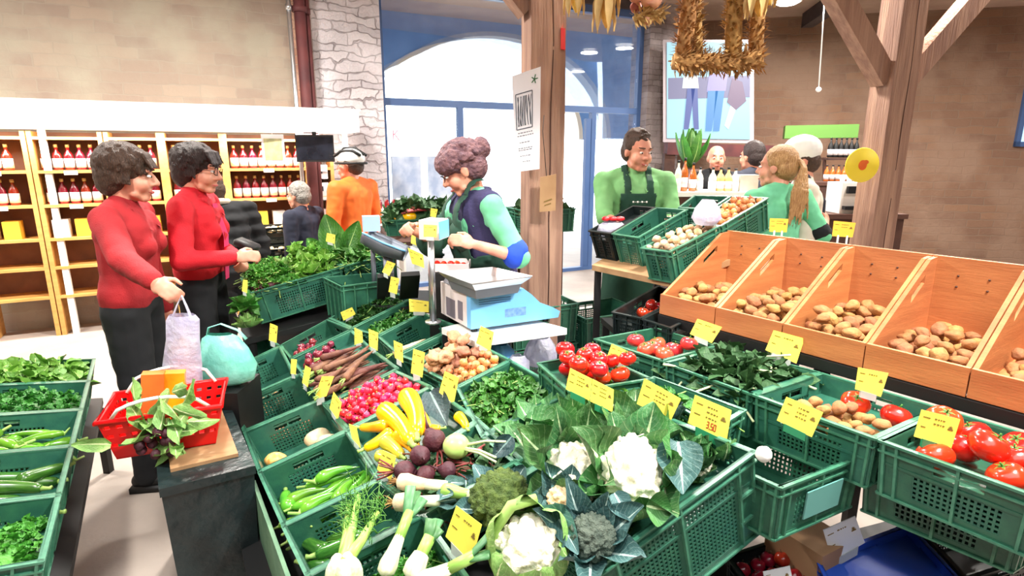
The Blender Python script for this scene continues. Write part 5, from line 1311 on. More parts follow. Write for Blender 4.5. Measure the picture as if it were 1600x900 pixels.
    if hairstyle in ('short', 'crop', 'bald', 'bob', 'tail', 'bun', 'wavy'):
        th = {'short': 1.10, 'crop': 1.05, 'bald': 1.0, 'bob': 1.16, 'tail': 1.07, 'bun': 1.12, 'wavy': 1.16}[hairstyle]
        if hairstyle == 'bald':
            he2((0, -.045, -.005), (.077, .066, .05))
        else:
            he2((0, -.022, .042), (.076*th, .088*th, .083*th)); he2((0, -.05, -.005), (.074*th, .066*th, .07*th))
            for sx in (-1, 1): he2((sx*.06, -.01, .03), (.024*th, .04, .04))
        if hairstyle == 'bob':
            he2((0, -.03, .05), (.096, .102, .082)); he2((0, -.06, -.03), (.078, .06, .07))
            locks(90, lambda: (lambda a, e_: ((.09*math.cos(a)*math.cos(e_), -.025+.1*math.sin(a)*math.cos(e_), .045+.085*math.sin(e_)), (.098*math.cos(a+.3)*math.cos(e_-.5), -.02+.112*math.sin(a+.3)*math.cos(e_-.5), .03+.085*math.sin(e_-.5))))(rs.uniform(0, 2*PI), rs.uniform(.1, 1.4)), .014)
            locks(16, lambda: (lambda x: ((x, .06, .095), (x*1.15+.01, .1, .042)))(rs.uniform(-.06, .06)), .012)
            for sx in (-1, 1): locks(8, lambda: ((sx*.075, rs.uniform(-.04, .03), .04), (sx*.083, rs.uniform(-.03, .035), -.035)), .014)
        if hairstyle in ('bun', 'wavy'):
            he2((0, .02, .06), (.1, .095, .07)); 
            locks(130, lambda: (lambda a, e_: ((.096*math.cos(a)*math.cos(e_), -.012+.108*math.sin(a)*math.cos(e_), .045+.09*math.sin(e_)), (.112*math.cos(a+.5)*math.cos(e_-.2), -.01+.122*math.sin(a+.5)*math.cos(e_-.2), .04+.09*math.sin(e_-.2))))(rs.uniform(0, 2*PI), rs.uniform(.0, 1.5)), .017)
        if hairstyle == 'bun': he2((0, -.13, .05), (.048, .042, .052))
        if hairstyle == 'tail':
            for k in range(26):
                x = rs.uniform(-.028, .028); p0 = h(0, -.105, .05); p1 = h(x*1.2, -.145, .0); p2 = W(x*2.2+.03, -.15, 1.42); p3 = W(x*3+.05, -.135, 1.24+rs.uniform(-.05, .06))
                hr.tube([p0, p0.lerp(p1, .5)+V((0, 0, .01)), p1, p2, p3], [.008, .012, .012, .010, .003], 7)
        if hairstyle in ('short', 'crop'):
            locks(60, lambda: (lambda a, e_: ((.078*math.cos(a)*math.cos(e_), -.02+.09*math.sin(a)*math.cos(e_), .045+.088*math.sin(e_)), (.086*math.cos(a+.25)*math.cos(e_), -.01+.1*math.sin(a+.25)*math.cos(e_), .045+.092*math.sin(e_))))(rs.uniform(0, 2*PI), rs.uniform(.35, 1.5)), .009)
        # keep the face free
        put('hair', blob('hair', hr, max(.006, .0019*Y), MATS[hair], 2, o3, lambda co: .003*noise.noise(co*60)), P)
    if glasses:
        g_ = MB()
        for sx in (-1, 1):
            ring = [h(sx*.031+.021*math.cos(a), .107-.01*abs(math.cos(a)), .005+.016*math.sin(a)) for a in [i*PI/6 for i in range(13)]]
            g_.tube(ring, .0016, 6); g_.tube([h(sx*.052, .098, .01), h(sx*.079, .03, .01), h(sx*.08, -.005, .008)], .0016, 6)
        g_.tube([h(-.01, .108, .008), h(.01, .108, .008)], .0016, 6); child('glasses', g_, 'black')
    for f in extras: f(P, child, W, h, hq, s, J, o3, fwd, rgt)
    return P
def hx(name, m, fn, vox=None, sm=2): return lambda P, child, W, h, hq, s, J, o3, fwd, rgt: child(name, fn(W, h, hq, s, J, fwd, rgt), m, vox, sm)
def lapel(W, h, hq, s, J, fwd, rgt):
    b = MB()
    for sx in (-1, 1): b.add([W(sx*.02, .0, 1.0)+fwd*.133*s, W(sx*.035, .02, 1.2)+fwd*.125*s, W(sx*.08, .0, 1.40)+fwd*.085*s, W(sx*.045, .0, 1.42)+fwd*.08*s, W(sx*.008, .0, 1.2)+fwd*.138*s], [(0, 1, 2, 3, 4)])
    return b
def under(W, h, hq, s, J, fwd, rgt):
    b = MB(); b.add([W(-.03, 0, .95)+fwd*.142*s, W(.03, 0, .95)+fwd*.142*s, W(.04, .012, 1.2)+fwd*.135*s, W(.035, 0, 1.38)+fwd*.095*s, W(-.035, 0, 1.38)+fwd*.095*s, W(-.04, .012, 1.2)+fwd*.135*s], [(0, 1, 2, 3, 4, 5)])
    return b
# woman in red at the lettuce crate
person('person with short dark hair and red cardigan holding something over the lettuce crate', 306, 222, 3.25, 1.70, -82, lean=3, hyaw=-4, hpitch=8, R_=at(366, 402, 3.02), L_=at(372, 404, 3.2), top='coat_red', legs='black_cloth', hair='hair_black', hairstyle='bob', build=1.1, jacket_len=.93, collar='coat_red', glasses=True, extras=(hx('pink_blouse', 'pink', under), hx('lapel', 'coat_red', lapel)))
# customer at the left holding the bag
person('person in a darker red jacket at the far left holding out a plastic bag', 196, 226, 2.75, 1.69, -78, lean=4, hyaw=10, hpitch=6, R_=at(268, 474, 2.15), L_=None, top='coat_red_dark', legs='black_cloth', hair='hair_brown', hairstyle='bob', build=1.1, jacket_len=.9, grip=True, collar='coat_red_dark')
# seller in the navy vest
def vestfn(W, h, hq, s, J, fwd, rgt):
    b = MB()
    for sx in (-1, 1):
        b.cap(W(sx*.075, .0, 1.33), .118*s, W(sx*.07, 0, .98), .135*s)
    b.cap(W(-.15, -.015, 1.38), .083*s, W(.15, -.015, 1.38), .083*s); b.cap(W(0, 0, 1.33), .13*s, W(0, 0, .98), .14*s)
    b.tube([W(.085*math.cos(i*PI/8), -.02+.075*math.sin(i*PI/8), 1.44) for i in range(17)], .022*s, 8)
    return b
person('person with puffy reddish hair, navy vest and dark green apron working behind the scale', 716, 246, 3.12, 1.72, 118, lean=12, hyaw=-22, hpitch=22, L_=at(742, 382, 2.84), R_=at(646, 360, 2.95), top='shirt_mint', sleeve='elbow', legs='navy', hair='hair_auburn', hairstyle='bun', build=1.15, jacket_len=.9, apron='apron', cuffs=(-1, 'sleeve_blue'), glasses=True, grip=True, extras=(hx('vest', 'vest', vestfn, .012),))
# seller man
person('smiling person in light green shirt and dark green apron behind the rear crates', 998, 207, 4.15, 1.81, 182, lean=3, hyaw=22, hpitch=8, R_=at(975, 350, 3.75), L_=at(1045, 345, 3.8), top='shirt_green', sleeve='elbow', legs='navy', hair='hair_brown', hairstyle='crop', build=1.22, jacket_len=.88, apron='apron', smile=True, collar='shirt_green')
# blonde woman, back to us
person('person with long blond ponytail and mint shirt, back turned, behind the wooden bins', 1217, 224, 3.75, 1.70, 20, lean=2, hyaw=30, R_=at(1290, 345, 3.95), L_=None, top='shirt_mint', sleeve='elbow', legs='black_cloth', hair='hair_blond', hairstyle='tail', build=1.12, jacket_len=.86, cuffs=(1, 'black_cloth'))
def capfn(W, h, hq, s, J, fwd, rgt):
    b = MB(); b.ell(h(0, -.014, .066), (.104*s, .124*s, .1*s), hq, 20, 12)
    b.hexa([h(x, y, z) for z in (.042, .052) for x, y in ((-.08, .06), (-.05, .19), (.05, .19), (.08, .06))]); b.ell(h(0, -.012, .146), .008*s)
    return b
def strap(W, h, hq, s, J, fwd, rgt):
    b = MB(); b.tube([W(-.12, .1, 1.36), W(-.1, -.02, 1.47), W(-.02, -.13, 1.3), W(.1, -.14, 1.05), W(.17, -.06, .9)], .014, 6); return b
person('person in a white cap and beige jacket behind the blond ponytail', 1252, 213, 4.05, 1.74, 70, lean=4, hyaw=10, hpitch=4, R_=at(1235, 345, 4.0), L_=None, top='beige', legs='navy', hair='hair_brown', hairstyle='crop', build=1.15, jacket_len=.86, puffy=.008, extras=(hx('cap', 'white', capfn, .006), hx('bag_strap', 'suit_grey', strap)))
# visitors at the back
person('bald person in dark clothes near the bottles at the back', 1120, 236, 6.1, 1.74, 150, hyaw=20, top='black_cloth', legs='black_cloth', hair='hair_grey', hairstyle='bald', jacket_len=.85)
person('dark haired person in a dark suit at the back, turned away', 1176, 230, 5.7, 1.76, 30, top='suit_grey', legs='black_cloth', hair='hair_black', hairstyle='short', build=1.15, jacket_len=.8)
def collarw(W, h, hq, s, J, fwd, rgt):
    b = MB(); b.tube([W(.085*math.cos(i*PI/8), -.02+.08*math.sin(i*PI/8), 1.45) for i in range(17)], .026*s, 8); return b
person('person in a bulky black jacket half hidden behind the person in red', 320, 262, 4.3, 1.56, 50, lean=22, hyaw=10, top='black_cloth', legs='black_cloth', hair='hair_brown', hairstyle='short', build=1.3, jacket_len=.8, puffy=.03, extras=(hx('fur_collar', 'beige', collarw),))
person('grey haired person in a navy coat in front of the bottle shelves', 462, 283, 4.9, 1.42, 75, lean=5, hyaw=5, top='navy', legs='black_cloth', hair='hair_grey', hairstyle='short', build=1.25, jacket_len=.8, puffy=.012)
def helmet(W, h, hq, s, J, fwd, rgt):
    b = MB(); b.ell(h(0, -.015, .06), (.098*s, .125*s, .085*s), hq, 20, 12); return b
def helmet2(W, h, hq, s, J, fwd, rgt):
    b = MB()
    for k in (-.055, 0, .055): b.tube([h(k, .10, .075), h(k*1.1, .04, .135-abs(k)*.4), h(k*1.1, -.06, .14-abs(k)*.4), h(k, -.125, .08)], .013*s, 8)
    b.tube([h(.1*math.cos(i*PI/8), -.015+.126*math.sin(i*PI/8), .02) for i in range(17)], .011*s, 6)
    return b
person('person in an orange jacket and white cycling helmet near the pier', 545, 240, 5.2, 1.68, 60, hyaw=20, top='orange_cloth', legs='black_cloth', hair='hair_brown', hairstyle='crop', build=1.2, jacket_len=.8, puffy=.01, extras=(hx('helmet', 'white', helmet), hx('helmet_vents', 'black', helmet2)))
# ---------------------------------------------------------------- rear shelf on the right with its tilted crates
PH = (.625, .261, .15)
crate('H1', 'empty dark green crate tilted on the rear shelf in front of the smiling seller', [(1026, 324), (1074, 327), (997, 371), (956, 365)], .19, .17, pl=PH)
crate('H2', 'dark green crate of mushrooms in clear wrap on the rear shelf', [(1082, 350), (1126, 352), (1046, 393), (1001, 387)], .17, .04, pl=PH)
crate('H3', 'green crate of orange brown onions at the right end of the rear shelf', [(1148, 306), (1200, 309), (1126, 353), (1086, 348)], .17, .05, pl=PH)
h1 = CR['H1']
crate('H0', 'dark crate at the left end of the rear shelf under a red topped bag', [h1.q[0]-h1.x*.19, h1.q[0]-h1.x*.01, h1.q[3]-h1.x*.01, h1.q[3]-h1.x*.19], .17, .05, px=False, m=MATS['crate_dark'])
crate('H4', 'green crate behind the wrapped mushrooms on the rear shelf', [(1085, 305), (1142, 306), (1110, 327), (1060, 324)], .16, .1, pl=up(PH, .0))
MU = pool([potato(.016, 51, 'mushroom', 'mushroom', 1), potato(.019, 52, 'mushroom', 'mushroom', 1.1)], 2)
fill(MU, 'H2', 60, [(0, .018)], 'pale brown mushroom in the wrapped crate on the rear shelf', 'mushroom', 'mushrooms on the rear shelf', margin=.005, mound=.05, zmax=.02)
fill(pool([onion(.018, 7, 'shallot', 'onion'), onion(.02, 8, 'shallot', 'onion')], 2), 'H3', 60, [(0, .018)], 'small orange brown onion in the right end crate of the rear shelf', 'onion', 'onions on the rear shelf', margin=.005, mound=.08, zmax=.03)
def bag(name, label, rings, m, cat='bag', handles=None, noisef=9, amp=.008, parent=None):
    """crumpled bag lofted through rings (centre, half width, half depth)"""
    b = MB(); n = 28; vs = []; fs = []
    for c, rx, ry in rings:
        for k in range(n):
            a = 2*PI*k/n; p = V(c)+V((rx*math.cos(a), ry*math.sin(a), 0)); q = noise.noise(p*noisef*2)*amp+noise.noise(p*noisef*5)*amp*.6
            vs.append(p+V((math.cos(a), math.sin(a), .3))*q)
    for i in range(len(rings)-1):
        for k in range(n): fs.append((i*n+k, i*n+(k+1) % n, (i+1)*n+(k+1) % n, (i+1)*n+k))
    fs.append(tuple(range(n-1, -1, -1)))
    b.add(vs, fs); o = obj(name, b, MATS[m], None, origin=rings[0][0]); tag(o, label, cat)
    if handles:
        h_ = MB(); h_.tube(handles[0], handles[1], 8, squash=.35); 
        if len(handles) > 2: h_.tube(handles[2], handles[1], 8, squash=.35)
        obj('handle', h_, MATS[m], o)
    return o
c = CR['H0']; p = c.P(.5, .75, .03)
bag('plastic_bag', 'white plastic bag with red things on the dark crate by the glass door', [(p+V((0, 0, z)), rx, rx*.8) for z, rx in ((-.03, .07), (.0, .085), (.03, .075), (.045, .05))], 'bag_white')
b = MB()
for k in range(3): b.ell(p+V((-.04+.04*k, -.01, .065)), (.022, .03, .014), Matrix.Rotation(k, 3, 'Z'))
tag(obj('red_package', b, MATS['basket_red'], None, origin=p), 'red packet lying on the white bag by the glass door', 'package')
c = CR['H2']; p = c.P(.75, .12, -.05); bag('plastic_bag', 'bright clear bag at the far end of the mushroom crate', [(p+V((0, 0, z)), rx, rx) for z, rx in ((-.03, .05), (.0, .07), (.05, .06), (.09, .03))], 'bag_white')
bl = [at(925, 418, 3.1), at(1048, 441, 2.72), at(1215, 372, 3.3), at(1075, 352, 3.9)]
bl = [onp(925, 414, up(PH, -.175)), onp(1050, 440, up(PH, -.175))]; ex_ = CR['H1'].y*-.62
table('rear_shelf', 'wooden board shelf on thin black legs carrying the tilted rear crates', [bl[0], bl[1], bl[1]+ex_+CR['H1'].x*.25, bl[0]+ex_], .03, m='wood_board')
# black trays with red fruit under the shelf
PI_ = (1.02-.17, .0, .0)
crate('I1', 'black tray with a few red apples under the rear shelf', [(1028, 446), (1072, 461), (1002, 497), (956, 487)], .13, .09, pl=(.93, 0, 0), m=MATS['crate_dark'])
crate('I2', 'empty black tray next to the tray of red apples', [(1074, 463), (1120, 478), (1048, 512), (1004, 498)], .13, .11, pl=(.93, 0, 0), m=MATS['crate_dark'])
fill(pool([apple(.028, 0), apple(.031, 1)], 1), 'I1', 9, [(0, .03)], 'red apple in the black tray under the rear shelf', 'apple', 'apples in the black tray', margin=.005, region=(.2, .0, 1, .7))
table('low_table', 'low black table under the two black trays', [V((.48, 3.0, .79)), V((1.05, 3.0, .79)), V((1.05, 2.55, .79)), V((.55, 2.6, .79))], .03, m='black')
# low crates at the bottom right
crate('J1', 'dark low crate of small red apples under the display at the bottom edge', [(1135, 868), (1228, 838), (1300, 900), (1190, 940)], .14, .05, pl=(.36, 0, 0), m=MATS['crate_dark'])
fill(pool([apple(.024, 2), apple(.027, 3)], 1), 'J1', 34, [(0, .026)], 'small dark red apple in the low crate at the bottom edge', 'apple', 'apples in the low crate', margin=.005, mound=.02, zmax=.0)
crate('J2', 'bright blue crate in the bottom right area', [(1275, 872), (1420, 818), (1500, 905), (1310, 945)], .16, .03, pl=(.42, 0, 0), m=MATS['crate_blue'])
crate('J3', 'dark crate beyond the bright blue crate', [(1430, 818), (1560, 775), (1650, 860), (1510, 905)], .16, .15, pl=(.42, 0, 0), m=MATS['crate_dark'])
pj = onp(1262, 850, (.4, 0, 0)); b = MB(); b.box((pj.x, pj.y, .3), (.16, .2, .3), Matrix.Rotation(.5, 3, 'Z')); tag(obj('cardboard_box', b, mat('cardboard', (176, 136, 100), .8), None, False, origin=(pj.x, pj.y, .15)), 'brown cardboard box between the low apple crate and the blue crate', 'box')
table('low_table', 'low dark table under the blue crate', [V((.55, 1.75, .2)), V((1.6, 2.1, .2)), V((1.9, 1.2, .2)), V((.6, .9, .2))], .03, m='black')
# ---------------------------------------------------------------- weighing scale
t0 = at(736, 516, 2.52); t1 = at(872, 505, 2.72); exv = at(690, 503, 2.80)-t0; exv.z = 0
r = root('weighing_scale', (t0+t1+exv)/2-V((0, 0, 0)), 'large light blue weighing scale with a wide steel pan on the white table', 'scale')
zb_ = .872
dx = (t1-t0); dx.z = 0; L_ = dx.length; dx.normalize()
base = V((t0.x, t0.y, zb_))
def sp(prof, o0, o1, mb):
    n = len(prof); vs = [base+dx*x+V((0, 0, z))+exv*o0 for x, z in prof]+[base+dx*x+V((0, 0, z))+exv*o1 for x, z in prof]
    mb.add(vs, [tuple(range(n)), tuple(range(n, 2*n))[::-1]]+[(k, n+k, n+(k+1) % n, (k+1) % n) for k in range(n)])
prof = [(0, 0), (L_, .0), (L_+.01, .03), (L_*.93, .055), (L_*.78, .085), (L_*.68, .13), (L_*.58, .165), (.0, .165)]
b = MB(); sp(prof, 0, .12, b); obj('front_panel', b, MATS['scale_blue'], r, False)
b = MB(); sp([(p_[0], p_[1]*.985) for p_ in prof], .12, 1, b); obj('casing', b, MATS['scale_cream'], r, False)
b = MB()
for z in (.13, .12, .11): b.hexa([base+dx*x+V((0, 0, zz))-exv*o for zz in (z, z+.003) for x, o in ((.04, .003), (.2, .003), (.2, -.01), (.04, -.01))])
obj('groove', b, mat('groove', (60, 110, 170), .5), r, False)
b = MB(); b.hexa([base+dx*x+V((0, 0, zz))-exv*o for zz in (.035, .075) for x, o in ((.17, .004), (.28, .004), (.28, -.01), (.17, -.01))]); obj('type_plate', b, mat('plate_blue', (90, 130, 190), .4, (120, 160, 210), 60), r, False)
b = MB()
for o0, o1, z0, z1 in ((.5, .8, .01, .1), (.25, .4, .02, .11)): b.hexa([base-dx*o+V((0, 0, zz))+exv*q for zz in (z0, z1) for o, q in ((.002, o0), (.002, o1), (-.01, o1), (-.01, o0))])
obj('side_vent', b, mat('vent', (110, 104, 116), .5), r, False)
b = MB()
for x, q in ((.03, .1), (L_-.05, .1), (.03, .9), (L_-.05, .9)): b.tube([base+dx*x+exv*q-V((0, 0, .02)), base+dx*x+exv*q], .015, 10)
obj('foot', b, MATS['black'], r, False)
b = MB(); sp([(.0, .165), (.24, .165), (.22, .2), (.02, .2)], .1, .9, b); obj('pan_support', b, MATS['metal_grey'], r, False)
pz_ = 1.075
pn_ = [onp(684, 424, (pz_+.035, 0, 0)), onp(770, 417, (pz_+.035, 0, 0)), onp(832, 431, (pz_+.035, 0, 0)), onp(738, 444, (pz_+.035, 0, 0))]
cn = sum(pn_, V((0, 0, 0)))/4; inn = [p.lerp(cn, .22)-V((0, 0, .035)) for p in pn_]
b = MB(); dn_ = V((0, 0, .004))
for k in range(4):
    k2 = (k+1) % 4; b.hexa([inn[k]-dn_, inn[k2]-dn_, pn_[k2]-dn_, pn_[k]-dn_, inn[k], inn[k2], pn_[k2], pn_[k]])
b.hexa([q-dn_ for q in inn]+inn); obj('weighing_pan', b, MATS['metal'], r, False)
b = MB(); b.hexa([q.lerp(cn, .1)-V((0, 0, .05)) for q in inn]+[q-dn_ for q in inn]); obj('pan_mount', b, MATS['metal_grey'], r, False)
pp = at(676, 470, 2.7)
b = MB(); b.tube([V((pp.x, pp.y, .85)), V((pp.x, pp.y, 1.255))], .016, 14); b.tube([V((pp.x, pp.y, .85)), V((pp.x, pp.y, .86))], .04, 14); obj('pole', b, MATS['metal'], r)
hd = [at(655, 374, 2.66), at(686, 377, 2.62), at(701, 371, 2.74), at(672, 369, 2.78)]
zt_, zb2 = at(655, 344, 2.66).z, hd[0].z
b = MB(); b.hexa([V((p.x, p.y, zb2)) for p in hd]+[V((p.x, p.y, zt_)) for p in hd]); dh = obj('display_head', b, MATS['scale_cream'], r, False)
b = MB(); f0, f1 = hd[1], hd[2]; nn = V(((f1-f0).y, -(f1-f0).x, 0)).normalized()*.003
b.hexa([V((p.x, p.y, z))+o for z in (zb2+.004, zt_-.004) for p, o in ((f0, nn), (f1, nn), (f1, V((0, 0, 0))), (f0, V((0, 0, 0))))]); obj('display_panel', b, MATS['scale_blue'], r, False)
card([(662, 351), (683, 352), (682, 371), (662, 370)], 'small yellow card stuck on the scale display', dep=2.58, lines=1)
# white table under it, bags below
tt = [onp(690, 512, (.85, 0, 0)), onp(790, 488, (.85, 0, 0)), onp(886, 513, (.85, 0, 0)), onp(742, 533, (.85, 0, 0))]
table('scale_table', 'white topped table under the weighing scale', [tt[0], tt[1], tt[2], tt[3]], .03, m='white')
for px, py, Y, m_, s_, lb in ((845, 545, 2.78, 'bag_white', .085, 'crumpled white plastic bag under the right end of the scale table'), (782, 552, 2.6, 'scale_blue', .065, 'light blue crumpled bag under the scale table, beside the ginger crate'), (808, 568, 2.55, 'bag_white', .06, 'small pale bag low under the scale table')):
    p = at(px, py, Y); bag('plastic_bag', lb, [(p+V((0, 0, z*s_)), rx*s_, rx*s_*.8) for z, rx in ((-1, .7), (-.5, 1), (.2, .9), (.7, .5))], m_, amp=.02, noisef=14)
b = MB(); p = at(815, 580, 2.62); b.box((p.x, p.y, .28), (.38, .3, .56), Matrix.Rotation(.5, 3, 'Z')); tag(obj('storage_box', b, MATS['crate_dark'], None, False, origin=(p.x, p.y, 0)), 'dark box under the scale table that the crumpled bags lie on', 'box')
# second scale and till pads on the left
r = root('scoop_scale', at(605, 400, 3.3), 'small scale with a dark curved scoop and pale blue head left of the seller', 'scale')
b = MB(); p = at(605, 375, 3.3); q = Matrix.Rotation(math.radians(24), 3, 'Y')
vs = []; n = 14; mseg = 10
for i in range(mseg+1):
    x = -.13+.26*i/mseg
    for k in range(n+1):
        a = PI+PI*k/n; rr_ = .1*(1-.25*abs(i/mseg-.5)*2); vs.append(p+q @ V((x, rr_*1.1*math.cos(a), rr_*math.sin(a))))
b.add(vs, [(i*(n+1)+k, i*(n+1)+k+1, (i+1)*(n+1)+k+1, (i+1)*(n+1)+k) for i in range(mseg) for k in range(n)]); sc2 = obj('scoop', b, MATS['metal_grey'], r); sm = sc2.modifiers.new('t', 'SOLIDIFY'); sm.thickness = .004
b = MB(); b.tube([p+q @ V((-.13+.026*i, -.11*(1-.25*abs(i/10-.5)*2), 0)) for i in range(11)], .006, 8); obj('scoop_rim', b, MATS['scale_blue'], r)
hp = at(580, 349, 3.3); b = MB(); b.box(hp, (.095, .07, .085), Matrix.Rotation(.3, 3, 'Z')); obj('display_head', b, mat('pale_blue', (170, 200, 232), .4), r, False)
b = MB(); b.tube([V((hp.x, hp.y, .8)), hp], .014, 10); b.tube([V((p.x, p.y, .8)), p-V((0, 0, .09))], .03, 12); obj('pole', b, MATS['metal_grey'], r)
for i, (px, py, w_, lb) in enumerate(((640, 446, .1, 'black payment pad with a white stripe behind the wide yellow card'), (602, 448, .09, 'black till box behind the parsley cards'))):
    p = at(px, py, 3.12+.1*i); r = root('till_pad', p, lb, 'till'); M3 = Matrix.Rotation(.3, 3, 'Z') @ Matrix.Rotation(-.9, 3, 'X')
    b = MB(); b.box(p, (w_, .2, .03), M3); obj('casing', b, MATS['black'], r, False)
    b = MB(); b.box(p+M3 @ V((-w_*.38, 0, .017)), (w_*.14, .19, .006), M3); obj('stripe', b, MATS['white'], r, False)
    b = MB()
    for a in range(3):
        for c in range(4): b.box(p+M3 @ V((-.012+.018*a, -.06+.022*c, .017)), (.012, .014, .006), M3)
    obj('key', b, MATS['metal_dark'], r, False)
table('till_table', 'dark table behind the parsley carrying the till pads and the scoop scale', [V((-.98, 3.6, .8)), V((-.35, 3.6, .8)), V((-.35, 3.14, .8)), V((-.78, 3.2, .8))], .03, m='black')
# tray with red tomatoes in front of the seller
p = at(703, 414, 2.95); r = root('tray', p, 'grey tray of strawberries in front of the seller', 'tray'); b = MB()
for s, sz in (((0, 0, -.02), (.2, .16, .006)), ((0, -.08, 0), (.2, .006, .04)), ((0, .08, 0), (.2, .006, .04)), ((-.1, 0, 0), (.006, .16, .04)), ((.1, 0, 0), (.006, .16, .04))): b.box(p+V(s), sz)
obj('tray_body', b, MATS['scale_cream'], r, False)
TST = pool([potato(.016, 61, 'tomato', 'strawberry', 1.2, .05)], 2)
for k in range(14): TST.place(TM(p+V((-.07+.035*(k % 5), -.05+.045*(k//5), .0)), rand_rot()), 'red strawberry in the grey tray in front of the seller', 'strawberry', 'strawberries in the grey tray')
b = MB(); b.box((p.x+.02, p.y, (p.z-.025)/2), (.24, .2, p.z-.027)); tag(obj('counter_block', b, MATS['black'], None, False, origin=(p.x, p.y, 0)), 'black stand under the grey strawberry tray', 'stand')
# crates stacked on the floor right of the post
sq_ = [V((.28, 3.75, 0)), V((.68, 3.95, 0)), V((.83, 3.62, 0)), V((.43, 3.42, 0))]
sb_ = V((.02, -.02, 0))
for i in range(3):
    crate('S%d' % i, ('green crate at the bottom of the floor stack right of the timber post', 'green crate in the middle of the floor stack right of the timber post', 'green open crate on top of the floor stack right of the timber post')[i], [p+sb_+V((0, 0, .22*(i+1)+.004*i)) for p in sq_], .215, None, px=False)
sq2 = [p+V((-.42, -.18, 0)) for p in sq_]
for i in range(3):
    crate('T%d' % i, ('bottom crate of the stack behind the scale table', 'middle crate of the stack behind the scale table', 'top crate of the stack behind the scale, level with its blue side')[i], [p+V((0, 0, .25*(i+1)+.004*i)) for p in sq2], .245, None, px=False)
p = V((.62, 3.32, .30)); bag('plastic_bag', 'small white bag hanging beside the floor crates under the rear shelf', [(p+V((0, 0, z)), rx, rx) for z, rx in ((0, .05), (.05, .08), (.13, .07), (.2, .02))], 'bag_white')
# ---------------------------------------------------------------- produce behind the seller
rq = [V((-1.0, 4.35, 1.12)), V((-.35, 4.55, 1.12)), V((-.2, 4.15, 1.05)), V((-.85, 3.98, 1.05))]
table('rear_table', 'dark stand behind the seller in the vest, heaped with squash and rhubarb', rq, .03)
PK = [((618, 345), .05, 'zuc_orange', 'orange pumpkin behind the outstretched hand'), ((640, 338), .055, 'zuc_yellow', 'yellow orange pumpkin left of the red stalks'), ((652, 352), .045, 'zuc_orange', 'small orange pumpkin lowest in the heap behind the seller')]
for (px, py), r_, m_, lb in PK:
    p = at(px, py, 4.2); b = MB(); vs = []; seg, rg = 30, 12
    for i in range(rg+1):
        ph = PI*i/rg
        for k in range(seg): t = 2*PI*k/seg; q = r_*(1-.1*abs(math.cos(t*4)))*math.sin(ph)+.0003; vs.append(V((q*math.cos(t), q*math.sin(t), r_*.75*math.cos(ph))))
    b.add(vs, [(i*seg+k, (i+1)*seg+k, (i+1)*seg+(k+1) % seg, i*seg+(k+1) % seg) for i in range(rg) for k in range(seg)])
    s_ = MB(); s_.tube([(0, 0, r_*.7), (.005, 0, r_*1.05)], [.009, .007], 7); o = mk('pumpkin', b, MATS[m_], [('stem', s_, MATS['stemg'])]); o.matrix_basis = TM(p, Matrix.Identity(3)); tag(o, lb, 'pumpkin')
for k in range(7):
    a = at(628+4*k, 334-k, 4.15); e = at(660+5*k, 318+2*k, 4.3); b = MB(); b.tube([a, a.lerp(e, .5)+V((0, 0, .006)), e], .009, 8); tag(obj('rhubarb_stalk', b, mat('rhubarb', (170, 40, 56), .4, (150, 80, 60), 8), None, origin=a), 'red rhubarb stalk lying on the heap behind the seller', 'rhubarb')['group'] = 'rhubarb stalks behind the seller'
cc = crate('U1', 'green crate of dark leaves behind the seller in the vest', [V((-.98, 4.33, 1.2)), V((-.36, 4.53, 1.2)), V((-.26, 4.3, 1.19)), V((-.9, 4.1, 1.19))], .12, .04, px=False)
leafheap('dark_leaves', 'dark leafy heap behind the seller in the vest', 'greens', cc, 190, MATS['leaf_deep'], .09, .06, mound=.12, floor=.04, upright=.6)
u2 = [at(790, 316, 3.95), at(832, 312, 4.1), at(838, 326, 3.8), at(795, 334, 3.7)]; zz = u2[2].z
u2 = [V((p.x, p.y, zz)) for p in u2]
cc = crate('U2', 'green crate on a stand between the seller and the timber post', [u2[0], u2[0]+V((.34, .14, 0)), u2[0]+V((.46, -.14, 0)), u2[0]+V((.12, -.28, 0))], .15, .05, px=False)
leafheap('dark_leaves', 'dark leaves in the crate by the timber post', 'greens', cc, 120, MATS['leaf_deep'], .07, .05, mound=.06, floor=.05, upright=.6)
q = cc.root.location; b = MB(); b.box((q.x, q.y, (q.z)/2), (.3, .2, q.z)); tag(obj('crate_stand', b, MATS['wood_dark'], None, False, origin=(q.x, q.y, 0)), 'dark wooden stand under the crate by the timber post', 'stand')
# ---------------------------------------------------------------- shopping at the left edge
bz = .62
bq = [onp(215, 668, (bz, 0, 0)), onp(352, 618, (bz, 0, 0)), onp(396, 726, (bz, 0, 0)), onp(250, 762, (bz, 0, 0))]
bq[0] = bq[3]+(bq[1]-bq[2])
cb_ = sum(bq, V((0, 0, 0)))/4; r = root('black_bin', V((cb_.x, cb_.y, 0)), 'large glossy black bin carrying the red basket', 'bin')
b = MB(); lo = [V((p.x, p.y, 0)).lerp(V((cb_.x, cb_.y, 0)), .14) for p in bq]; b.hexa(lo+[p-V((0, 0, .02)) for p in bq]); obj('bin_body', b, MATS['bin_black'], r, False)
b = MB(); b.hexa([p.lerp(cb_, -.03)-V((0, 0, .03)) for p in bq]+[p.lerp(cb_, -.03) for p in bq]); obj('lid', b, MATS['bin_black'], r, False)
b = MB(); w4 = [p.lerp(cb_, .25) for p in bq]; b.hexa(w4+[p+V((0, 0, .012)) for p in w4]); tag(obj('wooden_board', b, MATS['wood_board'], None, False, origin=w4[0]), 'flat wooden board on the black bin under the red basket', 'board')
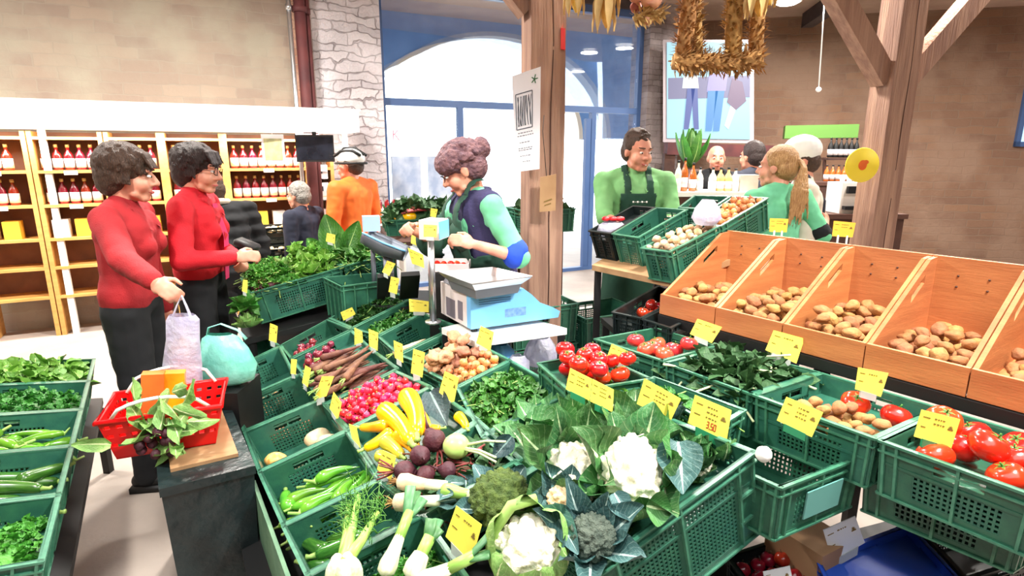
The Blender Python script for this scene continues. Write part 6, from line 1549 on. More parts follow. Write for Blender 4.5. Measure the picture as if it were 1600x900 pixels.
# red basket with its perforated wall and handles
bc = onp(262, 690, (bz+.015, 0, 0)); bc = V((bc.x, bc.y+.03, bz+.015)); r = root('shopping_basket', bc, 'bright red plastic shopping basket on the black bin', 'basket')
M3 = Matrix.Rotation(math.radians(22), 3, 'Z'); bw_, bd_, bh = .185, .13, .15
def BP(u, v, z): k = .82+.18*z/bh; return bc+M3 @ V((u*bw_*k, v*bd_*k, z))
b = MB(); cor = [(-1, -1), (1, -1), (1, 1), (-1, 1)]
for i in range(4):
    a, c = cor[i], cor[(i+1) % 4]
    def Lp(t, z, ins=0): return BP((a[0]*(1-t)+c[0]*t)*(1-ins), (a[1]*(1-t)+c[1]*t)*(1-ins), z)
    def rec(t0, t1, z0, z1): b.hexa([Lp(t0, z0), Lp(t1, z0), Lp(t1, z0, .03), Lp(t0, z0, .03), Lp(t0, z1), Lp(t1, z1), Lp(t1, z1, .03), Lp(t0, z1, .03)])
    zs = [.0, .05, .062, .085, .097, .12, .132, bh]
    for z0, z1, solid in ((0, .05, 1), (.05, .062, 0), (.062, .085, 1), (.085, .097, 0), (.097, .12, 1), (.12, .132, 0), (.132, bh, 1)):
        if solid: rec(0, 1, z0, z1)
        else:
            N = 10
            for k in range(N+1): rec(max(0, k/N-.022), min(1, k/N+.022), z0, z1)
b.hexa([BP(x, y, 0) for x, y in cor]+[BP(x, y, .006) for x, y in cor]); obj('basket_body', b, MATS['basket_red'], r, False)
b = MB(); b.tube([BP(x*1.02, y*1.02, bh) for x, y in cor+[cor[0], cor[1]]], .009, 8); obj('rim', b, MATS['basket_red'], r)
for sgn in (-1, 1):
    b = MB(); b.tube([BP(-.8, sgn*.95, bh)]+[BP(-.8+1.6*k/8, sgn*.95+sgn*.15, bh+.07*math.sin(PI*k/8)**.5) for k in range(1, 8)]+[BP(.8, sgn*.95, bh)], .006, 8); obj('handle', b, MATS['white'], r)
for k, (u, v, z, m_, lb) in enumerate(((-.25, .2, .14, 'orange_cloth', 'orange packet standing in the red basket'), (.1, .3, .13, 'zuc_orange', 'orange yellow packet beside the orange one in the red basket'))):
    p = BP(u, v, z); b = MB(); b.box(p, (.07, .045, .22), M3 @ Matrix.Rotation(.1, 3, 'Y')); tag(obj('packet', b, MATS[m_], None, False, origin=p), lb, 'package')
# leafy radish bunch hanging over the basket
p = BP(-.05, -1.08, .12); r = root('leafy_bunch', p, 'leafy bunch with purple roots hanging over the front of the red basket', 'greens')
b = MB()
for k in range(34):
    q = p+V((R.gauss(0, .06), R.gauss(-.01, .02), R.gauss(0, .045))); b.leaf(.11, .05, R.uniform(-.5, .8), .3, .15, 3, 5, TM(q, rand_rot()))
obj('leaf', b, MATS['leaf_savoy'], r)
b = MB()
for k in range(12): b.ell(p+V((R.gauss(0, .05), -.03+R.gauss(0, .01), -.06+R.gauss(0, .025))), .017)
obj('root', b, MATS['beet'], r)
# bags
A = at(283, 640, 2.12)
rg_ = []
for py, w_ in ((650, 10), (640, 24), (610, 33), (570, 32), (530, 28), (500, 27), (492, 22)):
    c_ = at(288-(650-py)*.02, py, 2.12); rg_.append((c_, w_*2.12/905*.95, w_*2.12/905*.55))
hd_ = at(284, 462, 2.14)
bag('carrier_bag', 'thin white plastic bag held up by the customer at the left', rg_, 'bag_white', handles=([at(268, 500, 2.12), at(276, 478, 2.13), hd_, at(292, 480, 2.13), at(302, 505, 2.12)], [.012, .008, .006, .008, .012]))
b = MB(); 
for k in range(3): b.ell(at(278+8*k, 632-3*k, 2.11), .03)
tag(obj('plums', b, MATS['beet'], None, origin=at(286, 632, 2.11)), 'dark fruit at the bottom of the white carrier bag', 'fruit')
rg_ = []; tb = onp(352, 585, (.635, 0, 0)); Yb = 2.3
zb0 = at(350, 592, Yb)
for py, w_, x_ in ((598, 30, 352), (592, 46, 354), (570, 50, 352), (545, 40, 350), (528, 30, 346), (522, 20, 344)):
    c_ = at(x_, py, Yb); rg_.append((c_, w_*Yb/905, w_*Yb/905*.5))
bag('carrier_bag', 'turquoise plastic bag standing behind the nearly empty crate', rg_, 'bag_teal', handles=([at(322, 535, Yb), at(326, 512, Yb), at(345, 506, Yb), at(372, 516, Yb), at(385, 530, Yb)], [.012, .009, .007, .009, .012]))
pb = rg_[0][0]; b = MB(); b.box((pb.x-.02, pb.y+.02, pb.z/2-.005), (.22, .22, pb.z-.01)); tag(obj('stool', b, MATS['black'], None, False, origin=(pb.x, pb.y, 0)), 'black block stool under the turquoise bag', 'stool')
# dark handbag under the arm of the person in red
p = at(386, 383, 3.55); b = MB(); b.box(p, (.14, .1, .05), Matrix.Rotation(.4, 3, 'Y')); b.box(p-V((.02, 0, .08)), (.13, .1, .11), Matrix.Rotation(.4, 3, 'Y'))
hb = obj('handbag', b, MATS['black'], None, origin=p); tag(hb, 'black handbag beside the hands of the person in red', 'bag'); hb.modifiers.new('b', 'BEVEL').width = .012
# ---------------------------------------------------------------- shop at the back left
def sw(t, o, z): return PL0+WD*t-WN*o+V((0, 0, z))     # along the wall, out from it
def swbox(mb, t0, t1, o0, o1, z0, z1): mb.hexa([sw(t0, o1, z0), sw(t1, o1, z0), sw(t1, o0, z0), sw(t0, o0, z0), sw(t0, o1, z1), sw(t1, o1, z1), sw(t1, o0, z1), sw(t0, o0, z1)])
r = root('shop_canopy', sw(-2.3, .5, 1.84), 'long glowing white light canopy over the bottle shelves', 'canopy')
b = MB(); swbox(b, -5, .27, .2, .85, 1.86, 2.06); obj('light_box', b, MATS['awning'], r, False)
b = MB(); swbox(b, -5.02, .29, .18, .87, 2.06, 2.075); obj('top_panel', b, MATS['white'], r, False)
for t in (-4.9, -2.4, .2):
    b = MB(); swbox(b, t, t+.05, .3, .35, 0, 1.86); obj('post', b, MATS['white'], r, False)
for t in (-4, -2.8, -1.6, -.4):
    l = bpy.data.lights.new('tube', 'AREA'); l.shape = 'RECTANGLE'; l.size = 1.1; l.size_y = .2; l.energy = 26; l.color = (1, .97, .92)
    o = bpy.data.objects.new('tube', l); COL.objects.link(o); o.location = sw(t, .5, 1.85)-r.location; o.rotation_euler = (0, 0, math.atan2(WD.y, WD.x)); o.parent = r
def px_t(px, o):       # position along the wall of a picture column
    lo_, hi_ = -5.2, 1
    for _ in range(40):
        m_ = (lo_+hi_)/2; q = sw(m_, o, 1.3); u = 800+FOC*q.x/((q.y)*math.cos(PITCH)-(1.3-CAMZ)*math.sin(PITCH))
        if u < px: lo_ = m_
        else: hi_ = m_
    return lo_
def bottle(h_=.225, r_=.038):
    b = MB(); b.lathe([(r_*.9, 0), (r_, .008), (r_, h_*.55), (r_*.8, h_*.66), (r_*.36, h_*.76), (r_*.34, h_*.9)], 12)
    l = MB(); l.lathe([(r_*1.03, h_*.1), (r_*1.03, h_*.46)], 12); c_ = MB(); c_.lathe([(r_*.4, h_*.88), (r_*.4, h_)], 10)
    return mk('juice_bottle', b, MATS['jar_red'], [('label', l, MATS['label_white']), ('bottle_cap', c_, MATS['cap_gold'])])
BOT = Pool([bottle])
units = [(262, 356), (356, 484), (486, 522), (176, 262), (60, 174), (-60, 58)]
ulb = ['wooden shelf unit behind the person in red', 'wooden shelf unit with two rows of red juice bottles', 'narrow wooden shelf unit beside the orange jacket', 'wooden shelf unit behind the customer at the far left', 'second wooden shelf unit from the left edge', 'wooden shelf unit at the left edge']
for ui, (x0, x1) in enumerate(units):
    t0_, t1_ = px_t(x0, .3), px_t(x1, .3); r = root('shelf_unit', sw((t0_+t1_)/2, .25, 0), ulb[ui], 'shelf')
    b = MB(); swbox(b, t0_, t0_+.035, .04, .36, 0, 1.84); swbox(b, t1_-.035, t1_, .04, .36, 0, 1.84); obj('side_panel', b, MATS['wood_shelf'], r, False)
    b = MB(); swbox(b, t0_, t1_, .04, .055, .3, 1.84); obj('back_panel', b, mat('shelf_back', (150, 104, 78), .7, (120, 84, 66), 4), r, False)
    for z in (.35, .62, .88, 1.18, 1.48, 1.77):
        b = MB(); swbox(b, t0_+.035, t1_-.035, .055, .36, z, z+.025); obj('shelf_board', b, MATS['wood_shelf'], r, False)
    n = int((t1_-t0_-.1)/.085)
    if ui != 2:
        for z, lb, g in ((1.505, 'red juice bottle with white label, upper shelf row', 'upper row of juice bottles'), (1.205, 'red juice bottle with white label, lower shelf row', 'lower row of juice bottles')):
            for k in range(n):
                q = sw(t0_+.09+.085*k, .27, z); BOT.place(TM(q), lb+[' behind the person in red', ' between red and navy coats', '', ' behind the far left customer', ' second unit from the left', ' at the left edge'][ui], 'bottle', g+[' behind the person in red', '', '', ' behind the far left customer', ' second unit', ' left edge unit'][ui])
    tg = MB(); swbox(tg, (t0_+t1_)/2-.05, (t0_+t1_)/2+.05, .36, .365, 1.465, 1.5); swbox(tg, (t0_+t1_)/2-.05, (t0_+t1_)/2+.05, .36, .365, 1.165, 1.2); obj('shelf_tag', tg, MATS['white'], r, False)
    for k in range(max(1, n//2)):      # boxed goods and garland on other shelves
        q = sw(t0_+.12+.17*k, .25, .905); b = MB(); b.box(q+V((0, 0, .08)), (.12, .13, .16), Matrix.Rotation(.47, 3, 'Z'))
        tag(obj('goods_box', b, MATS[['label_white', 'card_orange', 'white'][k % 3]], None, False, origin=q), 'small boxed goods on a low shelf below the juice bottles', 'box')['group'] = 'boxed goods on the low shelves'
t0_ = px_t(498, .3)
for z in (1.205, 1.39):
    q = sw(t0_+.03, .3, z-.0); b = MB(); b.box(q+V((0, 0, .07)), (.13, .1, .145), Matrix.Rotation(.47, 3, 'Z')); o = obj('gift_box', b, MATS['label_white'], None, False, origin=q); tag(o, 'white gift box in the narrow shelf unit, %s one' % ('lower' if z < 1.3 else 'upper'), 'box')
    b = MB(); b.box(q+V((.01, -.055, .08)), (.05, .012, .05), Matrix.Rotation(.47, 3, 'Z')); obj('emblem', b, MATS['suit_grey'], o, False)
q = sw(px_t(497, .7), .7, 1.7); r = root('monitor', q, 'black monitor hanging under the right end of the white canopy', 'monitor'); RZ = Matrix.Rotation(.35, 3, 'Z')
b = MB(); b.box(q+V((0, 0, .0)), (.36, .05, .26), RZ); obj('monitor_body', b, MATS['black'], r, False)
b = MB(); b.box(q+RZ @ V((0, -.027, 0)), (.33, .004, .22), RZ); obj('screen', b, mat('screen_dark', (40, 44, 56), .15, (20, 22, 30), 6), r, False)
b = MB(); b.box(q+V((0, 0, .14)), (.04, .03, .06), RZ); obj('bracket', b, MATS['black'], r, False)
q = sw(px_t(433, .75), .75, 1.69); b = MB(); b.box(q, (.2, .008, .28), RZ); b.box(q+RZ @ V((0, -.006, .0)), (.16, .004, .2), RZ); b.mi[6:] = [1]*6
po = obj('hanging_poster', b, [MATS['poster'], mat('poster_green', (150, 160, 120), .6, (206, 200, 150), 14)], None, False, origin=q); tag(po, 'small white poster with a green yellow picture hanging from the canopy', 'poster')
b = MB(); b.tube([q+V((0, 0, .13)), q+V((0, 0, .17))], .004, 6); obj('string', b, MATS['white'], po)
# low display crates in front of the shelves
for i, (x0, y0, lb) in enumerate(((392, 352, 'dark crate with pale goods in front of the shelves, upper one'), (398, 384, 'dark crate with pale yellow roots in front of the shelves, lower one'))):
    p = at(x0, y0, 5.3-.25*i); c_ = crate('K%d' % i, lb, [p, p+V((.36, .18, 0)), p+V((.48, -.08, 0)), p+V((.12, -.26, 0))], .14, .05, px=False, m=MATS['crate_dark'])
    fill(pool([potato(.02, 70+i, 'bulb', 'pale_root', 1.8)], 1), c_, 24, [(-.012, .018), (.012, .018)], 'pale yellow root in the %s dark crate before the shelves' % ('upper' if i == 0 else 'lower'), 'root vegetable', 'pale roots in the %s dark crate' % ('upper' if i == 0 else 'lower'), margin=.005, mound=.03)
    q = c_.root.location; b = MB(); b.box((q.x, q.y, q.z/2-.002), (.4, .2, q.z-.004), Matrix.Rotation(.46, 3, 'Z')); tag(obj('crate_stand', b, MATS['black'], None, False, origin=(q.x, q.y, 0)), 'black stand under the %s dark crate before the shelves' % ('upper' if i == 0 else 'lower'), 'stand')
# small things by the pier: rack with jars
p = at(600, 330, 5.9); r = root('jar_rack', V((p.x, p.y, 0)), 'small white rack of dark jars against the brick pier', 'rack'); b = MB()
for z in (.6, .95, 1.1): b.box((p.x, p.y, z), (.34, .2, .02), Matrix.Rotation(.47, 3, 'Z'))
for s in (-1, 1): b.box((p.x+s*.15, p.y+s*.075, .6), (.02, .18, 1.2), Matrix.Rotation(.47, 3, 'Z'))
obj('rack_frame', b, MATS['white'], r, False)
for z in (1.11, .96, .61):
    for k in range(4):
        q = V((p.x-.1+.065*k, p.y-.05+.033*k, z)); b = MB(); b.lathe([(.022, 0), (.024, .01), (.024, .06), (.018, .07), (.018, .085)], 12, c=q); tag(obj('jar', b, MATS['jar_red'], None, origin=q), 'dark jar in the small white rack by the brick pier', 'jar')['group'] = 'jars in the white rack'
# ---------------------------------------------------------------- back right: screen, bar, bottles
Ys = 8.35
def scr(px, py, dy=0): return at(px, py, Ys+dy)
r = root('projection_screen', scr(1107, 218), 'bright bluish projection screen showing legs of standing people', 'screen')
b = MB(); b.hexa([scr(1036, 222), scr(1178, 224), scr(1178, 224, .03), scr(1036, 222, .03), scr(1036, 62), scr(1178, 62), scr(1178, 62, .03), scr(1036, 62, .03)]); obj('screen_border', b, mat('border', (170, 160, 166), .6), r, False)
def quadp(name, pts_, m_, dy=-.012):
    b = MB(); b.add([scr(x, y, dy) for x, y in pts_], [tuple(range(len(pts_)))]); return obj(name, b, m_, r, False)
def em(n, c, s=.9): return mat(n, tuple(x*.4 for x in c), .6, emit=c, estr=s*.8)
quadp('picture', [(1042, 216), (1172, 218), (1172, 66), (1042, 66)], em('pic_bg', (178, 232, 250), 1.0))
quadp('pictured_wall', [(1044, 155), (1172, 152), (1172, 118), (1044, 122)], em('pic_wall', (150, 150, 190), .7), -.016)
quadp('pictured_shirt', [(1066, 138), (1092, 138), (1090, 118), (1068, 118)], em('pic_white', (236, 250, 252), 1), -.02)
quadp('pictured_shirt', [(1104, 144), (1134, 142), (1138, 112), (1108, 116)], em('pic_lilac', (176, 170, 224), .9), -.02)
quadp('pictured_leg', [(1068, 202), (1076, 202), (1086, 138), (1074, 138)], em('pic_blue', (104, 120, 190), .8), -.024)
quadp('pictured_leg', [(1084, 202), (1092, 202), (1090, 138), (1080, 138)], em('pic_blue', (104, 120, 190)), -.024)
quadp('pictured_leg', [(1102, 205), (1112, 205), (1122, 142), (1106, 142)], em('pic_blue2', (96, 160, 226), .9), -.024)
quadp('pictured_leg', [(1114, 205), (1124, 205), (1132, 142), (1118, 142)], em('pic_blue2', (96, 160, 226)), -.024)
quadp('pictured_figure', [(1136, 160), (1150, 172), (1166, 158), (1160, 128), (1144, 122)], em('pic_mauve', (150, 130, 160), .7), -.022)
quadp('pictured_figure', [(1132, 196), (1138, 202), (1154, 160), (1146, 150)], em('pic_white', (236, 250, 252)), -.02)
b = MB(); b.bar(at(1040, 232, 8.1), at(1232, 238, 8.1), .2, .16); tag(obj('shelf_beam', b, MATS['rust'], None, False, origin=at(1040, 232, 8.1)), 'dark red wooden beam below the projection screen', 'beam')
for x in (1045, 1225):
    q = at(x, 240, 8.1); b = MB(); b.box((q.x, q.y, q.z/2), (.14, .14, q.z)); tag(obj('beam_support', b, MATS['wood_dark'], None, False, origin=(q.x, q.y, 0)), 'dark support post under the %s end of the red beam' % ('left' if x < 1100 else 'right'), 'post')
def counter(name, label, x0, x1, py, Y, m_, dpt=.5):
    a, c_ = at(x0, py, Y), at(x1, py, Y); z = a.z; r = root(name, V(((a.x+c_.x)/2, Y+dpt/2, 0)), label, 'counter')
    b = MB(); b.box(((a.x+c_.x)/2, Y+dpt/2, z/2-.02), (c_.x-a.x-.04, dpt-.04, z-.04)); obj('counter_body', b, MATS['wood_dark'], r, False)
    b = MB(); b.box(((a.x+c_.x)/2, Y+dpt/2, z-.02), (c_.x-a.x, dpt, .04)); obj('worktop', b, MATS[m_], r, False)
    return z
zc_ = counter('bar_counter', 'bar counter with bottles behind the rear shelf', 1050, 1182, 300, 5.0, 'white', .4)
def bottle2(h_, r_, m_):
    def f():
        b = MB(); b.lathe([(r_*.9, 0), (r_, .01), (r_, h_*.55), (r_*.75, h_*.68), (r_*.32, h_*.8), (r_*.3, h_*.95)], 14)
        l = MB(); l.lathe([(r_*1.03, h_*.12), (r_*1.03, h_*.42)], 14); c_ = MB(); c_.lathe([(r_*.38, h_*.93), (r_*.38, h_*1.02)], 10)
        return mk('bottle', b, MATS[m_], [('label', l, MATS['label_white']), ('bottle_cap', c_, MATS['black'])])
    return f
mat('amber', (190, 100, 40), .15, wet=.5); mat('milk', (246, 240, 220), .3); mat('peach', (246, 200, 130), .25)
for px, h_, r_, m_, lb in ((1058, .26, .03, 'milk', 'white bottle at the left end of the bar counter'), (1068, .28, .03, 'amber', 'tall amber bottle second from the left on the bar counter'), (1081, .24, .032, 'amber', 'shorter amber bottle on the bar counter'), (1092, .2, .03, 'milk', 'small white bottle right of the amber ones'), (1112, .2, .034, 'milk', 'milky bottle at the left of the clustered bottles'), (1124, .2, .034, 'peach', 'peach coloured bottle in the clustered bottles'), (1136, .2, .034, 'peach', 'second peach coloured bottle beside the white jug'), (1147, .19, .036, 'milk', 'white bottle at the right end of the cluster')):
    q = at(px, 300, 5.12); o = bottle2(h_, r_, m_)(); o.matrix_basis = TM(V((q.x, 5.12, zc_))); tag(o, lb, 'bottle')
b = MB(); q = at(1165, 300, 5.15); b.box((q.x, q.y, zc_+.07), (.16, .12, .14)); tag(obj('napkin_box', b, MATS['beige'], None, False, origin=(q.x, q.y, zc_)), 'pale box on the bar counter left of the blond ponytail', 'box')
b = MB(); a = at(1225, 207, 8.3); c_ = at(1338, 205, 8.0); b.bar(a, c_, .3, .17); tag(obj('green_valance', b, mat('green_band', (92, 140, 60), .6), None, False, origin=a), 'green valance board on the brown wall right of the screen', 'valance')
r0 = at(1285, 272, 7.2); zr = counter('bar_counter', 'dark back bar under the green valance', 1240, 1340, 285, 7.2, 'wood_dark', .5)
b = MB(); sa_, sc__ = at(1288, 246, 7.6), at(1340, 246, 7.6); b.bar(sa_-V((0, 0, .02)), sc__-V((0, 0, .02)), .2, .025); b.bar(at(1288, 285, 7.6), at(1288, 246, 7.6), .03, .03); b.bar(at(1340, 285, 7.6), at(1340, 246, 7.6), .03, .03)
tag(obj('bottle_shelf', b, MATS['wood_dark'], None, False, origin=sa_), 'dark shelf of bottles below the green valance', 'shelf')
for k in range(6):
    q = at(1296+8*k, 246, 7.6); o = bottle2(.24, .032, 'black')(); o.matrix_basis = TM(q); tag(o, 'dark bottle on the shelf below the green valance', 'bottle', 'dark bottles below the green valance')
    q = at(1290+9*k, 283, 7.5); o = bottle2(.2, .032, 'amber')(); o.matrix_basis = TM(V((q.x, q.y, zr))); tag(o, 'amber bottle on the back bar below the dark ones', 'bottle', 'amber bottles on the back bar')
zc2 = counter('bar_counter', 'counter with the white coffee machine at the right', 1296, 1420, 335, 4.9, 'wood_dark', .5)
q = at(1318, 335, 5.1); r = root('coffee_machine', V((q.x, 5.1, zc2)), 'white coffee machine behind the beige jacket', 'coffee machine')
b = MB(); b.box((q.x, 5.1, zc2+.13), (.22, .24, .26)); obj('casing', b, MATS['white'], r, False)
b = MB(); b.box((q.x, 4.96, zc2+.05), (.18, .06, .03)); b.box((q.x, 4.97, zc2+.2), (.14, .04, .06)); obj('spout', b, MATS['metal_dark'], r, False)
for k in range(3):
    qq = V((q.x-.06+.06*k, 5.08, zc2+.26)); b = MB(); b.lathe([(.018, 0), (.026, .05), (.027, .052)], 12, c=qq); tag(obj('cup', b, MATS['white'], None, origin=qq), 'white cup on top of the coffee machine', 'cup')['group'] = 'cups on the coffee machine'
# big houseplant leaves behind the bar
r = root('houseplant', at(1075, 262, 7.4), 'dark green plant behind the bar counter left of the bald person', 'plant')
for k in range(14): b = MB(); b.leaf(.5, .16, 1.0, .3, .06, 4, 7, TM(at(1078, 262, 7.4), Matrix.Rotation(k*2.4, 3, 'Z')), .5+.06*k); obj('leaf', b, MATS['leaf_chard'], r)
b = MB(); q = at(1078, 262, 7.4); b.lathe([(.16, 0), (.2, q.z-.02)], 16, c=V((q.x, q.y, 0))); obj('pot', b, MATS['wood_dark'], r)
# right of the photo: added tall window with a glowing pane on the wall and a shelf
wd_ = (wr1-wr0).normalized(); 
def rwp(s, z, o=0): n_ = V((wd_.y, -wd_.x, 0)); return wr0+wd_*s+n_*o+V((0, 0, z))
b = MB(); 
def rb(mb, s0, s1, z0, z1, o0, o1): mb.hexa([rwp(s0, z0, o1), rwp(s1, z0, o1), rwp(s1, z0, o0), rwp(s0, z0, o0), rwp(s0, z1, o1), rwp(s1, z1, o1), rwp(s1, z1, o0), rwp(s0, z1, o0)])
for s0, s1, z0, z1 in ((5.0, 6.3, 1.75, 1.82), (5.0, 6.3, 3.0, 3.07), (5.0, 5.06, 1.75, 3.07), (6.24, 6.3, 1.75, 3.07), (5.62, 5.68, 1.75, 3.07)): rb(b, s0, s1, z0, z1, 0, .06)
w2 = struct('window_added', b, MATS['frame_blue']); b = MB(); rb(b, 5.06, 6.24, 1.82, 3.0, .005, .02); obj('glow_pane', b, mat('pane_glow', (190, 226, 246), .3, emit=(186, 224, 248), estr=.9), w2, False)
# ---------------------------------------------------------------- things hung on the posts
def flat(name, quad, Y, m_, label, cat, th=.004):
    q = [at(x, y, Y) for x, y in quad]; n = (q[1]-q[0]).cross(q[3]-q[0]).normalized()*th/2
    b = MB(); b.hexa([q[3]-n, q[2]-n, q[2]+n, q[3]+n, q[0]-n, q[1]-n, q[1]+n, q[0]+n]); o = obj(name, b, MATS[m_], None, False, origin=q[3]); tag(o, label, cat)
    def S(u, v, e=.003): return (q[0]*(1-u)+q[1]*u)*(1-v)+(q[3]*(1-u)+q[2]*u)*v+V((0, -e, 0))
    return o, S
o, S = flat('poster', [(800, 119), (845, 104), (843, 264), (806, 269)], 3.27, 'poster', 'white poster with a framed leaf drawing on the timber post', 'poster')
b = MB()
for (u0, v0), (u1, v1) in (((.1, .2), (.7, .2)), ((.7, .2), (.7, .56)), ((.7, .56), (.1, .56)), ((.1, .56), (.1, .2))): b.bar(S(u0, v0), S(u1, v1), .005, .002, V((0, 1, 0)))
for k in range(6):
    u = .16+.09*k; pts = [S(u+.04*math.sin(3*t/6+k), .23+.3*t/6) for t in range(7)]; b.tube(pts, .0022, 4); pts = [S(u+.05-.05*math.sin(2.6*t/6), .23+.3*t/6) for t in range(7)]; b.tube(pts, .0018, 4)
for v, ws in ((.6, (.15, .7)), (.63, (.12, .74)), (.70, (.2, .6)), (.76, (.15, .7)), (.78, (.15, .7)), (.84, (.2, .62)), (.9, (.3, .6))):
    u = ws[0]
    while u < ws[1]: du = R.uniform(.04, .1); b.bar(S(u, v), S(min(ws[1], u+du), v), .004, .001, V((0, 1, 0))); u += du+.03
obj('print', b, mat('ink_grey', (96, 100, 110), .6), o, False)
b = MB(); 
for k in range(5): a = k*1.25; b.bar(S(.78, .1), S(.78+.12*math.cos(a), .1+.045*math.sin(a)), .005, .002, V((0, 1, 0)))
obj('emblem', b, MATS['kunst'], o, False)
o, S = flat('wooden_tag', [(844, 277), (869, 272), (868, 329), (843, 331)], 3.25, 'wood_board', 'small pale board with two faint marks hanging on the timber post', 'sign', .014)
b = MB(); b.tube([S(.4, .03), at(848, 205, 3.3), at(850, 180, 3.33)], .002, 5); obj('string', b, MATS['black'], o)
b = MB(); b.bar(S(.25, .72, .009), S(.75, .66, .009), .006, .002, V((0, 1, 0))); b.bar(S(.3, .82, .009), S(.7, .78, .009), .005, .002, V((0, 1, 0))); obj('print', b, MATS['ink'], o, False)
o, S = flat('red_sign', [(876, 44), (883, 45), (883, 78), (876, 77)], 3.36, 'basket_red', 'narrow red sign edge on the right side of the timber post', 'sign', .02)
q = at(1347, 258, 4.15); r = root('round_sign', q, 'yellow oval sign with a small orange mark at the right timber post', 'sign')
b = MB(); b.lathe([(.115, -.006), (.12, 0), (.115, .006)], 30, Matrix.Rotation(PI/2, 3, 'X'), q); obj('disc', b, mat('sign_yellow', (250, 226, 60), .5), r)
b = MB(); b.ell(q+V((0, -.008, 0)), (.03, .004, .035)); b.ell(q+V((.02, -.008, .02)), (.02, .004, .015)); obj('mark', b, MATS['orange_cloth'], r)
# ---------------------------------------------------------------- dried garlands hanging from the ceiling
YG = 2.75
b = MB(); b.tube([at(840, 0, YG)+V((0, 0, .45)), at(1240, 0, YG)+V((0, 0, .45))], .02, 10)
za = at(1000, 0, YG).z+.45
rod = tag(obj('hanging_rod', b, MATS['wood_dark'], None, origin=at(1000, 0, YG)+V((0, 0, .45))), 'wooden rod above the top edge carrying the dried garlands', 'rod')
b = MB()
for x in (860, 1220): q = at(x, 0, YG); b.tube([V((q.x, YG, za)), V((q.x, YG, H))], .006, 6)
obj('rope', b, MATS['straw'], rod)
def bristly(r, path, rad, n, m_, L=.05, seed=1, name='straw_rope'):
    b = MB(); b.tube(path, rad, 10); rs = random.Random(seed); seg = [(path[i+1]-path[i]).length for i in range(len(path)-1)]; tot = sum(seg)
    for _ in range(n):
        d = rs.uniform(0, tot); i = 0
        while i < len(seg)-1 and d > seg[i]: d -= seg[i]; i += 1
        p = path[i].lerp(path[i+1], d/seg[i]); ax = (path[i+1]-path[i]).normalized()
        v = V((rs.gauss(0, 1), rs.gauss(0, 1), rs.gauss(0, 1))); v = (v-ax*v.dot(ax)).normalized(); e = (v+ax*rs.uniform(-.2, 1.1)+V((0, 0, -.25))).normalized()
        p0 = p+v*rad*.8; l_ = L*rs.uniform(.5, 1.2); s_ = e.cross(v)
        if s_.length < .01: s_ = e.cross(V((1, 0, 0)))
        s_ = s_.normalized()*.006
        b.add([p0-s_*.4, p0+s_*.4, p0+e*l_*.6+s_, p0+e*l_, p0+e*l_*.6-s_], [(0, 1, 2, 3, 4)])
    obj(name, b, MATS[m_], r)
r = root('straw_garland', at(1120, 100, YG), 'thick bristly straw garland hung in a U shape from the ceiling', 'garland')
top = V((0, 0, .45))
bristly(r, [at(1052, 96, YG), at(1080, 98, YG), at(1110, 96, YG), at(1140, 98, YG), at(1165, 96, YG), at(1188, 92, YG)], .036, 620, 'hop', .045, 2)
bristly(r, [at(1068, 92, YG), at(1072, 50, YG), at(1078, 0, YG), at(1082, 0, YG)+top], .036, 650, 'hop', .04, 3)
bristly(r, [at(1090, 92, YG+.05), at(1088, 50, YG+.05), at(1086, 0, YG+.05)], .026, 300, 'straw', .04, 6)
bristly(r, [at(1146, 92, YG), at(1146, 50, YG), at(1148, 0, YG), at(1148, 0, YG)+top], .036, 650, 'hop', .04, 4)
bristly(r, [at(1180, 95, YG+.05), at(1182, 50, YG+.05), at(1185, 0, YG+.05), at(1185, 0, YG+.05)+top], .033, 600, 'hop', .04, 5)
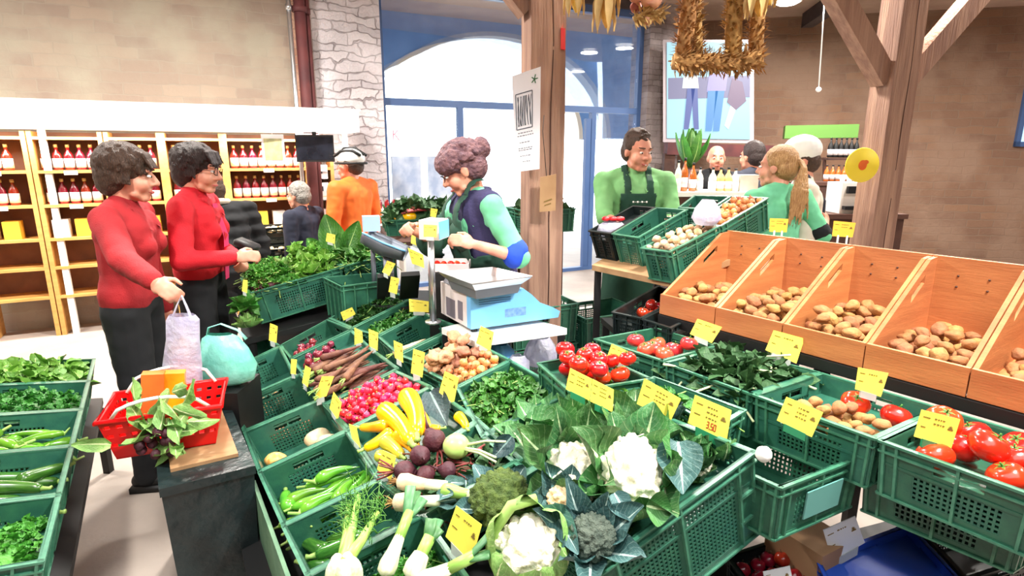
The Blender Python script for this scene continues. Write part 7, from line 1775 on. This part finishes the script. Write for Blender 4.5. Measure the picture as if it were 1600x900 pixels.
def corncob(px, py0, py1, Yc, lb):
    a = at(px, py0, Yc); e = at(px+2, py1, Yc); L_ = (a-e).length; r = root('corn_cob', e, lb, 'corn')
    b = MB(); b.tube([a, a.lerp(e, .15), a.lerp(e, .5), a.lerp(e, .85), e], [.012, .022, .023, .015, .004], 12); obj('cob', b, MATS['corn'], r)
    b = MB()
    for k in range(7): b.leaf(L_*1.3, .04, -.3, .4, .1, 3, 6, TM(a+V((0, 0, .03)), basis(V((math.cos(k)*.35, math.sin(k)*.35, -1)), V((math.cos(k), math.sin(k), 0)))))
    obj('husk', b, mat('husk', (222, 190, 130), .8, (196, 160, 96), 10), r)
    b = MB(); b.tube([a, V((a.x, Yc, za))], .004, 5); obj('string', b, MATS['straw'], r)
for px, y0, y1, Yc, lb in ((898, -38, 20, YG, 'corn cob hanging just right of the timber post'), (945, -20, 44, YG, 'long corn cob hanging left of the onion braid'), (1184, -30, 26, YG-.1, 'corn cob hanging in front of the right arm of the straw garland'), (952, -40, 22, YG+.06, 'short corn cob close behind the long one'), (1200, -50, 8, YG, 'corn cob highest at the right end of the rod')): corncob(px, y0, y1, Yc, lb)
r = root('onion_braid', at(1012, 30, YG), 'braid of dried reddish onions hanging beside the straw garland', 'braid')
rs = random.Random(9)
for k in range(17):
    q = at(1012+rs.uniform(-24, 24), rs.uniform(-20, 34), YG+rs.uniform(-.05, .05)); b = MB(); b.lathe([(.001, -.026), (.016, -.022), (.027, -.004), (.024, .01), (.01, .022), (.004, .04)], 12, rand_rot(), q); obj('onion', b, MATS['onion_braid'], r)
b = MB(); b.tube([at(1012, 20, YG), at(1012, 0, YG), V((at(1012, 0, YG).x, YG, za))], .02, 8); obj('plait', b, MATS['straw'], r)
bristly(r, [at(990, 30, YG), at(1012, 20, YG), at(1036, 20, YG)], .012, 140, 'straw', .05, 8, 'dry_leaves')
# thin lamp cord in front of the brown wall
a = at(1288, 8, 7.0); e = at(1279, 140, 7.0); b = MB(); b.tube([V((a.x, 7.0, H)), a, e], .008, 6); b.ell(e, .03); tag(obj('pull_cord', b, MATS['white'], None, origin=e), 'thin pale cord hanging from the ceiling in front of the brown wall', 'cord')
